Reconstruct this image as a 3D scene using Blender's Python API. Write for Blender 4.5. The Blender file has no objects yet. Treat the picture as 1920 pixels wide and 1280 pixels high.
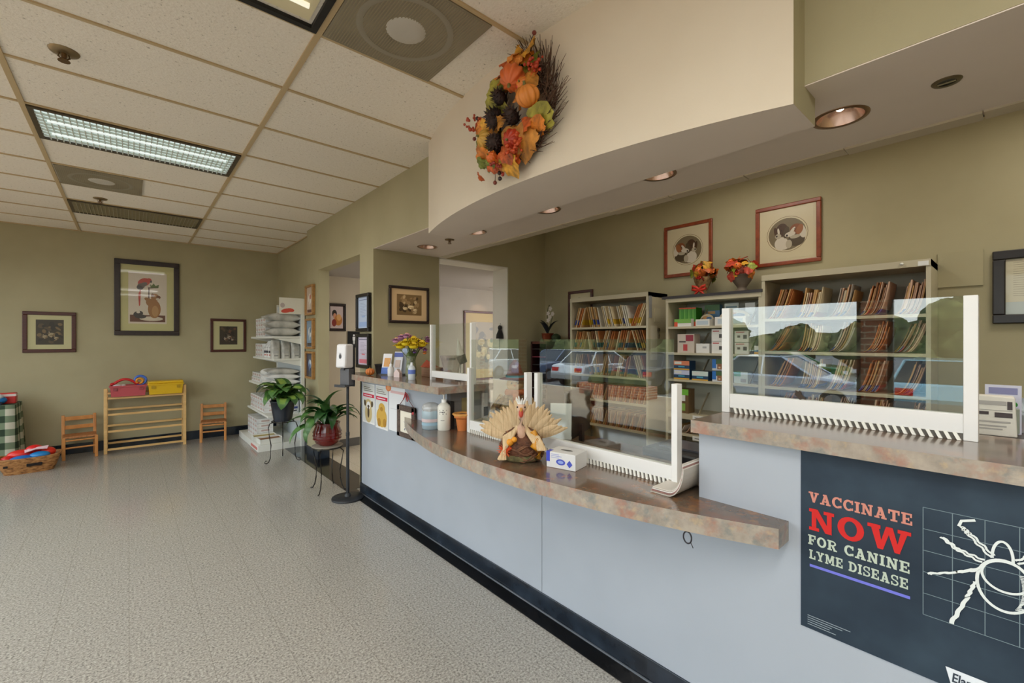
import bpy, bmesh, math, random
from mathutils import Vector, Matrix, Euler
random.seed(7)
SC = bpy.context.scene
COL = SC.collection
PI = math.pi

# ---------------------------------------------------------------- camera
H = 1.55                       # eye height
FPX = 827.0                    # focal length in pixels of the 1920 px frame
YAW = math.atan(718/827.)      # turned to the right of the long wall's direction
cam = bpy.data.cameras.new('camera'); cam.sensor_width = 36; cam.lens = 36*FPX/1920
cam.shift_y = -2/1920; cam.clip_start = 0.02; cam.clip_end = 300
camo = bpy.data.objects.new('camera', cam); COL.objects.link(camo)
camo.location = (0, 0, H); camo.rotation_euler = (PI/2, 0, -YAW)
SC.camera = camo

# ---------------------------------------------------------------- view, sky, sun, daylight
SC.view_settings.view_transform = 'Standard'; SC.view_settings.look = 'None'
SC.view_settings.gamma = 1; SC.view_settings.use_curve_mapping = False
SC.view_settings.exposure = 0.34
SC.cycles.max_bounces = 12; SC.cycles.diffuse_bounces = 6; SC.cycles.glossy_bounces = 5
SC.cycles.transmission_bounces = 8; SC.cycles.transparent_max_bounces = 24
SC.cycles.sample_clamp_indirect = 6; SC.cycles.caustics_reflective = False; SC.cycles.caustics_refractive = False
W = bpy.data.worlds.new('sky'); SC.world = W; W.use_nodes = True
nt = W.node_tree; nt.nodes.clear()
wo = nt.nodes.new('ShaderNodeOutputWorld'); bg = nt.nodes.new('ShaderNodeBackground')
tc = nt.nodes.new('ShaderNodeTexCoord'); sx = nt.nodes.new('ShaderNodeSeparateXYZ'); ramp = nt.nodes.new('ShaderNodeValToRGB')
nz = nt.nodes.new('ShaderNodeTexNoise'); nz.inputs['Scale'].default_value = 3.0; nz.inputs['Detail'].default_value = 5
mx = nt.nodes.new('ShaderNodeMixRGB'); cr = nt.nodes.new('ShaderNodeValToRGB')
nt.links.new(tc.outputs['Generated'], sx.inputs[0]); nt.links.new(sx.outputs['Z'], ramp.inputs[0])
ramp.color_ramp.elements[0].position = 0.0; ramp.color_ramp.elements[0].color = (.92, .95, 1, 1)
ramp.color_ramp.elements[1].position = .7; ramp.color_ramp.elements[1].color = (.55, .72, 1, 1)
nt.links.new(tc.outputs['Generated'], nz.inputs['Vector']); nt.links.new(nz.outputs[0], cr.inputs[0])
cr.color_ramp.elements[0].position = .42; cr.color_ramp.elements[1].position = .62
nt.links.new(cr.outputs[0], mx.inputs[0]); nt.links.new(ramp.outputs[0], mx.inputs[1]); mx.inputs[2].default_value = (1, 1, 1, 1)
nt.links.new(mx.outputs[0], bg.inputs[0]); bg.inputs[1].default_value = 3.8
nt.links.new(bg.outputs[0], wo.inputs[0])
sl = bpy.data.lights.new('sun', 'SUN'); sl.energy = 4.0; sl.angle = math.radians(1.5); sl.color = (1, .95, .86)
so = bpy.data.objects.new('sun', sl); COL.objects.link(so); so.location = (3, 2, 14)
so.rotation_euler = Vector((-.55, .35, -1)).to_track_quat('-Z', 'Y').to_euler()   # shines from behind the building onto the car park
# portals: they only steer the sampling of the sky through the shop windows
XS = -2.7
WY = [(-2.9, 1.05), (1.30, 6.72), (7.12, 8.40)]
for (y0, y1) in WY:
    pl = bpy.data.lights.new('window_portal', 'AREA'); pl.shape = 'RECTANGLE'; pl.size = y1-y0; pl.size_y = 2.4
    pl.cycles.is_portal = True
    po = bpy.data.objects.new('window_portal', pl); COL.objects.link(po); po.location = (XS+.05, (y0+y1)/2, 1.5)
    po.rotation_euler = (0, -PI/2, PI) if False else Vector((1, 0, 0)).to_track_quat('-Z', 'Z').to_euler()

# ---------------------------------------------------------------- geometry of the view
_fw = (math.sin(YAW), math.cos(YAW)); _rt = (math.cos(YAW), -math.sin(YAW))
def ray(x, y):
    a = (x-960)/FPX
    return Vector((_fw[0]+_rt[0]*a, _fw[1]+_rt[1]*a, -(y-638)/FPX))
def oX(x, y, X): r = ray(x, y); r = r*(X/r.x); r.z += H; return r
def oY(x, y, Y): r = ray(x, y); r = r*(Y/r.y); r.z += H; return r
def oZ(x, y, Z): r = ray(x, y); r = r*((Z-H)/r.z); r.z += H; return r

# the room's measures (metres)
ZC = H+1.515; XW = 1.86; XA = 1.96; XP = 1.79; YF = 8.5; YR = 4.275; YH = 6.45
ZS = H+.93; ZB = H+.82; XSE = 2.685; XB = 4.31; YB = -3.0; ZO = H+.92
ZL = .901; ZLB = .830; ZR = 1.222; ZRB = 1.171       # lower worktop, raised worktops
DW0, DW1 = 2.625, 3.648                               # doorway in the return wall

# ---------------------------------------------------------------- materials
def lin(c):
    r = []
    for v in c[:3]:
        v /= 255.
        r.append(v/12.92 if v <= .04045 else ((v+.055)/1.055)**2.4)
    return (*r, 1)
MATS = {}
def M(rgb, rough=.6, metal=0, coat=0, spec=.5, emit=0, alpha=1, trans=0):
    k = (tuple(rgb), rough, metal, coat, spec, emit, alpha, trans)
    if k in MATS: return MATS[k]
    m = bpy.data.materials.new('paint_%02x%02x%02x' % tuple(int(v) for v in rgb[:3])); m.use_nodes = True
    b = m.node_tree.nodes['Principled BSDF']
    b.inputs['Base Color'].default_value = lin(rgb); b.inputs['Roughness'].default_value = rough
    b.inputs['Metallic'].default_value = metal; b.inputs['Coat Weight'].default_value = coat
    b.inputs['Specular IOR Level'].default_value = spec; b.inputs['Alpha'].default_value = alpha
    b.inputs['Transmission Weight'].default_value = trans
    if emit: b.inputs['Emission Color'].default_value = lin(rgb); b.inputs['Emission Strength'].default_value = emit
    # every paint carries a faint procedural unevenness of gloss
    n = m.node_tree.nodes.new('ShaderNodeTexNoise'); n.inputs['Scale'].default_value = 14
    mr = m.node_tree.nodes.new('ShaderNodeMapRange'); mr.inputs[3].default_value = max(0, rough-.05); mr.inputs[4].default_value = min(1, rough+.05)
    m.node_tree.links.new(n.outputs[0], mr.inputs[0]); m.node_tree.links.new(mr.outputs[0], b.inputs['Roughness'])
    MATS[k] = m
    return m
def NM(name, cols, scale=8, detail=4, rough=.5, bump=0, bscale=None, pos=None, coat=0, stretch=(1, 1, 1), tex='noise', spec=.5, dist=0):
    """a mottled material: a colour ramp over object-space noise"""
    m = bpy.data.materials.new(name); m.use_nodes = True; t = m.node_tree; b = t.nodes['Principled BSDF']
    c = t.nodes.new('ShaderNodeTexCoord'); mp = t.nodes.new('ShaderNodeMapping'); mp.inputs['Scale'].default_value = stretch
    t.links.new(c.outputs['Object'], mp.inputs[0])
    if tex == 'voronoi':
        n = t.nodes.new('ShaderNodeTexVoronoi'); n.inputs['Scale'].default_value = scale; out = n.outputs['Color']
    elif tex == 'wave':
        n = t.nodes.new('ShaderNodeTexWave'); n.inputs['Scale'].default_value = scale; n.inputs['Distortion'].default_value = dist or 3
        n.inputs['Detail'].default_value = detail; out = n.outputs[0]
    else:
        n = t.nodes.new('ShaderNodeTexNoise'); n.inputs['Scale'].default_value = scale; n.inputs['Detail'].default_value = detail
        n.inputs['Distortion'].default_value = dist; out = n.outputs[0]
    t.links.new(mp.outputs[0], n.inputs['Vector'])
    r = t.nodes.new('ShaderNodeValToRGB'); e = r.color_ramp.elements
    while len(e) < len(cols): e.new(.5)
    for i, cc in enumerate(cols):
        e[i].position = pos[i] if pos else .3+.4*i/(len(cols)-1); e[i].color = lin(cc)
    t.links.new(out, r.inputs[0]); t.links.new(r.outputs[0], b.inputs['Base Color'])
    b.inputs['Roughness'].default_value = rough; b.inputs['Coat Weight'].default_value = coat; b.inputs['Specular IOR Level'].default_value = spec
    if bump:
        n2 = t.nodes.new('ShaderNodeTexNoise'); n2.inputs['Scale'].default_value = bscale or scale*3; n2.inputs['Detail'].default_value = 6
        t.links.new(c.outputs['Object'], n2.inputs['Vector'])
        bp = t.nodes.new('ShaderNodeBump'); bp.inputs['Strength'].default_value = bump; bp.inputs['Distance'].default_value = .01
        t.links.new(n2.outputs[0], bp.inputs['Height']); t.links.new(bp.outputs[0], b.inputs['Normal'])
    return m
def glassy(name, tint=(235, 245, 240), refl=.2, rough=0.0, solid=0.0):
    """a thin clear sheet: lets light through, mirrors a share of it"""
    m = bpy.data.materials.new(name); m.use_nodes = True; t = m.node_tree; t.nodes.clear()
    o = t.nodes.new('ShaderNodeOutputMaterial'); tr = t.nodes.new('ShaderNodeBsdfTransparent'); tr.inputs[0].default_value = lin(tint)
    g = t.nodes.new('ShaderNodeBsdfGlossy'); g.inputs['Roughness'].default_value = rough
    lw = t.nodes.new('ShaderNodeLayerWeight'); lw.inputs[0].default_value = .5
    pw = t.nodes.new('ShaderNodeMath'); pw.operation = 'POWER'; pw.inputs[1].default_value = 3.5; t.links.new(lw.outputs['Facing'], pw.inputs[0])
    mr = t.nodes.new('ShaderNodeMapRange'); mr.inputs[3].default_value = refl; mr.inputs[4].default_value = min(1, refl+.5)
    t.links.new(pw.outputs[0], mr.inputs[0])
    mxx = t.nodes.new('ShaderNodeMixShader'); t.links.new(mr.outputs[0], mxx.inputs[0]); t.links.new(tr.outputs[0], mxx.inputs[1]); t.links.new(g.outputs[0], mxx.inputs[2])
    last = mxx.outputs[0]
    if solid:
        d = t.nodes.new('ShaderNodeBsdfDiffuse'); d.inputs[0].default_value = lin(tint)
        m2 = t.nodes.new('ShaderNodeMixShader'); m2.inputs[0].default_value = solid
        t.links.new(last, m2.inputs[1]); t.links.new(d.outputs[0], m2.inputs[2]); last = m2.outputs[0]
    t.links.new(last, o.inputs[0])
    return m

# ---------------------------------------------------------------- mesh builder
class MB:
    def __init__(s): s.v = []; s.f = []; s.mi = []; s.sm = []
    def add(s, vs, fs, m=0, smooth=False, mat=None):
        b = len(s.v)
        s.v += [tuple(mat @ Vector(v)) if mat is not None else tuple(v) for v in vs]
        for f in fs: s.f.append([b+i for i in f]); s.mi.append(m); s.sm.append(smooth)
        return s
    def box(s, x0, y0, z0, x1, y1, z1, m=0, mat=None):
        v = [(x0, y0, z0), (x1, y0, z0), (x1, y1, z0), (x0, y1, z0), (x0, y0, z1), (x1, y0, z1), (x1, y1, z1), (x0, y1, z1)]
        return s.add(v, [(3, 2, 1, 0), (4, 5, 6, 7), (0, 1, 5, 4), (1, 2, 6, 5), (2, 3, 7, 6), (3, 0, 4, 7)], m, False, mat)
    def quad(s, a, b, c, d, m=0): return s.add([a, b, c, d], [(0, 1, 2, 3)], m)
    def prism(s, poly, z0, z1, m=0, mtop=None, mbot=None, mat=None, smooth=False):
        n = len(poly); v = [(p[0], p[1], z0) for p in poly]+[(p[0], p[1], z1) for p in poly]
        s.add(v, [(i, (i+1) % n, n+(i+1) % n, n+i) for i in range(n)], m, smooth, mat)
        s.add(v, [tuple(range(n-1, -1, -1))], m if mbot is None else mbot, False, mat)
        s.add(v, [tuple(range(n, 2*n))], m if mtop is None else mtop, False, mat)
        return s
    def cyl(s, p0, p1, r0, r1=None, n=12, m=0, caps=True, smooth=True):
        r1 = r0 if r1 is None else r1; p0 = Vector(p0); p1 = Vector(p1); d = (p1-p0)
        q = d.to_track_quat('Z', 'Y') if d.length > 1e-9 else Euler().to_quaternion()
        v = []
        for p, r in ((p0, r0), (p1, r1)):
            for i in range(n):
                a = 2*PI*i/n; v.append(p+q @ Vector((r*math.cos(a), r*math.sin(a), 0)))
        s.add(v, [(i, (i+1) % n, n+(i+1) % n, n+i) for i in range(n)], m, smooth)
        if caps: s.add(v, [tuple(range(n-1, -1, -1)), tuple(range(n, 2*n))], m)
        return s
    def lathe(s, prof, n=20, m=0, c=(0, 0, 0), sx=1, sy=1, lobes=0, depth=0, smooth=True, mat=None, caps=True):
        v = []; k = len(prof)
        for (r, z) in prof:
            for i in range(n):
                a = 2*PI*i/n; rr = r*(1-depth*(.5+.5*math.cos(lobes*a))) if lobes else r
                v.append((c[0]+sx*rr*math.cos(a), c[1]+sy*rr*math.sin(a), c[2]+z))
        f = [(j*n+i, j*n+(i+1) % n, (j+1)*n+(i+1) % n, (j+1)*n+i) for j in range(k-1) for i in range(n)]
        s.add(v, f, m, smooth, mat)
        if caps and prof[0][0] > 1e-6: s.add(v[:n], [tuple(range(n-1, -1, -1))], m, False, mat)
        if caps and prof[-1][0] > 1e-6: s.add(v[-n:], [tuple(range(n))], m, False, mat)
        return s
    def ball(s, c, r, sx=1, sy=1, sz=1, n=12, k=8, m=0, lobes=0, depth=0, mat=None):
        pr = [(r*max(1e-4, math.sin(PI*j/k)), -r*sz*math.cos(PI*j/k)) for j in range(k+1)]
        return s.lathe(pr, n, m, c, sx, sy, lobes, depth, True, mat)
    def tube(s, pts, r, n=6, m=0, r1=None, closed=False):
        P = [Vector(p) for p in pts]; k = len(P); v = []; up = Vector((0, 0, 1))
        for i, p in enumerate(P):
            if closed: d = P[(i+1) % k]-P[i-1]
            else: d = P[min(i+1, k-1)]-P[max(i-1, 0)]
            q = d.to_track_quat('Z', 'Y'); rr = r if r1 is None else r+(r1-r)*i/(k-1)
            for j in range(n):
                a = 2*PI*j/n; v.append(p+q @ Vector((rr*math.cos(a), rr*math.sin(a), 0)))
        kk = k if closed else k-1
        s.add(v, [(i*n+j, i*n+(j+1) % n, ((i+1) % k)*n+(j+1) % n, ((i+1) % k)*n+j) for i in range(kk) for j in range(n)], m, True)
        if not closed: s.add(v, [tuple(range(n-1, -1, -1)), tuple(range((k-1)*n, k*n))], m)
        return s
    def jitter(s, amt, rnd):
        s.v = [(x+rnd.uniform(-amt, amt), y+rnd.uniform(-amt, amt), z+rnd.uniform(-amt, amt)) for x, y, z in s.v]; return s
    def build(s, name, mats, parent=None, loc=None, rz=0, bevel=0, kind=None):
        me = bpy.data.meshes.new(name); me.from_pydata(s.v, [], s.f)
        if not isinstance(mats, (list, tuple)): mats = [mats]
        for m in mats: me.materials.append(m)
        me.polygons.foreach_set('material_index', s.mi); me.polygons.foreach_set('use_smooth', s.sm)
        me.update()
        o = bpy.data.objects.new(name, me); COL.objects.link(o)
        if parent is not None: o.parent = parent
        if loc is not None: o.location = loc
        if rz: o.rotation_euler = (0, 0, rz)
        if bevel:
            md = o.modifiers.new('bevel', 'BEVEL'); md.width = bevel; md.segments = 2; md.limit_method = 'ANGLE'; md.angle_limit = .6
        if kind: o['kind'] = kind
        return o
def tag(o, label, cat, group=None):
    o['label'] = label; o['category'] = cat
    if group: o['group'] = group
    return o
def thing(name, label, cat, loc=(0, 0, 0), rz=0, group=None):
    o = bpy.data.objects.new(name, None); o.empty_display_size = .05; COL.objects.link(o)
    o.location = loc; o.rotation_euler = (0, 0, rz)
    return tag(o, label, cat, group)
def kids(o): return [c for c in bpy.data.objects if c.parent == o]
def dup(o, loc=None, rz=None, label=None, group=None, rot=None, scale=None, tree=None):
    r = o.copy(); COL.objects.link(r)
    if loc is not None: r.location = loc
    if rz is not None: r.rotation_euler = (0, 0, rz)
    if rot is not None: r.rotation_euler = rot
    if scale is not None: r.scale = scale
    if label: r['label'] = label
    if group: r['group'] = group
    for ch in (tree if tree is not None else kids(o)):
        c = ch.copy(); COL.objects.link(c); c.parent = r
        for g in (kids(ch) if tree is None else []):
            d = g.copy(); COL.objects.link(d); d.parent = c
    return r
def struct(name, mb, mats, **k): return mb.build(name, mats, kind='structure', **k)
# ================================================================ materials of the room
OLIVE = NM('olive_wall_paint', [(168, 159, 126), (175, 166, 133)], 2.5, 3, .62, .05, 120, spec=.3)
CREAM = NM('cream_wall_paint', [(222, 209, 188), (227, 215, 195)], 2.5, 3, .6, .05, 120, spec=.3)
HALLP = NM('hall_wall_paint', [(196, 182, 160), (202, 188, 166)], 2.5, 3, .6, .05, 120, spec=.3)
TAUPE = NM('taupe_soffit_paint', [(230, 218, 206), (235, 223, 211)], 2.5, 3, .65, .04, 120, spec=.3)
TILE = NM('acoustic_tile', [(160, 150, 135), (236, 227, 212), (242, 234, 221)], 60, 5, .85, .35, 90, pos=[.24, .36, .7], spec=.1)
TEE = M((192, 168, 128), .5)
BLACKBASE = NM('black_vinyl_base', [(20, 25, 32), (44, 54, 66)], 6, 5, .22, .1, 20)  # black lifted towards navy to carry the kick strip's sheen
BLACKBAND = NM('black_floor_tile', [(10, 11, 13), (20, 21, 24)], 5, 4, .12, .06, 6)
def floor_mat(name, cols, joint):
    m = bpy.data.materials.new(name); m.use_nodes = True; t = m.node_tree; b = t.nodes['Principled BSDF']
    c = t.nodes.new('ShaderNodeTexCoord')
    n = t.nodes.new('ShaderNodeTexNoise'); n.inputs['Scale'].default_value = 92; n.inputs['Detail'].default_value = 5; n.inputs['Roughness'].default_value = .72
    t.links.new(c.outputs['Object'], n.inputs['Vector'])
    r = t.nodes.new('ShaderNodeValToRGB'); e = r.color_ramp.elements
    while len(e) < 4: e.new(.5)
    for i, (p, cc) in enumerate(zip((.32, .44, .55, .70), cols)): e[i].position = p; e[i].color = lin(cc)
    t.links.new(n.outputs[0], r.inputs[0])
    br = t.nodes.new('ShaderNodeTexBrick'); br.offset = 0; br.inputs['Scale'].default_value = 1
    br.inputs['Brick Width'].default_value = .3048; br.inputs['Row Height'].default_value = .3048
    br.inputs['Mortar Size'].default_value = .0012; br.inputs['Mortar Smooth'].default_value = .2; br.inputs['Bias'].default_value = 0
    br.inputs['Color1'].default_value = (1, 1, 1, 1); br.inputs['Color2'].default_value = (.985, .985, .985, 1); br.inputs['Mortar'].default_value = lin(joint)
    t.links.new(c.outputs['Object'], br.inputs['Vector'])
    mxn = t.nodes.new('ShaderNodeMixRGB'); mxn.blend_type = 'MULTIPLY'; mxn.inputs[0].default_value = .8
    t.links.new(r.outputs[0], mxn.inputs[1]); t.links.new(br.outputs[0], mxn.inputs[2])
    n3 = t.nodes.new('ShaderNodeTexNoise'); n3.inputs['Scale'].default_value = 1.3; n3.inputs['Detail'].default_value = 3
    t.links.new(c.outputs['Object'], n3.inputs['Vector'])
    mr = t.nodes.new('ShaderNodeMapRange'); mr.inputs[3].default_value = .10; mr.inputs[4].default_value = .24
    t.links.new(n3.outputs[0], mr.inputs[0]); t.links.new(mr.outputs[0], b.inputs['Roughness'])
    t.links.new(mxn.outputs[0], b.inputs['Base Color']); b.inputs['Specular IOR Level'].default_value = .5
    return m
FLOOR = floor_mat('speckled_vinyl_floor', [(80, 78, 74), (146, 142, 135), (173, 169, 160), (203, 199, 190)], (200, 197, 192))
HALLF = floor_mat('cream_vinyl_floor', [(170, 158, 136), (204, 192, 170), (216, 205, 184), (226, 216, 198)], (150, 140, 120))

# ================================================================ the setting
struct('floor', MB().box(-2.9, YB-.1, -.12, 2.0, 8.6, 0).box(2.0, YB-.1, -.12, 7.1, YR+.3, 0), FLOOR)
struct('floor_hall', MB().box(2.0, YR+.3, -.12, 7.1, 8.6, 0), HALLF)
struct('trim_1', MB().box(1.685, -1.6, 0, XP, 4.55, .004).box(1.685, 4.55, 0, 2.0, 6.9, .004), BLACKBAND)      # black tile border let into the floor
struct('wall_far', MB().box(-2.9, YF, 0, 2.1, YF+.12, ZC+.1), OLIVE)
struct('wall_alcove', MB().box(XA, 6.37, 0, XA+.14, YF, ZC+.1), OLIVE)
lw = MB()
lw.box(XW, 5.99, 0, 2.0, YH+.02, ZC+.1); lw.box(XW, 4.62, ZO, 2.0, 5.99, ZC+.1); lw.box(XW, YR, 0, 2.0, 4.62, ZC+.1)
lw.box(XW, YB, ZS, 2.0, YR, ZC+.1, 0); lw.box(XW+.002, YB, ZS-.004, 2.0, YR, ZS, 1)
struct('wall_right', lw, [OLIVE, TAUPE])
struct('wall_hall', MB().box(2.0, YH, 0, 3.25, YH+.12, ZO+.6), HALLP)
CORR = NM('taupe_corridor_tone', [(150, 139, 126), (156, 145, 132)], 2.5, 3, .6, .05, 120, spec=.3)
struct('wall_corridor', MB().box(3.25, YH, 0, 7.1, YH+.12, ZO+.6), CORR)  # continues the plane of wall_hall in a darker taupe
struct('ceiling_hall', MB().box(2.0, YR+.3, ZO, 7.1, YH, ZO+.1), M((168, 160, 154), .7))
struct('wall_hall_end', MB().box(7.0, YR+.3, 0, 7.12, YH, ZO+.1), HALLP)
rw = MB()
rw.box(XW+.14, YR, 0, DW0, YR+.3, ZC+.1, 0); rw.box(DW0, YR, ZS, DW1, YR+.3, ZC+.1, 0); rw.box(DW1, YR, 0, XB+.12, YR+.3, ZC+.1, 0)
rw.box(DW1-.012, YR+.005, 0, DW1, YR+.3, ZS, 1); rw.box(DW0, YR+.005, 0, DW0+.012, YR+.3, ZS, 1); rw.box(DW0, YR+.005, ZS-.012, DW1, YR+.3, ZS, 1)
struct('wall_return', rw, [OLIVE, M((226, 222, 212), .5)])
struct('wall_back', MB().box(XB, YB, 0, XB+.12, YR, ZC+.1), OLIVE)
struct('wall_near', MB().box(-2.9, YB-.12, 0, XB+.12, YB, ZC+.1), OLIVE)
DLX = 2.24; DLY = [oZ(x, y, ZS).y for x, y in ((803, 463), (903, 437), (1038, 396), (1240, 330), (1575, 220))]
sc_ = MB(); ys = YB
for yy in sorted(DLY):                                              # the soffit's underside, with a round opening at each downlight
    if yy-.16 > ys: sc_.quad((1.99, ys, ZS), (1.99, yy-.16, ZS), (XSE, yy-.16, ZS), (XSE, ys, ZS))
    N = 32; vs = []
    for i in range(N):
        a = 2*PI*i/N; c_, s_2 = math.cos(a), math.sin(a); q = max(abs(c_), abs(s_2))
        vs += [(DLX+.09*c_, yy+.09*s_2, ZS), (DLX+.16*c_/q, yy+.16*s_2/q, ZS)]
    sc_.add(vs, [(2*i, 2*((i+1) % N), 2*((i+1) % N)+1, 2*i+1) for i in range(N)])
    sc_.quad((1.99, yy-.16, ZS), (1.99, yy+.16, ZS), (DLX-.16, yy+.16, ZS), (DLX-.16, yy-.16, ZS)); sc_.quad((DLX+.16, yy-.16, ZS), (DLX+.16, yy+.16, ZS), (XSE, yy+.16, ZS), (XSE, yy-.16, ZS))
    ys = yy+.16
sc_.quad((1.99, ys, ZS), (1.99, YR, ZS), (XSE, YR, ZS), (XSE, ys, ZS))
sc_.box(XSE-.02, YB, ZS, XSE, YR, ZC+.05)
struct('ceiling_soffit', sc_, TAUPE)
e = MB()
for i in range(14):
    y0 = -2.2+i*.46; e.box(XSE-.075, y0, ZS-.006-.002*(i % 3), XSE+.012, y0+.455, ZS, 0)
struct('trim_2', e, M((196, 184, 160), .6))                         # strip of edge tape along the dropped ceiling
struct('ceiling_office', MB().box(XSE, YB, ZC, XB+.1, YR, ZC+.1), TILE)
struct('ceiling', MB().box(-2.9, YB-.1, ZC, 2.0, 8.6, ZC+.12), TILE)
# suspended-ceiling tees
YT = [2.27+.625*k for k in range(-8, 10)]; XT = [.705-1.22*k for k in range(0, 5)]
g = MB()
for x in XT[:3]: g.box(x-.014, YB, ZC-.010, x+.014, YF, ZC)
for y in YT:
    xs = [XA]+XT[:3]+[XS]
    for a, b in zip(xs[1:], xs[:-1]): g.box(a+.014, y-.010, ZC-.008, b-.014 if b != XA else XA, y+.010, ZC)
g.box(XA-.02, 6.4, ZC-.012, XA, YF, ZC); g.box(XS, YF-.02, ZC-.012, XA, YF, ZC)
struct('ceiling_grid', g, TEE)
# curved fascia over the reception desk
def arc(xm, yc, R, y0, y1, n=28):
    return [(xm+R-math.sqrt(R*R-(y-yc)**2), y) for y in [y0+(y1-y0)*i/n for i in range(n+1)]]
fa = arc(1.53, 1.75, 3.74, .515, 2.98)
XBK = 1.985
fb = MB(); n = len(fa)
v = [(p[0], p[1], ZB) for p in fa]+[(p[0], p[1], ZC) for p in fa]
fb.add(v, [(i+1, i, n+i, n+i+1) for i in range(n-1)], 0, True)
fb.add([(p[0], p[1], ZB) for p in fa]+[(XBK, 2.98, ZB), (XBK, .515, ZB)], [tuple(range(n+2))], 1)
fb.quad((fa[0][0], .515, ZB), (XBK, .515, ZB), (XBK, .515, ZC), (fa[0][0], .515, ZC), 2)
fb.quad((fa[-1][0], 2.98, ZC), (XBK, 2.98, ZC), (XBK, 2.98, ZB), (fa[-1][0], 2.98, ZB), 2)
fb.quad((XBK, .515, ZB), (XBK, 2.98, ZB), (XBK, 2.98, ZS+.03), (XBK, .515, ZS+.03), 1)
struct('wall_fascia', fb, [CREAM, TAUPE, OLIVE])
# baseboards
struct('baseboard_far', MB().box(XS, YF-.012, 0, XA, YF, .135).box(XA-.012, 6.4, 0, XA, YF-.012, .12), BLACKBASE)
struct('baseboard_right', MB().box(XW-.01, 5.97, 0, XW, 6.45, .11).box(XW, 5.98, 0, 2.0, 5.99, .11), BLACKBASE)
struct('baseboard_hall', MB().box(2.0, YH-.012, 0, 7, YH, .115), M((92, 88, 82), .4))
# shop front behind the camera: brick piers, sill, head, three windows
BRICK = bpy.data.materials.new('brick'); BRICK.use_nodes = True
_t = BRICK.node_tree; _b = _t.nodes.new('ShaderNodeTexBrick'); _c = _t.nodes.new('ShaderNodeTexCoord'); _m = _t.nodes.new('ShaderNodeMapping')
_m.inputs['Rotation'].default_value = (PI/2, 0, PI/2); _b.inputs['Scale'].default_value = 1; _b.inputs['Brick Width'].default_value = .21; _b.inputs['Row Height'].default_value = .075
_b.inputs['Mortar Size'].default_value = .008; _b.inputs['Color1'].default_value = lin((172, 100, 72)); _b.inputs['Color2'].default_value = lin((150, 82, 60)); _b.inputs['Mortar'].default_value = lin((200, 185, 165))
_x = _t.nodes.new('ShaderNodeSeparateXYZ'); _y = _t.nodes.new('ShaderNodeCombineXYZ')
_t.links.new(_c.outputs['Object'], _x.inputs[0]); _t.links.new(_x.outputs['Y'], _y.inputs[0]); _t.links.new(_x.outputs['Z'], _y.inputs[1])
_t.links.new(_y.outputs[0], _b.inputs['Vector']); _t.links.new(_b.outputs[0], _t.nodes['Principled BSDF'].inputs['Base Color'])
sf = MB(); sf.box(XS-.2, YB-.1, -.1, XS, YF+.1, .04); sf.box(XS-.2, YB-.1, 2.72, XS, YF+.1, ZC+.1)
for y0, y1 in ((YB-.1, WY[0][0]), (WY[0][1], WY[1][0]), (WY[1][1], WY[2][0]), (WY[2][1], YF+.1)): sf.box(XS-.2, y0, .04, XS, y1, 2.72)
struct('wall_left', sf, BRICK)
WGL = glassy('window_glass', (250, 253, 251), .04)
for i, (y0, y1) in enumerate(WY):
    f = MB(); t = .05
    f.box(XS-.13, y0, .04, XS-.05, y1, .04+t).box(XS-.13, y0, 2.72-t, XS-.05, y1, 2.72)
    nb = 3 if y1-y0 > 3 else 1
    for k in range(nb+1):
        yy = y0+(y1-y0-t)*k/nb; f.box(XS-.13, yy, .04, XS-.05, yy+t, 2.72)
    wf = struct('window_%d' % (i+1), f, M((70, 74, 72), .4, .6))
    gl = MB().box(XS-.094, y0, .04, XS-.088, y1, 2.72).build('pane', WGL, wf)

# ================================================================ ceiling fittings
def light_fixture(x0, x1, y0, y1, label, on, look='grid'):
    t = thing('ceiling_light', label, 'ceiling light', ((x0+x1)/2, (y0+y1)/2, ZC-.012), group='fluorescent troffers in the tile ceiling')
    w = (x1-x0)/2; d = (y1-y0)/2
    fr = MB(); tk = .03
    for a in ((-w, -d, w, -d+tk), (-w, d-tk, w, d), (-w, -d+tk, -w+tk, d-tk), (w-tk, -d+tk, w, d-tk)): fr.box(a[0], a[1], -.006, a[2], a[3], .012)
    fr.build('frame', M((70, 58, 40), .45) if look != 'open' else M((22, 18, 14), .5), t)
    if look == 'open':
        MB().box(-w+.05, -d+.06, .004, w-.05, d-.06, .008).build('reflector', M((226, 214, 176), .4), t)
        p = MB()
        for yy in (-d*.45, d*.45): p.cyl((-w+.08, yy, -.002), (w-.08, yy, -.002), .013, n=10)
        p.build('tube', M((240, 236, 214), .4, emit=.6), t)
        b = MB()
        for i in range(6): b.box(-w+.15+i*.2, -d+.075, -.002, -w+.17+i*.2, -d+.095, .006)
        b.build('clip', M((30, 26, 20), .5), t)
        return t
    # prismatic / egg-crate lens
    lm = M((208, 220, 218), .35, emit=.55) if on else M((182, 172, 142), .4)
    MB().box(-w+.03, -d+.03, .006, w-.03, d-.03, .009).build('lens', lm, t)
    if on:
        tb = MB()
        for yy in (-d*.4, d*.4): tb.cyl((-w+.08, yy, -.002), (w-.08, yy, -.002), .017, n=8)
        tb.build('tube', M((235, 246, 246), .4, emit=.5), t)
    lv = MB()
    nx = 34; ny = 9
    for i in range(1, nx): x = -w+.03+(2*w-.06)*i/nx; lv.box(x-.0028, -d+.03, -.010, x+.0028, d-.03, .004)
    for j in range(1, ny): y = -d+.03+(2*d-.06)*j/ny; lv.box(-w+.03, y-.0028, -.010, w-.03, y+.0028, .004)
    lv.build('louvre', M((208, 214, 206), .35) if on else M((160, 150, 120), .4), t)
    return t
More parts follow.
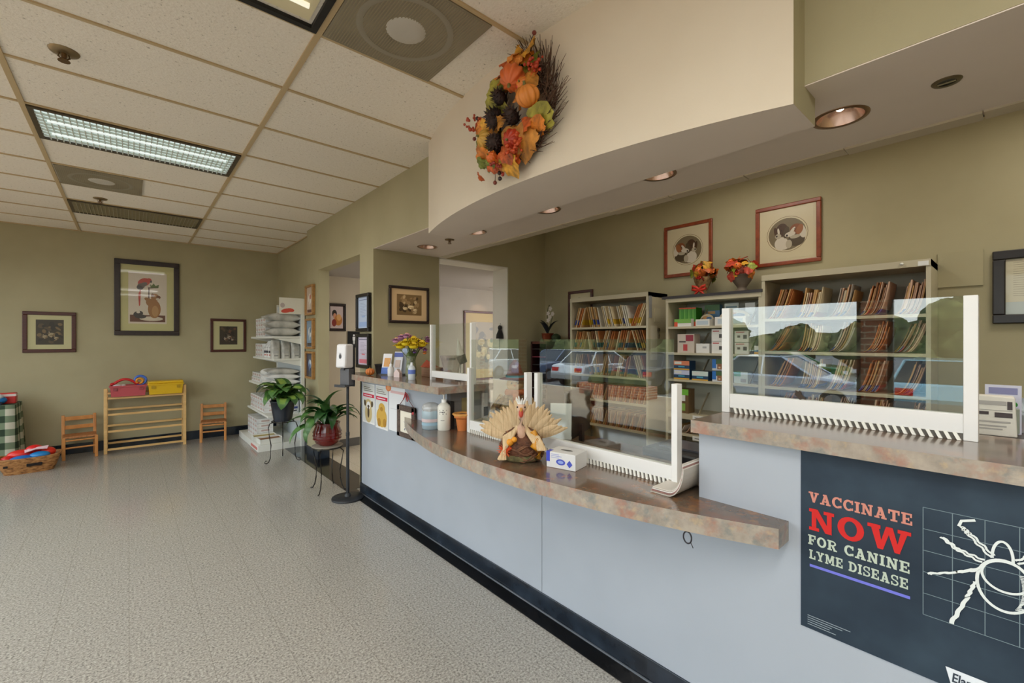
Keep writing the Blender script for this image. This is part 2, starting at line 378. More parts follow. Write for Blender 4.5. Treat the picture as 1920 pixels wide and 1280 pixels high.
def lamp_panel(t, w, d, e, col=(1, .98, .94)):
    L = bpy.data.lights.new('tube_light', 'AREA'); L.shape = 'RECTANGLE'; L.size = w; L.size_y = d; L.energy = e; L.color = col
    o = bpy.data.objects.new('tube_light', L); COL.objects.link(o); o.parent = t; o.location = (0, 0, -.02)
f1 = light_fixture(XT[1]+.015, XT[0]-.015, YT[11]+.012, YT[12]-.012, 'lit fluorescent ceiling light with silvery louvre, nearer of the two louvred ones', True)
lamp_panel(f1, 1.0, .45, 14)
f2 = light_fixture(XT[1]+.015, XT[0]-.015, YT[15]+.012, YT[16]-.012, 'unlit tan louvred ceiling light near the far olive wall', False)
f3 = light_fixture(XT[1]+.015, XT[0]-.015, YT[7]+.012, YT[8]-.012, 'open ceiling light with thick black rim and bare cream reflector', False, 'open')
def vent(x0, x1, y0, y1, label, big):
    t = thing('air_vent', label, 'air vent', ((x0+x1)/2, (y0+y1)/2, ZC-.010)); w = (x1-x0)/2; d = (y1-y0)/2
    MB().box(-w, -d, -.002, w, d, .008).build('plate', NM('vent_plate', [(128, 118, 98), (150, 140, 118)], 5, 3, .5), t)
    MB().lathe([(.001, -.008), (.055, -.010), (.085, -.006), (.10, 0)], 24, c=(0, 0, 0)).build('damper_disc', M((196, 190, 178), .5), t)
    r = MB()
    r.lathe([(.20, -.004), (.215, -.006), (.23, -.004)], 32, caps=False).build('ring', M((150, 142, 124), .5), t)
    s = MB()
    for k in range(44):
        x = -w+.012+(2*w-.024)*k/43; s.box(x-.0022, -d+.01, -.0035, x+.0022, d-.01, -.002)
    s.build('slat', M((150, 138, 112), .5), t)
    return t
vent(.722, 1.312, YT[7]+.012, YT[8]-.012, 'large square perforated air vent beside the curved cream fascia', True)
vent(-.49, .098, YT[13]+.012, YT[14]-.012, 'small-looking square air vent between the two louvred ceiling lights', False)
def sprinkler(x, y, z, label, s=1.0):
    t = thing('sprinkler_head', label, 'sprinkler', (x, y, z)); 
    MB().lathe([(.05*s, 0), (.046*s, -.006*s), (.02*s, -.010*s)], 18).build('escutcheon', M((140, 118, 84), .35, .7), t)
    b = MB().cyl((0, 0, -.008*s), (0, 0, -.03*s), .009*s, n=8)
    b.tube([(-.014*s, 0, -.012*s), (-.018*s, 0, -.025*s), (0, 0, -.04*s), (.018*s, 0, -.025*s), (.014*s, 0, -.012*s)], .003*s)
    b.cyl((0, 0, -.040*s), (0, 0, -.043*s), .02*s, n=12)
    b.build('frame', M((120, 92, 60), .35, .8), t)
    return t
p = oZ(120, 96, ZC); sprinkler(p.x, p.y, ZC-.0, 'brass sprinkler head in a plain ceiling tile, nearest of the two', 1.25)
p = oZ(188, 372, ZC); sprinkler(p.x, p.y, ZC, 'sprinkler head in the ceiling just before the unlit louvred light', 1.2)
p = oZ(843, 449, ZS); sprinkler(p.x, p.y, ZS-.001, 'small bronze sprinkler in the dropped soffit over the return wall', .9)
p = oY(917, 524, YH-.5); 
t = thing('sprinkler_head', 'black sprinkler head under the hallway ceiling seen through the doorway', 'sprinkler', (p.x, p.y, ZO))
MB().cyl((0, 0, 0), (0, 0, p.z-ZO-.01), .006, n=8).cyl((0, 0, p.z-ZO-.012), (0, 0, p.z-ZO-.004), .022, n=12).build('stem', M((40, 38, 36), .4), t)
DLAB = ['recessed downlight in the soffit nearest the olive return wall', 'second recessed downlight from the return wall, half hidden by the curved fascia',
        'third recessed downlight from the return wall, just past the fascia edge', 'fourth recessed downlight from the return wall, above the dog pictures',
        'largest recessed downlight with copper reflector at the end of the fascia']
for i, (x, y) in enumerate(((803, 463), (903, 437), (1038, 396), (1240, 330), (1575, 220))):
    t = thing('downlight', DLAB[i], 'downlight', (DLX, DLY[i], ZS), group='recessed downlights in the soffit')
    MB().lathe([(.082, -.002), (.098, -.004), (.10, 0)], 28, caps=False).build('rim', M((150, 120, 92), .3, .8), t)
    MB().lathe([(.084, -.002), (.07, .03), (.045, .06), (.0005, .062)], 28, caps=False).build('reflector', M((232, 196, 176), .22, .9), t)
    MB().ball((0, 0, .044), .018, n=12, k=8).build('bulb', M((255, 232, 205), .4, emit=9), kids(t)[-1])  # strong bulb glow added to brighten the reflector around it
    L = bpy.data.lights.new('downlight_beam', 'SPOT'); L.energy = 5; L.spot_size = 1.9; L.spot_blend = .6; L.color = (1, .84, .66); L.shadow_soft_size = .05
    o = bpy.data.objects.new('downlight_beam', L); COL.objects.link(o); o.parent = t; o.location = (0, 0, -.012)
# the soffit has a pocket above each downlight (the reflectors sit in it)
so_ = bpy.data.objects['ceiling_soffit']
q = oZ(1775, 153, ZS)
t = thing('ceiling_spotlight', 'dark gimbal spotlight in the soffit at the right edge', 'spotlight', (q.x, q.y, ZS))
MB().lathe([(.026, -.004), (.038, -.005), (.042, 0)], 24, caps=False).build('rim', M((120, 108, 82), .35, .6), t)
MB().lathe([(.027, -.003), (.022, -.0015), (.001, -.001)], 24, caps=False).build('lamp_face', M((28, 26, 20), .4), t)
MB().box(-.003, -.024, -.006, .003, .024, -.003).build('bracket', M((190, 180, 150), .3, .7), t)
# added lamps, none of them seen, brightening the hall and the office
for nm, x, y, z, e, c in (('hall', 2.42, 4.95, ZO, 2, (1, .95, .9)), ('hall', 6.2, 5.2, ZO, .8, (1, .94, .88)), ('office', 3.4, -.4, ZC, 9, (1, .95, .86)), ('office', 3.4, 1.5, ZC, 6, (1, .95, .86))):
    t = thing('ceiling_light', 'added white %s ceiling light out of sight above' % nm, 'ceiling light', (x, y, z-.01), group='added %s ceiling lights' % nm)
    MB().box(-.3, -.3, -.002, .3, .3, .008).build('lens', M((250, 245, 232), .5, emit=1.2), t)
    lamp_panel(t, .55, .55, e, c)
# added lit troffers, unseen behind the camera, that brighten the waiting room
for x, y in ((.095, -.2), (-1.85, .4), (-1.85, 3.2), (.095, -2.0)):
    t = thing('ceiling_light', 'added lit troffer, out of view over the near part of the waiting room', 'ceiling light', (x, y, ZC-.012), group='added lit troffers out of view')
    MB().box(-.58, -.28, -.004, .58, .28, .008).build('lens', M((250, 246, 236), .5, emit=1.5), t)
    lamp_panel(t, 1.1, .5, 22)
# ================================================================ reception desk
def stone(name, base, rust, moss, rough, coat, sc):
    """blotched laminate: a soft brown ground with rust and grey-green clouds"""
    m = bpy.data.materials.new(name); m.use_nodes = True; t = m.node_tree; b = t.nodes['Principled BSDF']; c = t.nodes.new('ShaderNodeTexCoord'); col = None
    for k, (s, cc, lo_, hi_) in enumerate(((sc, base, .3, .7), (sc*.62, rust, .50, .66), (sc*.8, moss, .52, .66), (sc*1.3, (178, 156, 126) if sc > 9 else (150, 104, 64), .56, .68))):
        mp = t.nodes.new('ShaderNodeMapping'); mp.inputs['Location'].default_value = (3.1*k, 1.7*k, .9*k); t.links.new(c.outputs['Object'], mp.inputs[0])
        n = t.nodes.new('ShaderNodeTexNoise'); n.inputs['Scale'].default_value = s; n.inputs['Detail'].default_value = 5; n.inputs['Roughness'].default_value = .62; t.links.new(mp.outputs[0], n.inputs['Vector'])
        r = t.nodes.new('ShaderNodeMapRange'); r.inputs[1].default_value = lo_; r.inputs[2].default_value = hi_; r.inputs[4].default_value = 1 if k == 0 else .75; t.links.new(n.outputs[0], r.inputs[0])
        x = t.nodes.new('ShaderNodeMixRGB'); t.links.new(r.outputs[0], x.inputs[0])
        if k == 0: x.inputs[1].default_value = lin(cc); x.inputs[2].default_value = lin(tuple(min(255, v*1.22) for v in cc))
        else: t.links.new(col, x.inputs[1]); x.inputs[2].default_value = lin(cc)
        col = x.outputs[0]
    t.links.new(col, b.inputs['Base Color']); b.inputs['Roughness'].default_value = rough; b.inputs['Coat Weight'].default_value = coat; b.inputs['Coat Roughness'].default_value = .08
    return m
STONE = stone('mottled_laminate', (142, 132, 120), (160, 110, 92), (112, 120, 118), .3, .1, 19)
STONETOP = stone('mottled_laminate_top', (92, 76, 62), (132, 84, 56), (94, 88, 76), .2, .35, 8)
PANEL = NM('blue_grey_laminate', [(166, 173, 183), (171, 178, 188)], 3, 2, .42, spec=.4)
PSIDE = M((150, 148, 146), .5)
YL0, YL1, YR1 = 2.80, 4.43, .875
y_seam = 1.80
db = thing('reception_desk', 'long blue-grey reception desk base with black kick strip under the stone-look tops', 'desk', (XP, 2.0, 0))
def dl(mb, name, mats, **k): return mb.build(name, mats, db, (-XP, -2.0, 0), **k)
dl(MB().box(XP, YL0, .09, XP+.03, YL1, ZRB).box(XP, y_seam+.002, .09, XP+.03, YL0, ZLB), 'front_panel', PANEL)
dl(MB().box(XP, -1.6, .09, XP+.03, YR1, ZRB).box(XP, YR1, .09, XP+.03, y_seam-.002, ZLB), 'front_panel', PANEL)
for b_ in ((XP+.03, YL0, .0, 2.2, YL0+.03, ZRB), (XP+.03, YR1-.03, 0, 2.2, YR1, ZRB), (XP, YL1-.03, 0, XW-.002, YL1, ZRB)): dl(MB().box(*b_), 'end_panel', PSIDE)
dl(MB().box(XP+.02, y_seam-.002, .09, XP+.025, y_seam+.002, ZLB), 'seam', M((90, 92, 96), .6))
kb = MB()
kb.box(XP-.006, -1.6, 0, XP+.03, YL1, .105)
dl(MB().box(XP-.018, -1.6, 0, XP-.0065, YL1, .009), 'toe_highlight', M((96, 102, 110), .15), bevel=.003)  # pale strip drawn as the highlight along the kick strip's toe
dl(kb, 'kick_strip', BLACKBASE, bevel=.003)
def slab(mb, poly, z0, z1):
    n = len(poly)
    mb.add([(p[0], p[1], z0) for p in poly]+[(p[0], p[1], z1) for p in poly], [(i, (i+1) % n, n+(i+1) % n, n+i) for i in range(n)], 0)
    mb.add([(p[0], p[1], z1) for p in poly], [tuple(range(n))], 1); mb.add([(p[0], p[1], z0) for p in poly], [tuple(range(n-1, -1, -1))], 0)
    return mb
# the arc of the lower worktop, fitted to its front edge
K = 1.79/1.84
ar = arc(1.455*K+.005, 1.90, 3.55, .545, 3.42, 40)
poly = [p for p in ar if p[0] < XP]
poly = [(XP, .545)]+poly+[(XP, 3.36)]
low = slab(MB(), poly, ZLB, ZL)
slab(low, [(XP+.0, YR1), (XP+.0, YL0), (2.20, YL0), (2.20, YR1)], ZLB, ZL)
lo = low.build('lower_worktop', [STONE, STONETOP]); tag(lo, 'bowed lower worktop of mottled brown laminate along the middle of the desk', 'worktop')
rt = slab(MB(), [(1.752, -1.6), (2.24, -1.6), (2.24, .892), (1.752, .892)], ZRB, ZR).build('raised_worktop', [STONE, STONETOP])
tag(rt, 'raised brown laminate worktop above the dark tick poster', 'worktop', 'raised worktops')
lt = slab(MB(), [(1.63, 2.66), (2.12, 2.66), (2.12, 2.70), (2.12, 4.27), (1.86, 4.27), (1.86, 4.50), (1.63, 4.50)][::1], ZRB, ZR).build('raised_worktop', [STONE, STONETOP])
tag(lt, 'raised brown laminate worktop under the flowers, by the certificates', 'worktop', 'raised worktops')
# inner desk behind the lower worktop
dk = thing('office_desk', 'dark brown inner desk behind the lower worktop', 'desk', (2.6, 1.9, 0))
MB().box(-.38, -1.0, .70, .35, .88, .74).build('desk_top', NM('dark_wood', [(62, 46, 36), (84, 62, 46)], 6, 4, .35, stretch=(8, 1, 1)), dk)
for sy in (-.95, .83): MB().box(-.36, sy-.02, 0, .33, sy+.02, .70).build('leg', M((50, 40, 34), .5), dk)
hb = thing('back_ledge', 'dark brown ledge behind the raised worktop carrying the paper bag', 'ledge', (2.45, -.4, 0))
MB().box(-.18, -1.1, 1.13, .30, .62, ZR-.03).build('ledge_top', M((58, 44, 36), .4), hb)
MB().box(-.16, -1.08, 0, .28, .60, 1.13).build('body', M((78, 66, 56), .5), hb)

# ---------------------------------------------------------------- sneeze guards
PLEX = glassy('clear_plastic_sheet', (247, 250, 247), .095)
WHITE = M((236, 236, 234), .35)
def guard(name, label, X, y0, y1, zb, post_h, glass_h, pw=.026, bar=.085, slots=True, gy0=None, gy1=None):
    """posts at y0 (near) and y1 (far), sheet facing -X"""
    t = thing(name, label, 'sneeze guard', (X, (y0+y1)/2, zb)); hl = (y1-y0)/2
    for s in (-1, 1): MB().box(-.022, s*hl-pw/2, 0, .022, s*hl+pw/2, post_h).build('post', WHITE, t, bevel=.002)
    MB().box(-.016, -hl+pw/2, .022, .016, hl-pw/2, bar).build('base_bar', WHITE, t, bevel=.002)
    MB().box(-.003, (-hl+pw/2 if gy0 is None else gy0), bar, .003, (hl-pw/2 if gy1 is None else gy1), glass_h).build('sheet', PLEX, t)
    if slots:
        s = MB(); n = int((2*hl-pw)/.022)
        for i in range(n):
            y = -hl+pw/2+.004+i*.022
            s.add([(-.03, y, .001), (-.03, y+.010, .001), (-.018, y+.022, .024), (-.018, y+.012, .024), (-.020, y, .001), (-.020, y+.010, .001), (-.010, y+.022, .024), (-.010, y+.012, .024)],
                  [(0, 1, 2, 3), (7, 6, 5, 4), (0, 4, 5, 1), (1, 5, 6, 2), (2, 6, 7, 3), (3, 7, 4, 0)], 0)
        s.build('vent_teeth', M((225, 224, 216), .4), t)
        MB().box(-.009, -hl+pw/2, 0, .0, hl-pw/2, .022).build('dark_gap', M((120, 116, 108), .6), t)
    return t
gr = guard('sneeze_guard', 'largest clear plastic guard with white posts on the raised worktop over the tick poster', 2.085, .105, .885, ZR, .475, .475, pw=.034, bar=.085)
guard('sneeze_guard', 'clear plastic guard with white posts on the raised worktop beside the flowers', 1.93, 2.665, 3.24, ZR, .46, .46, pw=.022, bar=.075, slots=False)
guard('sneeze_guard', 'clear plastic guard on the lower worktop behind the corn-husk turkey', 1.835, 1.965, 2.565, ZL, .455, .655, pw=.026, bar=.085)
guard('sneeze_guard', 'clear plastic guard on the lower worktop between mask box and brochures', 1.855, 1.010, 1.895, ZL, .455, .655, pw=.028, bar=.085)

# ---------------------------------------------------------------- tick poster
SL = {}   # slab letters: strokes on a unit-high grid; ('q', four points) or ('r', x0,y0,x1,y1) or ('a', cx,cy,rx,ry,t,a0,a1)
def R_(*a): return ('r',)+a
def Q_(*a): return ('q',)+a
S_ = .15; T_ = .24
SL['I'] = (.46, [R_(.11, 0, .35, 1), R_(0, 0, .46, S_), R_(0, 1-S_, .46, 1)])
SL['T'] = (.90, [R_(.33, 0, .57, 1), R_(.18, 0, .72, S_), R_(0, 1-S_-.03, .90, 1), R_(0, .62, .14, 1), R_(.76, .62, .90, 1)])
SL['E'] = (.84, [R_(.10, 0, .34, 1), R_(0, 0, .84, S_), R_(0, 1-S_, .82, 1), R_(.1, .43, .60, .57), R_(.70, 0, .84, .36), R_(.68, .66, .82, 1), R_(.52, .36, .62, .64)])
SL['F'] = (.80, [R_(.10, 0, .34, 1), R_(0, 0, .48, S_), R_(0, 1-S_, .80, 1), R_(.1, .42, .58, .56), R_(.66, .62, .80, 1), R_(.50, .34, .60, .64)])
SL['L'] = (.80, [R_(.10, 0, .34, 1), R_(0, 0, .80, S_), R_(0, 1-S_, .46, 1), R_(.66, 0, .80, .40)])
SL['N'] = (.98, [R_(.10, 0, .28, 1), R_(.70, 0, .88, 1), Q_((.08, 1), (.34, 1), (.90, 0), (.64, 0)), R_(0, 0, .40, S_), R_(0, 1-S_, .34, 1), R_(.58, 1-S_, .98, 1)])
SL['M'] = (1.16, [R_(.10, 0, .28, 1), R_(.86, 0, 1.06, 1), Q_((.10, 1), (.36, 1), (.68, .15), (.48, .15)), Q_((1.06, 1), (.80, 1), (.48, .15), (.68, .15)), R_(0, 0, .40, S_), R_(.76, 0, 1.16, S_), R_(0, 1-S_, .3, 1), R_(.86, 1-S_, 1.16, 1)])
SL['V'] = (1.0, [Q_((.08, 1), (.36, 1), (.62, 0), (.40, 0)), Q_((.92, 1), (.70, 1), (.42, 0), (.60, 0)), R_(0, 1-S_, .46, 1), R_(.58, 1-S_, 1, 1)])
SL['W'] = (1.42, [Q_((.08, 1), (.36, 1), (.52, 0), (.34, 0)), Q_((.62, 1), (.80, 1), (.52, 0), (.36, 0)), Q_((.62, 1), (.84, 1), (1.08, 0), (.90, 0)), Q_((1.34, 1), (1.12, 1), (.92, 0), (1.06, 0)), R_(0, 1-S_, .44, 1), R_(1.0, 1-S_, 1.42, 1)])
SL['A'] = (1.0, [Q_((.10, 0), (.30, 0), (.58, 1), (.40, 1)), Q_((.94, 0), (.66, 0), (.38, 1), (.62, 1)), R_(.26, .25, .74, .38), R_(0, 0, .42, S_), R_(.56, 0, 1.0, S_), R_(.28, 1-S_, .62, 1)])
SL['Y'] = (.98, [R_(.37, 0, .61, .45), Q_((.08, 1), (.34, 1), (.60, .40), (.38, .40)), Q_((.90, 1), (.68, 1), (.40, .40), (.60, .40)), R_(.22, 0, .76, S_), R_(0, 1-S_, .42, 1), R_(.58, 1-S_, .98, 1)])
SL['O'] = (.96, [('a', .48, .5, .48, .52, .25, 0, 360)])
SL['C'] = (.90, [('a', .48, .5, .48, .52, .25, 42, 318), R_(.74, .62, .88, 1), R_(.76, .06, .88, .30)])
SL['D'] = (.94, [R_(.10, 0, .34, 1), R_(0, 0, .46, S_), R_(0, 1-S_, .46, 1), ('a', .44, .5, .50, .50, .23, -90, 90)])
SL['R'] = (.96, [R_(.10, 0, .34, 1), R_(0, 0, .44, S_), R_(0, 1-S_, .5, 1), ('a', .48, .73, .38, .27, .16, -90, 90), R_(.3, .46, .52, .58), Q_((.40, .5), (.64, .5), (.90, 0), (.64, 0)), R_(.62, 0, .96, S_)])
SL['S'] = (.78, [('a', .38, .735, .36, .28, .17, 30, 270), ('a', .40, .27, .38, .28, .17, -150, 90), R_(.60, .66, .74, 1), R_(.03, 0, .17, .34)])
def letters(mb, text, x, y, h, wmax, off=-.001, m=0, space=.12):
    """slab lettering in the local x-z plane facing -y, squeezed to the width wmax"""
    tot = sum((SL[c][0] if c != ' ' else .45)+space for c in text)-space
    k = wmax/tot
    for c in text:
        if c == ' ': x += (.45+space)*k; continue
        w, st = SL[c]; off0 = off
        for s in st:
            off = off0-.0004*st.index(s)
            if s[0] == 'r': P = [(s[1], s[2]), (s[3], s[2]), (s[3], s[4]), (s[1], s[4])]; mb.add([(x+a*k, off, y+b*h) for a, b in P], [(0, 1, 2, 3)], m)
            elif s[0] == 'q':
                P = list(s[1:]); ar_ = sum(P[i][0]*P[(i+1) % 4][1]-P[(i+1) % 4][0]*P[i][1] for i in range(4))
                if ar_ < 0: P = P[::-1]
                mb.add([(x+a*k, off, y+b*h) for a, b in P], [(0, 1, 2, 3)], m)
            else:
                _, cx, cy, rx, ry, t, a0, a1 = s; n = 22; vs = []
                for i in range(n+1):
                    a = math.radians(a0+(a1-a0)*i/n)
                    vs.append((x+(cx+rx*math.cos(a))*k, off, y+(cy+ry*math.sin(a))*h))
                    vs.append((x+(cx+max(rx-t, .02)*math.cos(a))*k, off, y+(cy+max(ry-t*.72, .02)*math.sin(a))*h))
                mb.add(vs, [(2*i, 2*i+2, 2*i+3, 2*i+1) for i in range(n)], m)
        x += (w+space)*k; off = off0
    return mb
def stroke(mb, pts, w, off=-.001, m=0, close=False):
    """a flat chalk line in the local x-z plane"""
    P = [Vector((p[0], 0, p[1])) for p in pts]; n = len(P); vs = []
    for i in range(n):
        d = (P[min(i+1, n-1)]-P[max(i-1, 0)]).normalized(); nn = Vector((-d.z, 0, d.x))*(w/2 if not callable(w) else w(i/(n-1))/2)
        vs += [(P[i].x+nn.x, off, P[i].z+nn.z), (P[i].x-nn.x, off, P[i].z-nn.z)]
    mb.add(vs, [(2*i+1, 2*i, 2*i+2, 2*i+3) for i in range(n-1)], m)
    return mb
p0 = oX(1502, 842, XP); p1 = oX(1502, 1170, XP)
po = thing('wall_poster', 'dark slate poster with a chalk-drawn tick and the words VACCINATE NOW on the desk front', 'poster', (XP-.001, p0.y, p1.z), -PI/2)
def PP(x, y): q = oX(x, y, XP); return (p0.y-q.y, q.z-p1.z)      # a spot on the desk front -> poster coordinates
PH = ZRB-p1.z-.002; PW = 1.12
MB().box(0, -.002, 0, PW, 0, PH).build('sheet', NM('slate_print', [(36, 48, 61), (43, 56, 69), (54, 69, 82)], 5, 6, .5, pos=[.3, .5, .75], spec=.25), po)
def line_of_text(txt, a, b, c, mat, nm):
    (x0, y0), (x1, _), (_, y1) = PP(*a), PP(*b), PP(*c)           # bottom-left, bottom-right, top-left
    letters(MB(), txt, x0, y0, y1-y0, x1-x0, -.003).build(nm, mat, po)
sal = M((206, 138, 122), .6, spec=.2); red = M((204, 44, 42), .6, spec=.2); pal = M((188, 200, 184), .6, spec=.2)
line_of_text('VACCINATE', (1517, 939), (1711, 979), (1517, 920), sal, 'lettering')
line_of_text('NOW', (1518, 991), (1709, 1031), (1518, 951), red, 'lettering')
line_of_text('FOR CANINE', (1516, 1018), (1706, 1071), (1516, 1000), pal, 'lettering')
line_of_text('LYME DISEASE', (1518, 1045), (1703, 1098), (1518, 1028), pal, 'lettering')
u = MB(); a = PP(1519, 1058); b = PP(1707, 1118); stroke(u, [a, (b[0], a[1])], .009, -.003); u.build('underline', M((112, 116, 214), .6), po)
small = MB()
for k, (y, x1) in enumerate(((1151, 1595), (1155, 1580), (1159, 1560), (1163, 1556), (1167, 1568))):
    a = PP(1515, y); b = PP(x1, y); stroke(small, [a, (b[0], a[1])], .0022, -.003)
small.build('small_print', M((150, 162, 170), .6), po)
gl = MB(); x0, zt = PP(1731, 950); _, zb = PP(1731, 1150)
xg = [PP(x, 1000)[0] for x in (1731, 1786, 1847, 1912)]; dxg = xg[2]-xg[1]; xg += [xg[3]+dxg*(i+1) for i in range(4)]
for i, x in enumerate(xg): stroke(gl, [(x, zb), (x, zt)], .0016, -.0026)
zg = [zt-(zt-zb)*i/5 for i in range(6)]
for z in zg: stroke(gl, [(x0, z), (PW-.05, z)], .0016, -.0026)
gl.build('chalk_grid', M((122, 140, 146), .7), po)
tk = MB(); cx, cz = PP(1886, 1085)
_o = [-.004]
def tks(pts, w): _o[0] -= .00006; stroke(tk, pts, w, _o[0])
def ell(cx, cz, rx, rz, a0, a1, w, n=40): tks([(cx+rx*math.cos(math.radians(a0+(a1-a0)*i/n)), cz+rz*math.sin(math.radians(a0+(a1-a0)*i/n))) for i in range(n+1)], w)
lx = PP(1832, 1090)[0]; top = PP(1868, 1046)[1]; bot = PP(1900, 1150)[1]; rz = (top-bot)/2; bx = PP(1884, 1090)[0]; rx_ = bx-lx; bz = (top+bot)/2
ell(bx, bz, rx_, rz, 0, 360, .007)
ell(bx+.002, bz+rz*.36, rx_*.86, rz*.60, 0, 360, .006)
ell(bx-.004, top+.004, .019, .046, -5, 185, .006)
for i in range(26):
    z = bz+rz*.55-i*rz*1.4/26; wd = .018+.012*math.sin(i*.5); xx = bx+rx_*.6*math.sqrt(max(.05, 1-((z-bz)/rz)**2))
    tks([(xx, z), (xx+wd, z+.004)], .0022)
def wig(a, b, c=None, n=14, amp=.0016):
    pts = [Vector((*PP(*a), 0)), Vector((*PP(*b), 0))]+([Vector((*PP(*c), 0))] if c else [])
    out = []
    for s in range(len(pts)-1):
        for i in range(n+1):
            q = pts[s].lerp(pts[s+1], i/n); out.append((q.x+amp*math.sin(i*1.3+s), q.y+amp*math.cos(i*1.1)))
    return out
legs = [((1860, 1045), (1815, 1000), (1800, 985)), ((1842, 1053), (1795, 1030), (1763, 1004)), ((1832, 1067), (1790, 1072), (1740, 1073)), ((1827, 1089), (1812, 1118), (1782, 1165))]
hook = ((1860, 1045), (1806, 998), (1798, 985))
allp = []
for L in legs:
    for dz in (0, .008):
        q = wig(*L); q = [(x+dz*.6, z+dz*(1-i/len(q))) for i, (x, z) in enumerate(q)]; tks(q, .005); allp.append(q)
tks([PP(1798, 985), PP(1803, 975), PP(1829, 974)], .007)
mirror = lambda q: [(2*bx-x, z) for x, z in q]
for q in allp: tks(mirror(q)[::-1], .005)
tk.build('tick_drawing', M((222, 228, 226), .7), po)
a = PP(1773, 1247); b = PP(1858, 1272); lbz = b[1]-.03
MB().add([(a[0], -.003, a[1]), (a[0]+.015, -.003, a[1]-.062), (a[0]+.16, -.003, a[1]-.062), (a[0]+.16, -.003, a[1])], [(0, 1, 2, 3)]).build('logo_plate', M((224, 230, 236), .5), po)
cu = bpy.data.curves.new('logo_text', 'FONT'); cu.body = 'Elanco'; cu.size = .042; cu.extrude = 0; cu.shear = .15; cu.offset = .0009
to = bpy.data.objects.new('logo_text', cu); COL.objects.link(to)
bpy.context.view_layer.update(); dg = bpy.context.evaluated_depsgraph_get()
me = bpy.data.meshes.new_from_object(to.evaluated_get(dg)); bpy.data.objects.remove(to)
me.materials.clear(); me.materials.append(M((40, 52, 66), .5))
lo_ = bpy.data.objects.new('logo_text', me); COL.objects.link(lo_); lo_.parent = po; lo_.scale = (.60, .88, 1); lo_.rotation_euler = (PI/2, 0, 0); lo_.location = (a[0]+.012, -.004, a[1]-.036)
# ================================================================ pictures and plaques
WOODF = NM('dark_red_frame_wood', [(60, 26, 20), (86, 38, 28)], 30, 4, .32, stretch=(1, 1, 6))
BLACKF = NM('black_brown_frame_wood', [(34, 22, 20), (48, 32, 28)], 30, 4, .35)
def disc(mb, cx, cz, rx, rz, m, off, rot=0, n=20):
    c, s = math.cos(rot), math.sin(rot)
    pts = [(rx*math.cos(2*PI*i/n), rz*math.sin(2*PI*i/n)) for i in range(n)]
    mb.add([(cx+x*c-z*s, off, cz+x*s+z*c) for x, z in pts], [tuple(range(n))], m)
def blob(mb, pts, m, off):
    a = sum(pts[i][0]*pts[(i+1) % len(pts)][1]-pts[(i+1) % len(pts)][0]*pts[i][1] for i in range(len(pts)))
    if a < 0: pts = pts[::-1]
    mb.add([(p[0], off, p[1]) for p in pts], [tuple(range(len(pts)))], m)
def picture(name, label, cat, loc, rz, w, h, fw, fm, mount, mw, draw, cols, depth=.025, mh=None, rough=.3, group=None):
    """loc = centre on the wall; the picture faces local -y"""
    t = thing(name, label, cat, loc, rz, group); hw, hh = w/2, h/2; mh = mw if mh is None else mh
    f = MB()
    for a in ((-hw, -hh, hw, -hh+fw), (-hw, hh-fw, hw, hh), (-hw, -hh+fw, -hw+fw, hh-fw), (hw-fw, -hh+fw, hw, hh-fw)): f.box(a[0], -depth, a[1], a[2], -.001, a[3])
    f.build('frame', fm, t, bevel=min(.006, fw*.25))
    if mw > 0: MB().box(-hw+fw, -depth*.45, -hh+fw, hw-fw, -.002, hh-fw).build('mount', mount, t)
    iw, ih = hw-fw-mw, hh-fw-mh
    p = MB(); p.box(-iw, -depth*.5, -ih, iw, -.003, ih, 0); draw(p, iw, ih, -depth*.5)
    p.build('print', [M(c, rough, coat=.4) for c in cols], t)
    return t
def rect_pose(a, b, X=None, Y=None):
    """opposite corners (pixels) on a wall -> centre, width, height"""
    p, q = (oX(*a, X), oX(*b, X)) if X is not None else (oY(*a, Y), oY(*b, Y))
    return (p+q)/2, ((p.y-q.y) if X is not None else (q.x-p.x)), p.z-q.z
def scene_art(seed):
    def d(p, w, h, o):
        r = random.Random(seed); k = 0
        for i in range(26):
            k += 1; disc(p, r.uniform(-w*.8, w*.8), r.uniform(-h*.8, h*.8), r.uniform(.08, .26)*w, r.uniform(.08, .22)*h, r.choice((1, 1, 2, 2, 3)), o-.0004-k*.00004, r.uniform(0, 3), 10)
        for cx, cz, s in ((-.34, -.30, .30), (.12, -.12, .40), (.46, -.42, .26)):       # a few resting animals
            for (dx, dz, rx, rz, m, ro) in ((0, -.25, .62, .42, 4, .1), (.1, -.42, .5, .22, 3, 0), (-.42, .12, .28, .30, 4, .3), (-.60, .22, .10, .24, 2, .4), (-.24, .30, .10, .2, 2, -.5), (-.50, .02, .12, .10, 3, 0), (.45, -.15, .16, .34, 3, -.4), (-.10, -.55, .14, .2, 4, .1)):
                k += 1; disc(p, (cx+dx*s)*w, (cz+dz*s)*h, rx*s*w, rz*s*h, m, o-.0004-k*.00004, ro, 14)
    return d
c, w, h = rect_pose((42, 583), (143, 660), Y=YF)
picture('framed_picture', 'small landscape picture in a red-brown frame above the first child chair', 'picture', c, 0, w, h, .045, WOODF, M((190, 184, 138), .4, coat=.5), .075, scene_art(3), [(50, 42, 30), (78, 64, 44), (34, 30, 24), (110, 90, 60), (158, 142, 112)], mh=.06)
c, w, h = rect_pose((394, 597), (461, 659), Y=YF)
picture('framed_picture', 'small picture in a red-brown frame beside the bag shelves', 'picture', c, 0, w, h, .04, WOODF, M((190, 184, 138), .4, coat=.5), .085, scene_art(5), [(58, 50, 40), (84, 70, 52), (44, 38, 30), (104, 70, 50), (166, 156, 136)], mh=.08)
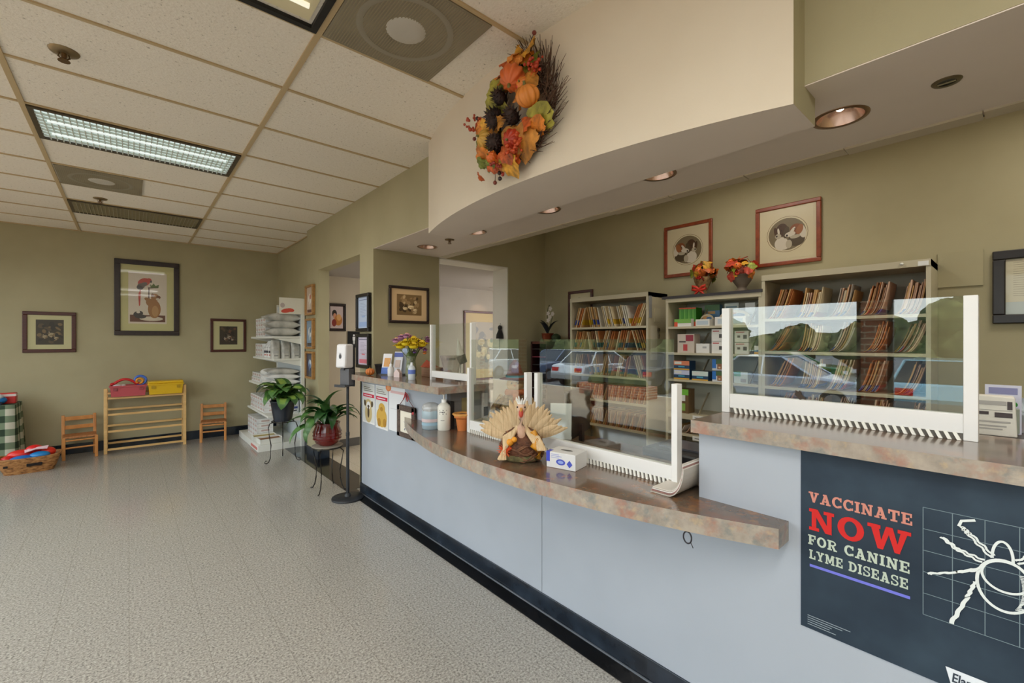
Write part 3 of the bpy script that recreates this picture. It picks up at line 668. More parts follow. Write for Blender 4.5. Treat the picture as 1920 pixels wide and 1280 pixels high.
def parrot(p, w, h, o):
    k = [0]
    def D(*a, rot=0, n=18): k[0] += 1; disc(p, a[0]*w, a[1]*h, a[2]*w, a[3]*h, a[4], o-.0003-k[0]*.00004, rot, n)
    def B(pts, m): k[0] += 1; blob(p, [(x*w, z*h) for x, z in pts], m, o-.0003-k[0]*.00004)
    B([(-.92, -.93), (.92, -.93), (.92, -.66), (-.92, -.66)], 1)
    D(.18, -.80, .62, .09, 2); D(.1, -.8, .4, .05, 0)
    B([(.0, .38), (.55, .42), (.55, .46), (0, .43)], 3); B([(.02, -.55), (.08, -.55), (.08, .4), (.02, .4)], 3)
    B([(.14, .42), (.56, .44), (.58, .56), (.40, .50), (.30, .60), (.2, .5), (.12, .56)], 4)
    B([(-.5, .12), (-.34, .5), (-.36, .34), (-.40, -.28), (-.46, -.33)], 5)
    D(-.20, .62, .34, .15, 5, rot=.55); D(-.36, .46, .20, .11, 6, rot=1.0); D(-.24, .52, .24, .08, 6, rot=.6); D(-.42, .40, .14, .10, 7, rot=1.1); D(.06, .70, .14, .09, 5); D(.16, .66, .05, .05, 8)
    D(-.5, -.62, .26, .11, 8, rot=.4); D(-.38, -.72, .3, .08, 8); D(-.5, -.55, .1, .05, 0)
    D(.34, -.42, .34, .36, 9); D(.18, -.18, .26, .18, 9, rot=.8); D(.0, -.05, .2, .07, 9, rot=-.5); D(.38, .04, .22, .15, 9); D(.24, .12, .08, .08, 10); D(.56, .06, .12, .06, 10, rot=-.4); D(.38, -.5, .18, .22, 11); D(.52, -.02, .1, .05, 2)
c, w, h = rect_pose((214, 484), (336, 629), Y=YF)
picture('framed_picture', 'large dark-framed print of a red parrot on a perch above a begging dog', 'picture', c, 0, w, h, .068, BLACKF, M((188, 182, 128), .4, coat=.3), .085,
        parrot, [(206, 194, 176), (92, 52, 36), (196, 184, 164), (74, 40, 28), (86, 104, 44), (176, 60, 42), (96, 84, 74), (70, 62, 58), (52, 46, 48), (150, 104, 56), (112, 70, 38), (172, 130, 80)], .035, mh=.105)
# three plaques, one above another, at the corner of the long wall
pl_cols = [[(196, 178, 160), (232, 226, 214), (180, 80, 60), (60, 50, 44), (210, 200, 186)], [(120, 150, 176), (220, 224, 224), (70, 100, 130), (40, 44, 50), (180, 196, 206)], [(28, 46, 78), (120, 150, 190), (220, 226, 232), (20, 30, 50), (64, 96, 150)]]
pl_lab = ['top wooden wall plaque of three with a pale print, beside the bag shelves', 'middle wooden wall plaque of three with a light blue print', 'bottom wooden wall plaque of three with a dark navy print']
WPL = NM('plaque_wood', [(150, 108, 58), (176, 132, 76)], 20, 4, .4)
for i, (a, b) in enumerate((((576, 537), (591, 590)), ((576, 598), (591, 654)), ((576, 658), (591, 711)))):
    c, w, h = rect_pose(a, b, X=XW); 
    def pd(p, w, h, o):
        disc(p, 0, .1*h, w*.5, h*.4, 1, o-.0004); disc(p, .02, .25*h, w*.22, h*.2, 2, o-.0008); disc(p, -.02, -.2*h, w*.2, h*.35, 4, o-.001); p.box(-w*.8, o-.0012, -h*.95, w*.8, o, -h*.72, 3)
    picture('wall_plaque', pl_lab[i], 'plaque', (c.x, c.y-.02, c.z), -PI/2, w*.95, h, .03, WPL, WPL, 0, pd, pl_cols[i], .045)
def cert(p, w, h, o):
    p.box(-w*.85, o-.0006, h*.80, w*.85, o, h*.84, 1)
    for k in range(9): p.box(-w*.6, o-.0006, h*(.6-k*.1), w*(.2+.4*((k*7) % 3)/2), o, h*(.62-k*.1), 2)
    p.box(-w*.8, o-.0006, -h*.9, w*.8, o, -h*.60, 3); p.box(-w*.3, o-.0008, -h*.3, w*.3, o, -h*.2, 3)
for a, b, lb, cl in (((673, 553), (697, 621), 'upper black-framed certificate with pale blue page beside the return wall', [(188, 202, 226), (96, 110, 150), (120, 140, 180), (150, 176, 220)]),
                     ((673, 626), (697, 691), 'lower black-framed certificate with pink band beside the return wall', [(214, 206, 226), (90, 90, 120), (140, 130, 160), (226, 120, 140)])):
    c, w, h = rect_pose(a, b, X=XW)
    picture('framed_certificate', lb, 'certificate', c, -PI/2, w, h, .035, M((24, 22, 22), .3), M((230, 230, 226), .4), 0, cert, cl, .04)
def kid(p, w, h, o):
    disc(p, -.35*w, .35*h, w*.38, h*.34, 1, o-.0004); disc(p, -.3*w, .12*h, w*.26, h*.26, 2, o-.0006); disc(p, .25*w, -.25*h, w*.62, h*.5, 3, o-.0008); disc(p, .35*w, 0, w*.36, h*.3, 4, o-.001); disc(p, -.4*w, -.5*h, w*.36, h*.34, 5, o-.0012)
c, w, h = rect_pose((613, 568), (648, 621), Y=YH)
picture('framed_picture', 'small photo of child and dog in a dark frame on the cream hall wall', 'picture', c, 0, w, h, .03, BLACKF, M((60, 34, 28), .4), .012, kid, [(210, 190, 190), (34, 24, 22), (214, 150, 120), (196, 128, 62), (226, 170, 110), (140, 50, 44)])
# restroom sign
c, w, h = rect_pose((654, 621), (690, 651), Y=YH); c.x -= .02
t = thing('restroom_sign', 'black restroom sign with white man and woman figures on the hall wall', 'sign', (c.x, YH, c.z))
MB().box(-w/2, -.012, -h/2, w/2, -.001, h/2).build('plate', M((22, 22, 24), .35), t, bevel=.002)
s = MB()
for cx, sk in ((-.055, 0), (.0, 1)):
    disc(s, cx, .062, .014, .014, 0, -.0135); blob(s, [(cx-.02, .04), (cx+.02, .04), (cx+(.028 if sk else .018), -.015), (cx-(.028 if sk else .018), -.015)], 0, -.0135)
    blob(s, [(cx-.012, -.015), (cx-.002, -.015), (cx-.002, -.065), (cx-.012, -.065)], 0, -.0137); blob(s, [(cx+.002, -.015), (cx+.012, -.015), (cx+.012, -.065), (cx+.002, -.065)], 0, -.0139)
s.build('pictogram', M((235, 235, 235), .5), t)
# picture on the return wall and the tall one in the hallway
c, w, h = rect_pose((728, 534), (803, 607), Y=YR)
picture('framed_picture', 'sepia puppy picture in a dark frame on the olive return wall above the flowers', 'picture', c, 0, w, h, .028, BLACKF, M((206, 176, 134), .4), .062, scene_art(9), [(120, 94, 58), (150, 122, 84), (66, 46, 24), (190, 164, 124), (226, 204, 164)], mh=.058)
p, q = oY(869, 582, YH), oY(869, 714, YH); hh = p.z-q.z
picture('framed_picture', 'tall landscape picture in a dark red frame seen through the doorway', 'picture', (p.x+.42, YH, (p.z+q.z)/2), 0, .84, hh, .035, WOODF, M((160, 140, 98), .5), .12, scene_art(12), [(112, 96, 62), (70, 62, 38), (96, 84, 50), (150, 130, 84), (170, 150, 104)], mh=.16)
L = bpy.data.lights.new('picture_spot', 'SPOT'); L.energy = 3.5; L.spot_size = 1.0; L.spot_blend = .5; L.color = (1, .66, .42)
o = bpy.data.objects.new('picture_spot', L); COL.objects.link(o); o.location = (p.x+.32, YH-.45, ZO-.05); o.rotation_euler = Vector((0, .45, -.55)).to_track_quat('-Z', 'Y').to_euler()
t = thing('downlight', 'recessed lamp in the hallway ceiling over the tall picture', 'downlight', (p.x+.32, YH-.45, ZO)); MB().lathe([(.06, -.002), (.075, -.003), (.08, 0)], 20, caps=False).build('rim', M((150, 130, 110), .3, .6), t)
# pictures of the office wall
REDW = NM('reddish_frame_wood', [(122, 54, 28), (150, 72, 40)], 24, 4, .35)
def pups(flip):
    def d(p, w, h, o):
        k = [0]
        def D(x, z, rx, rz, m, rot=0): k[0] += 1; disc(p, x*flip*w*1.22, z*h*1.22, rx*w*1.22, rz*h*1.22, m, o-.0003-k[0]*.00005, rot*flip, 28)
        D(0, .0, .66, .60, 1); D(0, .0, .645, .585, 0); D(0, 0, .60, .54, 2)
        D(.30, -.22, .26, .22, 8); D(-.18, -.30, .22, .22, 4); D(-.10, -.36, .2, .15, 4); D(.06, -.34, .10, .14, 9)
        D(-.16, .16, .19, .22, 3); D(-.02, .06, .09, .20, 8, -.2); D(-.34, .08, .07, .20, 3, .25); D(-.27, .12, .035, .12, 4, .12); D(-.28, -.04, .10, .09, 9); D(-.33, -.03, .03, .03, 6); D(-.17, .14, .02, .02, 6)
        D(.48, .02, .11, .22, 4, .2); D(.30, .13, .20, .17, 5, -.2); D(.40, .10, .10, .17, 7, -.3); D(.10, -.02, .17, .085, 4, .15); D(.17, .09, .05, .14, 4, -.6); D(.0, -.05, .035, .035, 6); D(.25, .13, .02, .02, 6); D(.26, -.12, .16, .06, 9, .1)
    return d
pcol = [(206, 194, 160), (120, 96, 70), (116, 102, 76), (72, 48, 30), (206, 196, 178), (128, 72, 38), (40, 30, 24), (150, 92, 52), (76, 62, 42), (176, 164, 142)]
c, w, h = rect_pose((1247, 428), (1337, 512), X=XB)
picture('framed_picture', 'square red-framed portrait of two puppies partly behind the burlap fall bouquet', 'picture', c, -PI/2, w, h, .034, REDW, M((206, 194, 160), .4), .02, pups(-1), pcol)
c, w, h = rect_pose((1418, 394), (1541, 489), X=XB)
picture('framed_picture', 'red-framed oval portrait of two beagle puppies above the right file shelf', 'picture', c, -PI/2, w, h, .034, REDW, M((206, 194, 160), .4), .02, pups(1), pcol)
a, b = oX(1067, 547, XB), oX(1113, 545, XB)
picture('framed_picture', 'dark-framed cream picture partly hidden behind the left file shelf', 'picture', (XB, (a.y+b.y)/2, a.z-.32), -PI/2, a.y-b.y, .64, .035, WOODF, M((196, 186, 148), .4), .03, scene_art(4), [(200, 190, 156), (190, 180, 146), (180, 170, 136), (196, 186, 150), (206, 196, 160)])
a, b = oX(1861, 473, XB), oX(1861, 607, XB)
def doc(p, w, h, o):
    for k in range(16): p.box(-w*.86, o-.0006, h*(.86-k*.08), w*(.3+.5*((k*5) % 4)/3), o, h*(.87-k*.08), 1)
    p.box(-w, o-.0004, -h, w, o, -h*.55, 2)
picture('framed_certificate', 'black-framed licence page on the office wall at the right edge', 'certificate', (XB, a.y-.29, (a.z+b.z)/2), -PI/2, .58, a.z-b.z, .058, M((30, 24, 20), .35), M((200, 190, 150), .4), 0, doc, [(196, 188, 156), (130, 122, 104), (176, 184, 176)], .035)
t = thing('wall_patch', 'olive access panel on the office wall over the right end of the file shelf', 'panel', (XB, .27, 2.02), -PI/2)
MB().box(-.11, -.012, -.1, .11, -.001, .14).build('panel', OLIVE, t)

# ================================================================ children's corner at the far wall
OAK = NM('orange_pine', [(176, 112, 54), (206, 142, 78), (190, 124, 62)], 9, 5, .4, stretch=(1, 1, .25))
PINE = NM('pale_pine', [(196, 152, 92), (220, 180, 118), (206, 164, 102)], 9, 5, .42, stretch=(.25, 1, 1))
def child_chair(label, loc, rz, sc=1):
    t = thing('child_chair', label, 'chair', loc, rz, 'small wooden chairs by the far wall'); w, d, sh, bh = .32*sc, .28*sc, .29*sc, .57*sc
    for s in (-1, 1):
        MB().box(s*w/2-.016, -d/2-.016, 0, s*w/2+.016, -d/2+.016, sh+.01).build('leg', OAK, t, bevel=.005)
        b = MB(); x = s*w/2
        b.add([(x-.016, d/2-.016, 0), (x+.016, d/2-.016, 0), (x+.016, d/2+.016, 0), (x-.016, d/2+.016, 0), (x-.016, d/2-.016, sh), (x+.016, d/2-.016, sh), (x+.016, d/2+.016, sh), (x-.016, d/2+.016, sh),
               (x-.016, d/2+.03, bh), (x+.016, d/2+.03, bh), (x+.016, d/2+.056, bh), (x-.016, d/2+.056, bh)],
              [(3, 2, 1, 0), (0, 1, 5, 4), (1, 2, 6, 5), (2, 3, 7, 6), (3, 0, 4, 7), (4, 5, 9, 8), (5, 6, 10, 9), (6, 7, 11, 10), (7, 4, 8, 11), (8, 9, 10, 11)])
        b.build('leg', OAK, t, bevel=.004)
        MB().cyl((s*w/2, -d/2, .10*sc), (s*w/2, d/2, .12*sc), .010).build('stretcher', OAK, t)
    MB().box(-w/2-.006, -d/2-.012, sh-.004, w/2+.006, d/2+.012, sh+.022).build('seat', NM('woven_seat', [(150, 92, 50), (188, 128, 76)], 40, 2, .6, .3, 80), t, bevel=.008)
    MB().cyl((-w/2, -d/2, .16*sc), (w/2, -d/2, .16*sc), .011).build('stretcher', OAK, t); MB().cyl((-w/2, -d/2, sh-.03), (w/2, -d/2, sh-.03), .011).build('stretcher', OAK, t)
    for z in (.40*sc, .52*sc):
        y = d/2+.035*(z-sh)/(bh-sh)+.012
        MB().box(-w/2+.012, y-.008, z-.026, w/2-.012, y+.008, z+.026).build('back_slat', OAK, t, bevel=.005)
    return t
a, b = oZ(133, 854, 0), oZ(185, 846, 0)
child_chair('orange-brown wooden child chair between the toy basket and the pine rack', ((a.x+b.x)/2-.04, 8.22, 0), .10, .96)
child_chair('paler wooden child chair between the pine rack and the bag shelves', (oZ(400, 822, 0).x-.01, 8.26, 0), -.14, .97)
# pine rack
xl, xr = oY(198, 840, 8.2).x, oY(346, 830, 8.2).x; RW = xr-xl; ztop = oY(200, 728, 8.2).z
t = thing('toy_rack', 'pine rack with open slanted slats holding a red bin and a yellow bin', 'rack', ((xl+xr)/2, 8.30, 0)); hw = RW/2
for s in (-1, 1):
    for y in (-.13, .13): MB().box(s*hw-.018, y-.018, 0, s*hw+.018, y+.018, ztop-(.0 if y < 0 else .04)).build('post', PINE, t, bevel=.004)
    MB().box(s*hw-.012, -.13, ztop-.19, s*hw+.012, .13, ztop-.15).build('side_rail', PINE, t)
for z in (.055, .30, .53, .755):
    for y, dz in ((-.125, 0), (.10, .05)):
        MB().box(-hw+.01, y-.012, z+dz-.014, hw-.01, y+.012, z+dz+.014).build('slat', PINE, t, bevel=.004)
    if z > .1 and z < .7: MB().add([(-hw+.02, -.12, z+.004), (hw-.02, -.12, z+.004), (hw-.02, .10, z+.055), (-hw+.02, .10, z+.055), (-hw+.02, -.12, z-.004), (hw-.02, -.12, z-.004), (hw-.02, .10, z+.047), (-hw+.02, .10, z+.047)], [(0, 1, 2, 3), (7, 6, 5, 4), (0, 4, 5, 1), (1, 5, 6, 2), (2, 6, 7, 3), (3, 7, 4, 0)]).build('shelf_board', PINE, t) if False else None
def bin_(name, label, col, x, y, z, w, d, h, lidded):
    t = thing(name, label, 'bin', (x, y, z)); hw, hd = w/2, d/2; k = .93
    o = [(-hw, -hd), (hw, -hd), (hw, hd), (-hw, hd)]; m = MB(); g = .006
    lo_ = [(p[0]*k, p[1]*k) for p in o]; inn = [(p[0]-math.copysign(g, p[0]), p[1]-math.copysign(g, p[1])) for p in o]; il = [(p[0]*k, p[1]*k) for p in inn]
    v = [(*p, 0) for p in lo_]+[(*p, h) for p in o]+[(*p, h) for p in inn]+[(*p, .008) for p in il]
    f = [(3, 2, 1, 0)]+[(i, (i+1) % 4, 4+(i+1) % 4, 4+i) for i in range(4)]+[(4+i, 4+(i+1) % 4, 8+(i+1) % 4, 8+i) for i in range(4)]+[(8+i, 8+(i+1) % 4, 12+(i+1) % 4, 12+i) for i in range(4)]+[(12, 13, 14, 15)]
    m.add(v, f); m.build('body', M(col, .35), t)
    r = MB().box(-hw-.008, -hd-.01, h-.02, hw+.008, -hd, h).box(-hw-.008, hd, h-.02, hw+.008, hd+.01, h).box(-hw-.01, -hd, h-.02, -hw, hd, h).box(hw, -hd, h-.02, hw+.01, hd, h)
    r.build('rim', M(col, .3), t)
    for s in (-1, 1): MB().box(s*hw*.72-.02, -hd-.016, h*.55, s*hw*.72+.02, -hd-.002, h*.80).build('latch', M(tuple(c*.8 for c in col), .4), kids(t)[0])
    if lidded: MB().box(-hw-.004, -hd-.006, h, hw+.004, hd+.006, h+.035).build('lid', M(col, .3), t, bevel=.012)
    return t
BZ = .775
bin_('storage_bin', 'faded red plastic toy bin on the left of the pine rack', (186, 78, 84), -.5*0+xl+.045+RW*.22, 8.24, BZ, RW*.44, .24, .15, False)
bin_('storage_bin', 'yellow plastic toy bin with lid on the pine rack', (222, 178, 20), xl+.03+RW*.71, 8.24, BZ, RW*.46, .24, .155, True)
t = thing('toy_telephone', 'red arched plastic toy lying on the red bin', 'toy', (xl+.20, 8.22, BZ+.15)); m = MB()
m.tube([(-.13+.26*i/12, 0, .012+.07*math.sin(PI*i/12)) for i in range(13)], .018, 10); m.build('handle', M((200, 34, 36), .3), t)
for sx_ in (-.13, .14): MB().ball((sx_, 0, .02), .029, sz=.7).build('ear_piece', M((190, 30, 34), .3), t)
t = thing('toy_ring', 'blue and yellow ring toy on the red bin', 'toy', (xl+.365, 8.22, BZ+.155))
MB().tube([(.062*math.cos(2*PI*i/24), 0, .055+.06*math.sin(2*PI*i/24)) for i in range(24)], .016, 8, closed=True).build('ring', M((70, 110, 200), .3), t)
MB().tube([(.034*math.cos(2*PI*i/20)-.01, -.012, .045+.034*math.sin(2*PI*i/20)) for i in range(20)], .015, 8, closed=True).build('inner_ring', M((222, 150, 40), .3), t)
t = thing('toy_animal', 'white plastic toy lying in the red bin', 'toy', (xl+.12, 8.22, BZ+.135)); MB().ball((0, 0, .012), .05, sz=.35).build('body', M((220, 210, 214), .4), t); MB().ball((.06, .01, .012), .03, sz=.5).build('head', M((226, 216, 216), .4), t)
# table with checked cloth
CHECK = bpy.data.materials.new('checked_cloth'); CHECK.use_nodes = True; _t = CHECK.node_tree; _c = _t.nodes.new('ShaderNodeTexCoord'); _bs = _t.nodes['Principled BSDF']; _bs.inputs['Roughness'].default_value = .85
_sp = _t.nodes.new('ShaderNodeSeparateXYZ'); _t.links.new(_c.outputs['Object'], _sp.inputs[0])
def _stripe(sock, extra=None):
    a = _t.nodes.new('ShaderNodeMath'); a.operation = 'MULTIPLY'; a.inputs[1].default_value = 6.2
    if extra: ad = _t.nodes.new('ShaderNodeMath'); ad.operation = 'ADD'; _t.links.new(sock, ad.inputs[0]); _t.links.new(extra, ad.inputs[1]); sock = ad.outputs[0]
    _t.links.new(sock, a.inputs[0]); b = _t.nodes.new('ShaderNodeMath'); b.operation = 'FRACT'; _t.links.new(a.outputs[0], b.inputs[0])
    c = _t.nodes.new('ShaderNodeMath'); c.operation = 'GREATER_THAN'; c.inputs[1].default_value = .5; _t.links.new(b.outputs[0], c.inputs[0]); return c.outputs[0]
_s1 = _stripe(_sp.outputs['X'], _sp.outputs['Y']); _s2 = _stripe(_sp.outputs['Z'])
_ad = _t.nodes.new('ShaderNodeMath'); _ad.operation = 'ADD'; _t.links.new(_s1, _ad.inputs[0]); _t.links.new(_s2, _ad.inputs[1])
_dv = _t.nodes.new('ShaderNodeMath'); _dv.operation = 'MULTIPLY'; _dv.inputs[1].default_value = .5; _t.links.new(_ad.outputs[0], _dv.inputs[0])
_rp = _t.nodes.new('ShaderNodeValToRGB'); _rp.color_ramp.interpolation = 'CONSTANT'; _e = _rp.color_ramp.elements; _e.new(.66); _e[0].position = 0; _e[0].color = lin((206, 206, 188)); _e[1].position = .33; _e[1].color = lin((120, 138, 112)); _e[2].position = .66; _e[2].color = lin((46, 66, 48))
_t.links.new(_dv.outputs[0], _rp.inputs[0]); _t.links.new(_rp.outputs[0], _bs.inputs['Base Color'])
tx = oY(34, 757, 7.98)
t = thing('play_table', 'low play table hidden under the green checked cloth at the far left', 'table', (tx.x-.50, 8.20, 0)); th = tx.z-.012
MB().box(-.46, -.22, th-.03, .46, .22, th-.001).build('table_top', PINE, t)
for sx in (-1, 1):
    for sy in (-1, 1): MB().box(sx*.42-.02, sy*.19-.02, 0, sx*.42+.02, sy*.19+.02, th-.03).build('leg', PINE, t)
m = MB(); N = 64; rows = 9; vs = []
for j in range(rows+1):
    for i in range(N):
        a = 2*PI*i/N; q = max(abs(math.cos(a)), abs(math.sin(a))); bx, by = .475*math.cos(a)/q, .235*math.sin(a)/q
        bx = max(-.475, min(.475, bx*1.0)); k = j/rows; fl = k*(.055+.05*math.sin(i*9*2*PI/N)+.02*math.sin(i*4*2*PI/N+1))
        vs.append((bx*(1+fl*1.1), by*(1+fl*1.5), th+.004-k*(th-.03)))
m.add(vs, [(j*N+i, (j+1)*N+i, (j+1)*N+(i+1) % N, j*N+(i+1) % N) for j in range(rows) for i in range(N)], 0, True); m.add(vs[:N], [tuple(range(N))], 0)
o = m.build('tablecloth', CHECK, None, (tx.x-.50, 8.20, 0)); tag(o, 'green and white checked tablecloth hanging to the floor at the far left', 'tablecloth')
zt = th+.006
t = thing('toy_box', 'red and white toy block on the checked tablecloth', 'toy', (tx.x-.12, 8.20, zt)); MB().box(-.08, -.06, 0, .08, .06, .13).build('body', M((200, 36, 36), .35), t, bevel=.01); MB().box(-.082, -.0615, .09, .082, .0615, .118).build('band', M((226, 206, 200), .4), t)
t = thing('toy_truck', 'blue rounded toy with a white patch on the checked tablecloth', 'toy', (tx.x-.20, 8.08, zt)); MB().ball((0, 0, .055), .085, sx=1.2, sy=.7, sz=.65, n=18).build('body', M((26, 110, 178), .3), t); MB().ball((.03, -.02, .10), .045, sz=.7).build('cabin', M((206, 214, 222), .35), t); MB().tube([(-.06, -.055, .02), (-.05, -.06, .02)], .02, 10).tube([(.06, -.055, .02), (.05, -.06, .02)], .02, 10).build('wheel', M((30, 36, 50), .5), t)
t = thing('toy_parcel', 'red and white bundle at the back of the checked tablecloth', 'toy', (tx.x-.33, 8.26, zt)); MB().box(-.12, -.05, 0, .12, .05, .12).build('body', M((196, 44, 44), .4), t, bevel=.02); MB().box(-.124, -.052, .03, .124, .052, .07).build('wrap', M((224, 190, 186), .5), t, bevel=.005)
# wicker basket with red and blue toys
WICK = NM('wicker', [(104, 66, 34), (164, 112, 62), (186, 136, 82)], 26, 3, .65, .6, 60, stretch=(1, 1, 2.2))
bk = oY(60, 850, 7.72); BX, BY = bk.x-.02, 7.72
t = thing('wicker_basket', 'brown wicker basket of red and blue toys beside the checked tablecloth', 'basket', (BX, BY, 0), .10)
m = MB(); N = 40; vs = []; prof = [(.19, 0), (.215, .06), (.235, .12), (.25, .165), (.258, .185), (.248, .187), (.238, .165), (.205, .05), (.18, .012), (.001, .012)]
for (r, z) in prof:
    for i in range(N):
        a = 2*PI*i/N; wv = .004*math.sin(i*PI) if z < .17 else 0; e_ = (abs(math.cos(a))**4+abs(math.sin(a))**4)**-.25
        vs.append((r*math.cos(a)*e_*1.05*(1+.012*((i+int(z*60)) % 2)), r*math.sin(a)*e_*.66, z+(.02*abs(math.cos(a))**3 if z > .1 else 0)))
m.add(vs, [(j*N+i, j*N+(i+1) % N, (j+1)*N+(i+1) % N, (j+1)*N+i) for j in range(len(prof)-1) for i in range(N)], 0, True)
m.build('weave', WICK, t)
MB().box(-.012-.01, -.171, .085, .105, -.160, .118).build('handle_hole', M((26, 16, 12), .9), t, bevel=.012); MB().box(-.20, -.165, .095, -.165, -.158, .12).build('handle_hole', M((26, 16, 12), .9), t, bevel=.008)
r_ = random.Random(2)
balls = [(-.17, -.02, .165, (206, 30, 30), 'small red toy at the left end of the wicker basket', .062, 1.0), (-.07, .02, .205, (216, 40, 32), 'long red toy across the top of the wicker basket', .075, 1.5), (.04, .04, .245, (212, 28, 30), 'topmost red toy in the wicker basket', .07, 1.1),
         (.15, .02, .20, (222, 50, 34), 'red toy at the right end of the wicker basket', .075, 1.0), (-.05, -.07, .155, (24, 104, 180), 'flat blue toy at the front left in the wicker basket', .07, 1.7), (.085, -.07, .185, (30, 124, 190), 'rounded blue toy at the front right in the wicker basket', .062, 1.5)]
for x, y, z, c_, lb, r, st in balls:
    q = Matrix.Rotation(.10, 4, 'Z') @ Vector((x, y, z))
    o = MB().ball((0, 0, 0), r, sx=st, sz=.75, n=18, k=12, lobes=5, depth=.05).build('soft_toy', M(c_, .35), None, (BX+q.x, BY+q.y, q.z), .1); tag(o, lb, 'toy', 'toys in the wicker basket')
o = MB().add([(-.09, -.05, 0), (.0, -.06, .03), (.09, -.03, .02), (.10, .02, .05), (0, .03, .04), (-.10, .02, .02)], [(0, 1, 4, 5), (1, 2, 3, 4)], 0, True).add([(-.09, -.05, -.004), (.0, -.06, .026), (.09, -.03, .016), (.10, .02, .046), (0, .03, .036), (-.10, .02, .016)], [(5, 4, 1, 0), (4, 3, 2, 1)]).build('cloth_scrap', M((228, 190, 196), .8), None, (BX+.06, BY-.03, .235)); tag(o, 'pink and white cloth lying over the toys in the basket', 'cloth')
# ================================================================ pet food shelving
SHW = M((232, 232, 224), .4); 
UX, UY0, UY1 = 1.945, 6.90, 8.30
sh = thing('gondola_shelving', 'white metal shelving unit stacked with pale pet food bags in the corner', 'shelving', (UX, (UY0+UY1)/2, 0)); hl = (UY1-UY0)/2
MB().box(-.03, -hl, 0, 0, hl, 2.12).build('back_panel', M((206, 212, 214), .45), sh)
for s in (-1, 1): MB().box(-.045, s*hl-.02, 0, .0, s*hl+.02, 2.15).build('upright', SHW, sh)
MB().box(-.60, -hl, 0, -.03, hl, .095).build('base_deck', SHW, sh, bevel=.004)
MB().box(-.604, -hl+.05, .025, -.600, -hl+.45, .06).build('red_mark', M((206, 120, 110), .5), sh)
SHELF_Z = (.49, .90, 1.29, 1.61); SHELF_D = (.48, .46, .40, .43)
for z, d in zip(SHELF_Z, SHELF_D):
    s_ = MB().box(-d, -hl, z-.03, -.03, hl, z).build('shelf', SHW, sh, bevel=.003)
    for s in (-1, 1): MB().add([(-.03, s*(hl-.02)-.004, z-.12), (-.03, s*(hl-.02)+.004, z-.12), (-d+.02, s*(hl-.02)+.004, z-.032), (-d+.02, s*(hl-.02)-.004, z-.032), (-.03, s*(hl-.02)+.004, z-.03), (-.03, s*(hl-.02)-.004, z-.03)], [(0, 1, 2, 3), (1, 4, 2), (0, 3, 5), (0, 5, 4, 1)]).build('bracket', SHW, sh)
hp = MB().box(-.34, -hl-.035, 1.93, -.01, -hl-.021, 2.16).build('header_sign', M((234, 230, 216), .4), sh)
m = MB(); disc(m, -.25, 1.975, .07, .03, 0, -hl-.037, .2); disc(m, -.20, 1.985, .055, .026, 0, -hl-.038, -.1); disc(m, -.30, 2.05, .03, .035, 1, -hl-.037)
m.build('red_emblem', [M((216, 88, 70), .5), M((190, 176, 170), .5)], hp)
BAGW = NM('pale_bag_film', [(206, 206, 204), (228, 228, 226), (240, 240, 238)], 7, 4, .38, .35, 12); BAGG = NM('grey_bag_film', [(150, 148, 140), (190, 188, 180), (214, 212, 204)], 6, 4, .4, .4, 10)
INK = M((70, 72, 84), .5); PINKI = M((206, 130, 120), .5); BLUEI = M((60, 80, 150), .5)
def pillow(w, d, h, mats, name, upright=False, ink=None):
    """a filled bag: rounded pillow with pinched ends; standing ones are pinched at the top only"""
    m = MB(); N, K = 22, 12; vs = []
    for j in range(K+1):
        v = -1+2*j/K
        for i in range(N):
            a = 2*PI*i/N; ca, sa = math.cos(a), math.sin(a); q = (abs(ca)**4+abs(sa)**4)**-.25
            if upright:
                fl = 1-.0*max(0, v); th = (1 if v < .1 else max(.06, 1-((v-.1)/.9)**1.6)); wd = 1-.10*max(0, v)-.06*(v < -.85)
                vs.append((ca*q*w/2*wd, sa*q*d/2*th, h*(v+1)/2))
            else:
                t = max(.10, (1-abs(v)**3)); wob = 1+.03*math.sin(5*v+3*a)
                vs.append((v*w/2, ca*q*d/2*(1-.08*abs(v)**4), h/2+sa*q*h/2*t*wob))
    m.add(vs, [(j*N+i, j*N+(i+1) % N, (j+1)*N+(i+1) % N, (j+1)*N+i) for j in range(K) for i in range(N)], 0, True)
    m.add(vs[:N], [tuple(range(N-1, -1, -1))]); m.add(vs[-N:], [tuple(range(N))])
    if ink:
        if upright:
            m.box(-w*.3, -d/2-.002, h*.28, w*.3, -d/2+.004, h*.42, 1); m.box(-w*.2, -d/2-.003, h*.12, w*.24, -d/2+.004, h*.2, 2); m.box(-w*.24, -d/2*.96, h*.5, w*.24, -d/2+.01, h*.62, 3 if len(mats) > 3 else 1)
    return m
def carton(w, d, h, name, label, col, marks, loc, rz, group=None, cat='box'):
    """a printed carton: marks = (colour, x0, z0, x1, z1) in shares of its front face"""
    m = MB().box(-w/2, -d/2, 0, w/2, d/2, h, 0); mm = [M(col, .45)]
    for i, (c, x0, z0, x1, z1) in enumerate(marks):
        mm.append(M(c, .45)); m.box(-w/2+x0*w, -d/2-.0012-.0002*i, z0*h, -w/2+x1*w, -d/2+.001, z1*h, i+1)
    o = m.build(name, mm, None, loc, rz); return tag(o, label, cat, group)
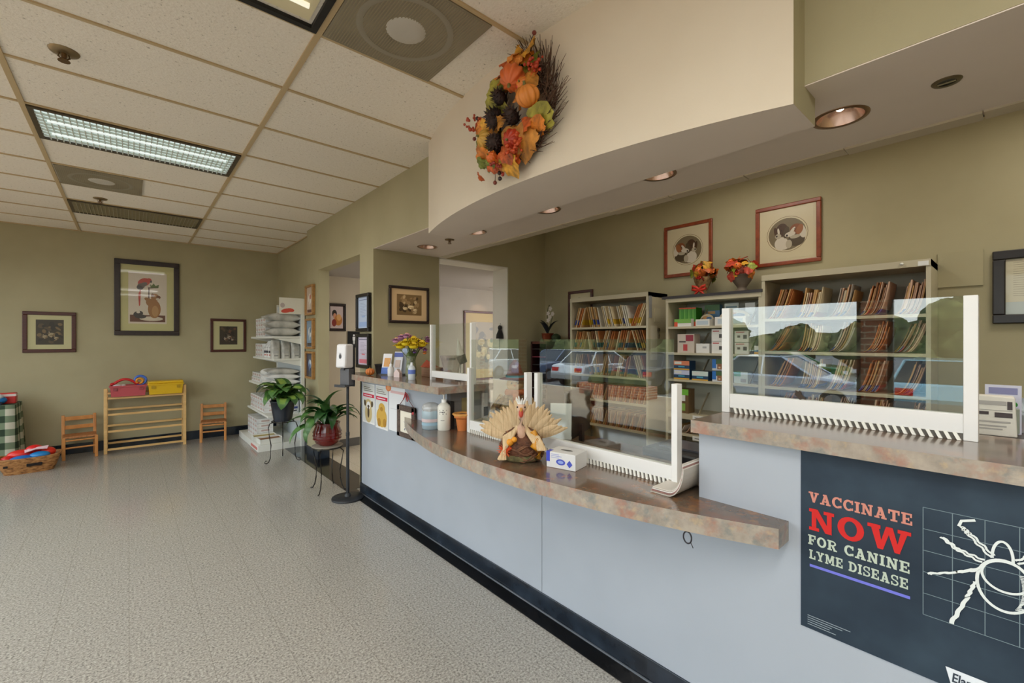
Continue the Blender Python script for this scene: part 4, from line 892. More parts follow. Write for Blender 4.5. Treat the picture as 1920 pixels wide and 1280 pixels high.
# top shelf: three large flat bags at the near end, small packs behind
ORD = ['lowest', 'middle', 'topmost']
big = pillow(.46, .40, .13, [BAGG], 'b')
for k in range(3):
    o = big.build('pet_food_bag', BAGG, None, (UX-.245, UY0+.25, SHELF_Z[3]+.105*k), .0+.05*k); o.rotation_euler = (0, .02*k, .06*(k-1)); tag(o, ORD[k]+' of the three large grey bags lying on the top shelf', 'pet food bag', 'large bags on the top shelf')
    o.scale = (1-.05*(2-k if k else 0), 1, 1)
P0 = MB().box(-.11, -.075, 0, .11, .075, .068, 0).box(-.1105, -.05, .02, -.109, .05, .05, 1).box(-.05, -.0755, .02, .06, -.074, .045, 1)
r_ = random.Random(5); first = None
def pack(loc, label, group, rz=0):
    global first
    if first is None: first = P0.build('food_pack', [BAGW, M((200, 176, 168), .5)], None, loc, rz, bevel=.008); o = first
    else: o = first.copy(); COL.objects.link(o); o.location = loc; o.rotation_euler = (0, 0, rz)
    return tag(o, label, 'food pack', group)
for c_ in range(4):
    for k in range(4): pack((UX-.30, UY0+.56+c_*.165, SHELF_Z[3]+.071*k), 'small white pack in the stacks on the top shelf beyond the grey bags', 'packs on the top shelf', r_.uniform(-.05, .05))
# second shelf
stand = pillow(.20, .15, .27, [BAGG], 's', True, True)
sb = None
for k in range(3):
    if sb is None: sb = o = stand.build('pet_food_bag', [BAGG, M((176, 176, 172), .5), M((150, 150, 146), .5)], None, (0, 0, 0))
    else: o = sb.copy(); COL.objects.link(o)
    o.location = (UX-.10-.125*k, UY0+.11+.02*k, SHELF_Z[2]); o.rotation_euler = (0, 0, .1-.1*k); o.scale = (.62, .9, .92+.03*k)
    tag(o, ['grey standing bag on the second shelf, deepest of the near three', 'grey standing bag on the second shelf, middle of the near three', 'grey standing bag on the second shelf, foremost of the near three'][k], 'pet food bag', 'standing grey bags')
sb2 = None
for k in range(4):
    if sb2 is None: sb2 = o = stand.build('pet_food_bag', [BAGW, INK, PINKI, BLUEI], None, (0, 0, 0))
    else: o = sb2.copy(); COL.objects.link(o)
    o.location = (UX-.29, UY0+.31+.15*k, SHELF_Z[2]); o.rotation_euler = (0, 0, -PI/2+.12*(k % 2)); o.scale = (.72, .9, .93)
    tag(o, 'white standing bag with dark print on the second shelf behind the grey bags', 'pet food bag', 'standing white bags')
for c_ in range(3):
    for k in range(3): pack((UX-.27, UY0+.90+c_*.165, SHELF_Z[2]+.071*k), 'small white pack stacked at the far end of the second shelf', 'packs on the second shelf')
# third shelf
for k in range(3):
    o = big.build('pet_food_bag', BAGW if k < 2 else BAGG, None, (UX-.25, UY0+.24, SHELF_Z[1]+.075*k), 0); o.rotation_euler = (0, .03, .05*(1-k)); o.scale = (.92+.05*(k % 2), .95, .74)
    tag(o, ORD[k]+' of the flat pale bags lying on the third shelf behind the left plant', 'pet food bag', 'flat bags on the third shelf')
for k in range(2):
    o = big.build('pet_food_bag', BAGW, None, (UX-.24, UY0+.62, SHELF_Z[1]+.11*k), 0); o.rotation_euler = (0, 0, PI/2+.05*k); o.scale = (.8, .9, .9); tag(o, ['lower', 'upper'][k]+' white bag in the middle of the third shelf', 'pet food bag', 'white bags mid third shelf')
for c_ in range(4): pack((UX-.31, UY0+.86+c_*.15, SHELF_Z[1]), 'white pack in the far row on the third shelf', 'packs on the third shelf'); pack((UX-.30, UY0+.86+c_*.15, SHELF_Z[1]+.071), 'white pack in the far row on the third shelf', 'packs on the third shelf')
# fourth shelf
for c_ in range(6):
    for k in range(3): pack((UX-.34, UY0+.40+c_*.165, SHELF_Z[0]+.071*k), 'white pack stacked along the fourth shelf behind the left plant', 'packs on the fourth shelf', r_.uniform(-.06, .06))
o = stand.build('pet_food_bag', [BAGW, BLUEI, INK], None, (UX-.14, UY0+.14, SHELF_Z[0]), .2); o.scale = (1, .9, .8); tag(o, 'white bag with blue print standing at the near end of the fourth shelf', 'pet food bag')
# base deck
for c_ in range(4):
    for k in range(4): pack((UX-.40, UY0+.62+c_*.165, .095+.071*k), 'white pack stacked on the base deck under the fourth shelf', 'packs on the base deck')
def tray(loc, rz, label, fill):
    t = thing('carton_tray', label, 'tray', loc, rz); w, d, h = .30, .22, .07
    MB().box(-w/2, -d/2, 0, w/2, d/2, .004).box(-w/2, -d/2, 0, w/2, -d/2+.006, h).box(-w/2, d/2-.006, 0, w/2, d/2, h).box(-w/2, -d/2, 0, -w/2+.006, d/2, h).box(w/2-.006, -d/2, 0, w/2, d/2, h).build('tray', SHW, t)
    MB().box(-w/2+.01, -d/2+.01, .004, w/2-.01, d/2-.01, h*.75).build('contents', M(fill, .7), t)
    return t
tray((UX-.42, UY0+.14, .095), .05, 'white carton tray with brown contents at the near end of the base deck', (150, 100, 56)); tray((UX-.44, UY0+.40, .095), -.04, 'white carton tray with yellow contents behind the brown one on the base deck', (190, 170, 100))

# ================================================================ plants on wire stands
IRON = M((52, 48, 44), .4, .6)
def leaf_mesh(L, W, droop, cols, fold=.25, n=9, stem=.0):
    m = MB(); vs = []; x = z = 0; a = .9
    for i in range(n+1):
        u = i/n; wd = W*(math.sin(PI*min(1, u*.93+.05))**.8)*(1 if u < .99 else .05)
        for s, k in ((-1, fold), (-.5, fold*.35), (0, 0), (.5, fold*.35), (1, fold)): vs.append((x, s*wd/2, z+k*wd*.5))
        a -= droop/n*(.5+u); x += L/n*math.cos(a); z += L/n*math.sin(a)
    for i in range(n):
        for j in range(4):
            m.add([], []); m.f.append([i*5+j, (i+1)*5+j, (i+1)*5+j+1, i*5+j+1]); m.mi.append(1 if j in (1, 2) and 0 < i < n-2 else 0); m.sm.append(True)
    m.v = vs
    me = bpy.data.meshes.new('leaf'); me.from_pydata(m.v, [], m.f)
    for c in cols: me.materials.append(c)
    me.polygons.foreach_set('material_index', m.mi); me.polygons.foreach_set('use_smooth', m.sm); me.update()
    return me
def leaves(t, meshes, spec, z0):
    for (az, el, s, k, r) in spec:
        o = bpy.data.objects.new('leaf', meshes[k]); COL.objects.link(o); o.parent = t
        o.location = (r*math.cos(az), r*math.sin(az), z0); o.rotation_euler = (random.uniform(-.25, .25), -el, az); o.scale = (s, s*random.uniform(.9, 1.15), s)
LG = NM('leaf_green', [(38, 74, 30), (62, 104, 40)], 12, 3, .4); LGV = NM('leaf_lime', [(96, 138, 52), (150, 178, 84)], 14, 3, .4); LDK = NM('leaf_deep_green', [(26, 60, 30), (44, 84, 40)], 10, 3, .35); LMID = NM('leaf_mid_green', [(58, 100, 48), (84, 124, 62)], 10, 3, .38)
rp = random.Random(11)
P1 = (1.50, 6.24)
t = thing('plant_stand', 'black wire plant stand with curled feet under the dark pot', 'plant stand', (*P1, 0)); SZ = .51
MB().tube([(.13*math.cos(2*PI*i/28), .13*math.sin(2*PI*i/28), SZ) for i in range(28)], .006, 6, closed=True).build('top_ring', IRON, t)
for k in range(3):
    a = .3+k*2*PI/3+PI; ca, sa = math.cos(a), math.sin(a)
    pts = [(.13, SZ), (.17, SZ-.01), (.19, SZ-.06), (.175, SZ-.17), (.155, SZ-.28), (.165, .06), (.185, .02), (.215, .008), (.235, .022), (.225, .045), (.205, .04)]
    MB().tube([(r*ca, r*sa, z) for r, z in pts], .006, 6).build('leg', IRON, t)
MB().tube([(-.13, 0, SZ), (.13, 0, SZ)], .004).tube([(0, -.13, SZ), (0, .13, SZ)], .004).build('cross_wire', IRON, t)
t = thing('potted_plant', 'lime-variegated leafy plant in a dark ribbed pot before the bag shelves', 'plant', (*P1, SZ+.006)); 
MB().lathe([(.105, 0), (.125, .12), (.142, .24), (.150, .245), (.150, .262), (.138, .262), (.134, .23), (.001, .225)], 40, lobes=20, depth=.02).build('pot', M((34, 40, 50), .35), t)
MB().lathe([(.134, .215), (.06, .235), (.001, .24)], 20, caps=False).build('soil', M((46, 34, 26), .9), t)
ml = [leaf_mesh(.30, .13, 2.6, [LG, LGV]), leaf_mesh(.26, .12, 3.0, [LMID, LGV]), leaf_mesh(.24, .11, 2.2, [LGV, LGV])]
leaves(t, ml, [(rp.uniform(0, 2*PI), rp.uniform(.0, 1.35), rp.uniform(1.0, 1.6), rp.choice((0, 0, 1, 1, 2)), rp.uniform(.0, .05)) for _ in range(46)], .245)
st = MB()
for k in range(10): a = k*.63; st.tube([(.03*math.cos(a), .03*math.sin(a), .23), (.06*math.cos(a), .06*math.sin(a), .34)], .005)
st.build('stem', M((86, 120, 50), .5), t)
P2 = (1.56, 4.73); SZ = .465
t = thing('plant_stand', 'grey wire plant stand with a round top under the glazed red pot', 'plant stand', (*P2, 0))
MB().lathe([(.001, SZ-.012), (.15, SZ-.012), (.155, SZ-.006), (.15, SZ), (.001, SZ)], 30).build('top_plate', M((150, 142, 128), .5), t)
MB().tube([(.15*math.cos(2*PI*i/28), .15*math.sin(2*PI*i/28), SZ-.02) for i in range(28)], .006, 6, closed=True).build('top_ring', IRON, t)
for a in (3.95, 2.2, 5.6, .9):
    ca, sa = math.cos(a), math.sin(a)
    pts = [(.06, SZ-.02), (.12, SZ-.022), (.165, SZ-.06), (.15, SZ-.15), (.13, SZ-.26), (.135, .12), (.15, .05), (.175, .008), (.20, .006)]
    MB().tube([(r*ca, r*sa, z) for r, z in pts], .006, 6).build('leg', IRON, t)
t = thing('potted_plant', 'dark green strappy plant in a glossy red glazed pot beside the sanitizer stand', 'plant', (*P2, SZ+.001))
MB().lathe([(.075, 0), (.115, .03), (.138, .09), (.136, .15), (.118, .20), (.124, .225), (.128, .235), (.112, .235), (.108, .2), (.001, .195)], 36).build('pot', NM('red_glaze', [(92, 18, 16), (130, 30, 24)], 6, 3, .12, coat=.6), t)
rg = MB()
for z, r in ((.07, .136), (.105, .140), (.14, .139)): rg.tube([(r*math.cos(2*PI*i/36), r*math.sin(2*PI*i/36), z) for i in range(36)], .0045, 6, closed=True)
rg.build('glaze_rib', M((122, 26, 22), .14, coat=.5), t)
ml = [leaf_mesh(.42, .10, 2.3, [LDK, LDK], .35, 10), leaf_mesh(.38, .085, 1.9, [LMID, LMID], .35, 10), leaf_mesh(.34, .10, 2.8, [LG, LMID], .3, 10)]
leaves(t, ml, [(rp.uniform(0, 2*PI), rp.uniform(.1, 1.15), rp.uniform(.8, 1.2), rp.choice((0, 0, 1, 2)), rp.uniform(.0, .06)) for _ in range(30)]+[(3.0, -.55, 1.05, 1, .05), (2.6, -.1, 1.1, 1, .05), (3.6, -.3, 1.05, 2, .05)], .205)
MB().lathe([(.11, .19), (.001, .21)], 20, caps=False).build('soil', M((46, 34, 26), .9), t)

# ================================================================ sanitizer stand
q = oZ(652, 934, 0); SX, SY = q.x, q.y
BK = M((34, 36, 40), .45)
t = thing('sanitizer_stand', 'black floor stand with a white hand sanitizer dispenser at the desk corner', 'sanitizer stand', (SX, SY, 0), -1.15)
MB().lathe([(.148, 0), (.15, .010), (.146, .018), (.03, .024), (.001, .024)], 40).build('base', BK, t)
MB().lathe([(.03, .02), (.026, .045), (.016, .055)], 18).cyl((0, 0, .05), (0, 0, .62), .0155, n=14).build('pole', BK, t)
MB().cyl((0, 0, .62), (0, 0, 1.14), .0135, n=14).cyl((0, 0, .615), (0, 0, .65), .018, n=14).build('upper_pole', BK, t)
MB().box(-.05, .012, 1.10, .075, .020, 1.515).build('back_plate', M((40, 40, 44), .4), t)
MB().box(-.062, -.105, 1.105, .075, .012, 1.118).box(-.062, -.11, 1.10, .075, -.102, 1.125).build('drip_tray', M((52, 54, 58), .4), t)
MB().box(-.045, -.055, 1.118, .07, .012, 1.275).build('battery_box', M((92, 92, 96), .45), t, bevel=.004)
d = MB(); N = 8
d.add([(-.07, .012, 1.28), (.07, .012, 1.28), (.07, .012, 1.515), (-.07, .012, 1.515), (-.062, -.10, 1.285), (.062, -.10, 1.285), (.062, -.085, 1.515), (-.062, -.085, 1.515)],
      [(0, 1, 2, 3), (7, 6, 5, 4), (0, 4, 5, 1), (1, 5, 6, 2), (2, 6, 7, 3), (3, 7, 4, 0)])
d.build('dispenser', M((232, 230, 232), .3), t, bevel=.018)
m = MB(); disc(m, 0, 1.395, .014, .022, 0, -.098); blob(m, [(-.008, 1.41), (.008, 1.41), (0, 1.435)], 0, -.0982); m.build('level_window', M((60, 60, 66), .3), [c_ for c_ in kids(t) if c_.name.startswith('dispenser')][0])
MB().box(-.02, -.07, 1.262, .02, -.03, 1.282).build('nozzle', M((70, 70, 74), .4), t)
# ================================================================ file shelves in the office
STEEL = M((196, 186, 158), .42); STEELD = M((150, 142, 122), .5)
FX = 3.94; FD = XB-FX-.005
def file_shelf(label, y0, y1, ztop, zs, group):
    """open metal shelving facing -x; zs = the tops of its boards"""
    t = thing('file_shelf', label, 'shelf', (FX, (y0+y1)/2, 0)); h = (y1-y0)/2
    for s in (-1, 1): MB().box(0, s*h-.012, 0, FD, s*h+.012, ztop).build('side_panel', STEEL, t)
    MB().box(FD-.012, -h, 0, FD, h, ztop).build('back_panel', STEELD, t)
    MB().box(-.004, -h-.012, ztop-.045, FD, h+.012, ztop).build('top_panel', STEEL, t)
    for z in zs: MB().box(-.002, -h+.012, z-.022, FD-.012, h-.012, z).build('shelf_board', STEEL, t)
    return t
LY0, LY1 = 2.462, 3.475; RY0, RY1 = .392, 1.385; MY0, MY1 = 1.41, 2.245
ZT = oX(1545, 506, FX).z+.005; 
RZ = [oX(1545, y, FX).z for y in (594, 660, 731, 797)]; RZ.append(RZ[3]-.27)
LZ = [oX(1150, y, FX).z for y in (612, 656, 705, 752, 800)]
rs = file_shelf('tall beige file shelf crammed with curling folders behind the largest plastic guard', RY0, RY1, ZT, RZ, None)
MB().box(-.008, -(RY1-RY0)/2-.002, ZT-.042, -.004, -(RY1-RY0)/2+.05, ZT-.012).build('paper_tag', M((236, 236, 232), .5), rs)
MB().ball((-.012, -(RY1-RY0)/2+.13, ZT-.02), .010).build('button', M((226, 226, 220), .3), rs)
ls = file_shelf('beige file shelf of cream and tan folders beside the dark cream picture', LY0, LY1, 2.04, LZ, None)
sidep = thing('wall_clock', 'small pale papers and keys clipped on the side of the left file shelf', 'papers', (FX+.16, LY0-.013, 1.6))
MB().box(-.05, -.006, .14, .06, -.001, .28).build('note', M((206, 196, 166), .6), sidep); MB().box(-.12, -.004, -.25, -.0, -.001, .10).build('sheet', M((216, 208, 186), .6), sidep)
MB().cyl((.02, -.006, .06), (.02, -.016, .06), .018, n=12).tube([(.02, -.012, .06), (.025, -.012, .0), (.02, -.012, -.03)], .006).build('key', M((110, 100, 80), .4, .5), sidep)
MB().box(-.15, -.005, .18, -.10, -.001, .40).build('notice', M((150, 150, 150), .6), sidep)
sidep.name = 'clipped_papers'
# folders: a bent sheet, seen edge-on from the desk; profiles curl the way the packed files slump
FCOL = {'tan': (198, 156, 100), 'orange': (190, 118, 62), 'cream': (226, 208, 170), 'brown': (138, 96, 62), 'pinkish': (206, 170, 144), 'white': (228, 222, 208), 'grey': (176, 168, 156)}
def folder_mesh(lean, curl, h, th, col, tape, two):
    m = MB(); n = 8; P = []
    for i in range(n+1):
        u = i/n; P.append((lean*(u if curl <= 0 else (1-(1-u)**1.0)*(1-curl)+curl*u**.55), h*(u**(1+curl*.9))))
    d = .26
    for i in range(n):
        (a, z0), (b, z1) = P[i], P[i+1]
        nx, nz_ = -(z1-z0), (b-a); l = math.hypot(nx, nz_) or 1; nx *= th/l; nz_ *= th/l
        k = 1 if tape and .18 < (i+.5)/n < .42 else 0
        # local x = depth (0 at the front), y = across (negative is to the right seen from the desk)
        m.add([(0, -a, z0), (0, -b, z1), (0, -b-nx*-1, z1-nz_*-1 if False else z1), (0, -a+nx, z0), (d, -a, z0), (d, -b, z1), (d, -b+nx, z1), (d, -a+nx, z0)],
              [(0, 3, 2, 1), (4, 5, 6, 7), (0, 1, 5, 4), (3, 7, 6, 2), (0, 4, 7, 3), (1, 2, 6, 5)], k)
    me = bpy.data.meshes.new('patient_folder'); me.from_pydata(m.v, [], m.f)
    me.materials.append(M(FCOL[col], .7)); me.materials.append(M(tape or FCOL[col], .6))
    me.polygons.foreach_set('material_index', m.mi); me.update(); return me
rf = random.Random(21)
TAPES = [None, None, None, (52, 66, 140), (196, 150, 40), (176, 60, 50), None, (60, 90, 150), (190, 186, 170)]
FM = {}
def folder(lean, curl, h, col, tape, x, y, z, label, group):
    k = (round(lean, 2), curl, round(h, 2), col, tape)
    if k not in FM: FM[k] = folder_mesh(k[0], curl, k[2], rf.choice((.004, .006, .009)), col, tape, False)
    o = bpy.data.objects.new('patient_folder', FM[k]); COL.objects.link(o); o.location = (x, y, z); tag(o, label, 'folder', group)
BAYW = ['first', 'second', 'third', 'fourth', 'fifth']; ROWW = ['top', 'second', 'third', 'bottom visible']
n_f = 0
tops = [ZT-.05]+[z-.03 for z in RZ]
for r in range(4):
    z = RZ[r]; hh = min(.235, tops[r]-z-.012)
    for b in range(5):
        ya = RY1-.02-b*(RY1-RY0-.03)/5; wdt = (RY1-RY0-.03)/5      # ya = the bay's left edge seen from the desk
        lean = rf.choice((.09, .11, .13)) if b != 1 else .08; curl = rf.choice((.5, .8, 1.0)) if b > 0 else .3
        nn = 10; base = [('tan', 'orange', 'brown'), ('tan', 'pinkish', 'cream'), ('cream', 'grey', 'pinkish', 'tan'), ('tan', 'orange', 'brown', 'pinkish'), ('brown', 'tan', 'pinkish')][b]
        lab = 'paper folder in the %s row, %s bay from left, of the right file shelf' % (ROWW[r], BAYW[b])
        for k in range(nn):
            yy = ya-.004-k*(wdt-lean-.0)/(nn-1)*.93
            folder(lean, curl, hh-rf.choice((0, .02, .04)), rf.choice(base), rf.choice(TAPES), FX+.012+rf.uniform(0, .03), yy, z+.001, lab, 'folders r%d b%d right shelf' % (r+1, b+1)); n_f += 1
topsL = [2.04-.05]+[z-.03 for z in LZ]
for r in range(3):
    z = LZ[r]; hh = min(.235, topsL[r]-z-.01)
    for b in range(5):
        ya = LY1-.02-b*(LY1-LY0-.03)/5; wdt = (LY1-LY0-.03)/5
        lean = (.07, -.05, -.06, -.06, .09)[b] if r == 0 else (.05, -.04, .06, .05, -.07)[b]
        pal = (('tan', 'orange', 'cream'), ('cream', 'white', 'tan'), ('cream', 'white'), ('white', 'cream', 'pinkish'), ('tan', 'orange', 'cream'))[b] if r == 0 else ('tan', 'orange', 'cream', 'brown')
        tp = [(214, 178, 40), (56, 76, 160), (200, 160, 40), None] if r == 0 else [None, None, (60, 80, 120), (190, 150, 50), (40, 90, 90)]
        lab = 'paper folder in the %s row, %s bay from left, of the left file shelf' % (ROWW[r], BAYW[b])
        for k in range(6):
            yy = ya-.008-(wdt-abs(lean)-.012)*k/5-(abs(lean) if lean < 0 else 0)
            folder(lean, .0, hh-rf.choice((0, .015)), rf.choice(pal), rf.choice(tp), FX+.012+rf.uniform(0, .02), yy, z+.001, lab, 'folders r%d b%d left shelf' % (r+1, b+1)); n_f += 1
# the lower rows hold the rest, seen only through two plastic sheets
ms = MB()
for r in (3, 4):
    for k in range(34):
        y = LY1-.03-k*.028; a = rf.uniform(.02, .06); hh = .17
        ms.add([(FX+.02, y, LZ[r]+.002), (FX+.02, y-a, LZ[r]+hh), (FX+.02, y-a-.008, LZ[r]+hh), (FX+.02, y-.008, LZ[r]+.002), (FX+.28, y, LZ[r]+.002), (FX+.28, y-a, LZ[r]+hh), (FX+.28, y-a-.008, LZ[r]+hh), (FX+.28, y-.008, LZ[r]+.002)],
               [(0, 3, 2, 1), (4, 5, 6, 7), (0, 1, 5, 4), (3, 7, 6, 2), (1, 2, 6, 5)], k % 3)
o = ms.build('patient_folders', [M(FCOL['tan'], .7), M(FCOL['orange'], .7), M(FCOL['brown'], .7)]); tag(o, 'dim rows of tan folders low in the left file shelf', 'folders'); o['kind'] = 'stuff'
# ---------------------------------------------------------------- product shelf between them
MZ = [oX(1275, y, FX).z for y in (612, 661, 711, 774)]; mtop = oX(1250, 556, FX).z
t = thing('product_shelf', 'beige shelf of product boxes with a dark board on top and paper price tags', 'shelf', (FX, (MY0+MY1)/2, 0)); hm = (MY1-MY0)/2
for s in (-1, 1): MB().box(0, s*hm-.012, 0, FD, s*hm+.012, mtop-.03).build('side_panel', STEEL, t)
MB().box(FD-.012, -hm, 0, FD, hm, mtop-.03).build('back_panel', M((190, 190, 176), .5), t)
MB().box(-.004, -hm-.012, mtop-.06, FD, hm+.012, mtop-.025).build('top_panel', STEEL, t)
MB().box(-.01, -hm-.02, mtop-.025, FD, hm+.05, mtop).build('top_board', M((52, 44, 44), .4), t)
allz = MZ+[MZ[3]-.19, MZ[3]-.40]
boards = []
for i, z in enumerate(allz): boards.append(MB().box(-.002, -hm+.012, z-(.05 if i == 3 else .02), FD-.012, hm-.012, z).build('shelf_board', STEEL, t))
tagm = M((232, 232, 226), .6); inkm = M((120, 120, 118), .6)
for i in (3, 4, 5):
    for k in range(4):
        y = hm-.10-.21*k; b_ = MB().box(-.006, y-.05, allz[i]-.046, -.002, y+.05, allz[i]-.006, 0).box(-.0065, y-.03, allz[i]-.030, -.005, y+.03, allz[i]-.022, 1); b_.build('price_tag', [tagm, inkm], boards[i])
for i in range(5):
    zl = allz[i] ; zt_ = mtop-.06 if i == 0 else allz[i-1]-.02
    for k in range(3):
        y = hm-.30-.22*k; hgt = min(.19, zt_-zl-.01)
        MB().add([(.02, y-.003, zl+.001), (.05, y-.003, zl+.001), (.25, y-.003, zl+hgt), (.22, y-.003, zl+hgt), (.02, y+.003, zl+.001), (.05, y+.003, zl+.001), (.25, y+.003, zl+hgt), (.22, y+.003, zl+hgt)], [(0, 1, 2, 3), (7, 6, 5, 4), (0, 4, 5, 1), (1, 5, 6, 2), (2, 6, 7, 3), (3, 7, 4, 0)]).build('slanted_divider', M((150, 142, 116), .45), t)
def prod(name, label, a, b, shelf, col, marks, cat='box', depth=.12, x=None, up=0):
    """a carton whose front shows between two pixels, standing on the given shelf"""
    X = (FX+.02 if x is None else x); p, q = oX(*a, X), oX(*b, X); w = p.y-q.y; h = p.z-q.z
    return carton(w*.97, depth, h, name, label, col, marks, (X+depth/2, (p.y+q.y)/2, MZ[shelf]+.001+up), -PI/2, None, cat)
GRN = (70, 150, 40); ORG = (226, 84, 40); NAVY = (24, 62, 96); YEL = (214, 164, 50); WHT = (228, 226, 220)
for k in range(4): prod('product_box', 'green box with orange foot, %s in the row on the top product shelf' % ['first', 'second', 'third', 'last'][k], (1273+k*8, 566), (1281+k*8, 601), 0, GRN, [(ORG, 0, 0, 1, .25), (ORG, 0, .93, 1, 1), ((110, 180, 70), .2, .3, .5, .9)], x=FX+.09)
prod('product_box', 'flat white and green box lying before the green boxes on the top product shelf', (1264, 599), (1296, 612), 0, WHT, [((120, 176, 70), 0, .45, 1, 1), (ORG, 0, 0, .2, .6)], depth=.06)
def display(label, a, b, tint):
    p, q = oX(*a, FX+.01), oX(*b, FX+.01); w = p.y-q.y; h = p.z-q.z
    t = thing('counter_display', label, 'display box', (FX+.012, (p.y+q.y)/2, MZ[0]+.001), -PI/2)
    MB().box(-w/2, 0, 0, w/2, .10, h*.55).build('tray', M(WHT, .45), t)
    m = MB(); n = 16; pts = [(w/2*math.cos(PI*i/n), h*.5+h*.5*math.sin(PI*i/n)) for i in range(n+1)]
    m.add([(x, .09, z) for x, z in pts]+[(x, .10, z) for x, z in pts], [tuple(range(n+1)), tuple(range(2*n+1, n, -1))]+[(i+1, i, n+1+i, n+2+i) for i in range(n)]); m.build('header_card', M(tint, .5), t)
    c = MB(); disc(c, -w*.1, h*.7, w*.22, h*.14, 0, .0885); disc(c, w*.15, h*.65, w*.2, h*.12, 1, .0882); c.build('header_print', [M((190, 140, 80), .5), M((70, 110, 150), .5)], t)
    MB().box(-w*.4, -.002, h*.1, w*.4, 0, h*.42).build('tray_print', M((190, 204, 214), .5), t)
display('small white display tray with a rounded picture header on the top product shelf', (1304, 590), (1330, 612), (196, 180, 150)); display('wide white display tray with a rounded animal header on the top product shelf', (1340, 584), (1398, 612), (206, 196, 170))
prod('product_box', 'blue and green picture box at the back of the top product shelf', (1321, 567), (1350, 590), 0, (80, 130, 170), [((70, 110, 60), 0, .55, 1, 1), ((190, 150, 90), .2, .3, .7, .5)], x=FX+.2, up=.08, depth=.06)
prod('info_card', 'pale printed card above the wide display tray', (1358, 564), (1385, 584), 0, (206, 214, 210), [((120, 150, 160), .1, .6, .9, .75), ((150, 160, 170), .1, .2, .8, .45)], 'card', .006, FX+.17, .10)
prod('info_card', 'white card standing at the right of the top product shelf', (1397, 565), (1416, 600), 0, (226, 228, 228), [((196, 200, 206), .1, .1, .9, .4)], 'card', .006, FX+.15, .03)
prod('product_box', 'white and red box leaning at the left of the second product shelf', (1270, 626), (1302, 661), 1, (206, 192, 176), [((150, 36, 56), .5, .62, .95, .95), ((190, 60, 60), .35, .1, .6, .45), ((60, 50, 50), .1, .55, .5, .62)])
prod('product_box', 'small white box beside the red one on the second product shelf', (1305, 643), (1330, 661), 1, WHT, [((180, 180, 178), .5, .5, .8, .7)])
for k, (y0, y1) in enumerate(((638, 661), (615, 638))): prod('product_box', '%s white box of the left stack on the second product shelf' % ['lower', 'upper'][k], (1334, y0), (1358, y1), 1, WHT, [((70, 66, 64), .6, .3, .9, .6), ((190, 60, 60), .1, .8, .6, .88)], up=.105*k)
for k, (y0, y1) in enumerate(((640, 661), (619, 640))): prod('product_box', '%s white box of the right stack on the second product shelf' % ['lower', 'upper'][k], (1377, y0), (1404, y1), 1, (222, 218, 206), [((90, 84, 78), .62, .3, .88, .65), ((110, 100, 90), .2, .4, .4, .6), ((180, 70, 70), .1, .85, .7, .92)], up=.10*k)
prod('product_box', 'white, blue and yellow box at the right of the second product shelf', (1414, 645), (1428, 661), 1, WHT, [(YEL, 0, 0, 1, .25), ((60, 90, 140), 0, .3, 1, .5)])
for k, (a, b, top, lb) in enumerate((((1263, 692), (1293, 711), (196, 200, 226), 'lower navy box with lilac band at the left of the third product shelf'), ((1263, 673), (1293, 691), (220, 130, 90), 'upper navy box with orange band at the left of the third product shelf'), ((1297, 692), (1328, 711), (206, 220, 214), 'navy box with pale green band beside the stacked pair on the third product shelf'))):
    prod('product_box', lb, a, b, 2, NAVY, [(top, 0, .5, 1, 1), (YEL, 0, 0, 1, .14), ((220, 220, 214), .05, .62, .5, .9), ((70, 160, 190), .3, .28, .7, .42)], up=.09 if k == 1 else 0)
for k, (y0, y1) in enumerate(((690, 711), (667, 689))): prod('product_box', '%s blue-edged picture box on the third product shelf' % ['lower', 'upper'][k], (1335, y0), (1360, y1), 2, (206, 210, 214), [((36, 110, 190), 0, .2, .3, 1), ((70, 100, 60), .3, .55, 1, 1), ((140, 92, 54), .4, .1, .9, .6), ((220, 190, 150), .5, .2, .65, .35)], up=.10*k)
prod('product_box', 'pale green box at the right of the third product shelf', (1376, 688), (1402, 711), 2, (196, 204, 196), [((60, 140, 80), 0, .6, .5, 1), ((140, 130, 120), .5, .1, .9, .4)])
prod('product_box', 'green and brown box standing on the tagged product shelf', (1271, 726), (1291, 773), 3, (110, 84, 50), [((120, 190, 60), 0, .75, 1, 1), (WHT, .1, .5, .7, .75), ((140, 180, 80), .1, .1, .7, .4)])
for k in range(9):
    o = bpy.data.objects.new('loose_folder', folder_mesh(.05+.008*k, .6, .07, .006, ('tan', 'white', 'pinkish', 'brown')[k % 4], None, 0)); COL.objects.link(o); o.location = (FX+.03, MY1-.05-.05*k, allz[4 if k < 4 else 5]+.001); tag(o, ('loose slumped folder low on the product shelf, behind the raised worktop corner'), 'folder', 'loose folders')
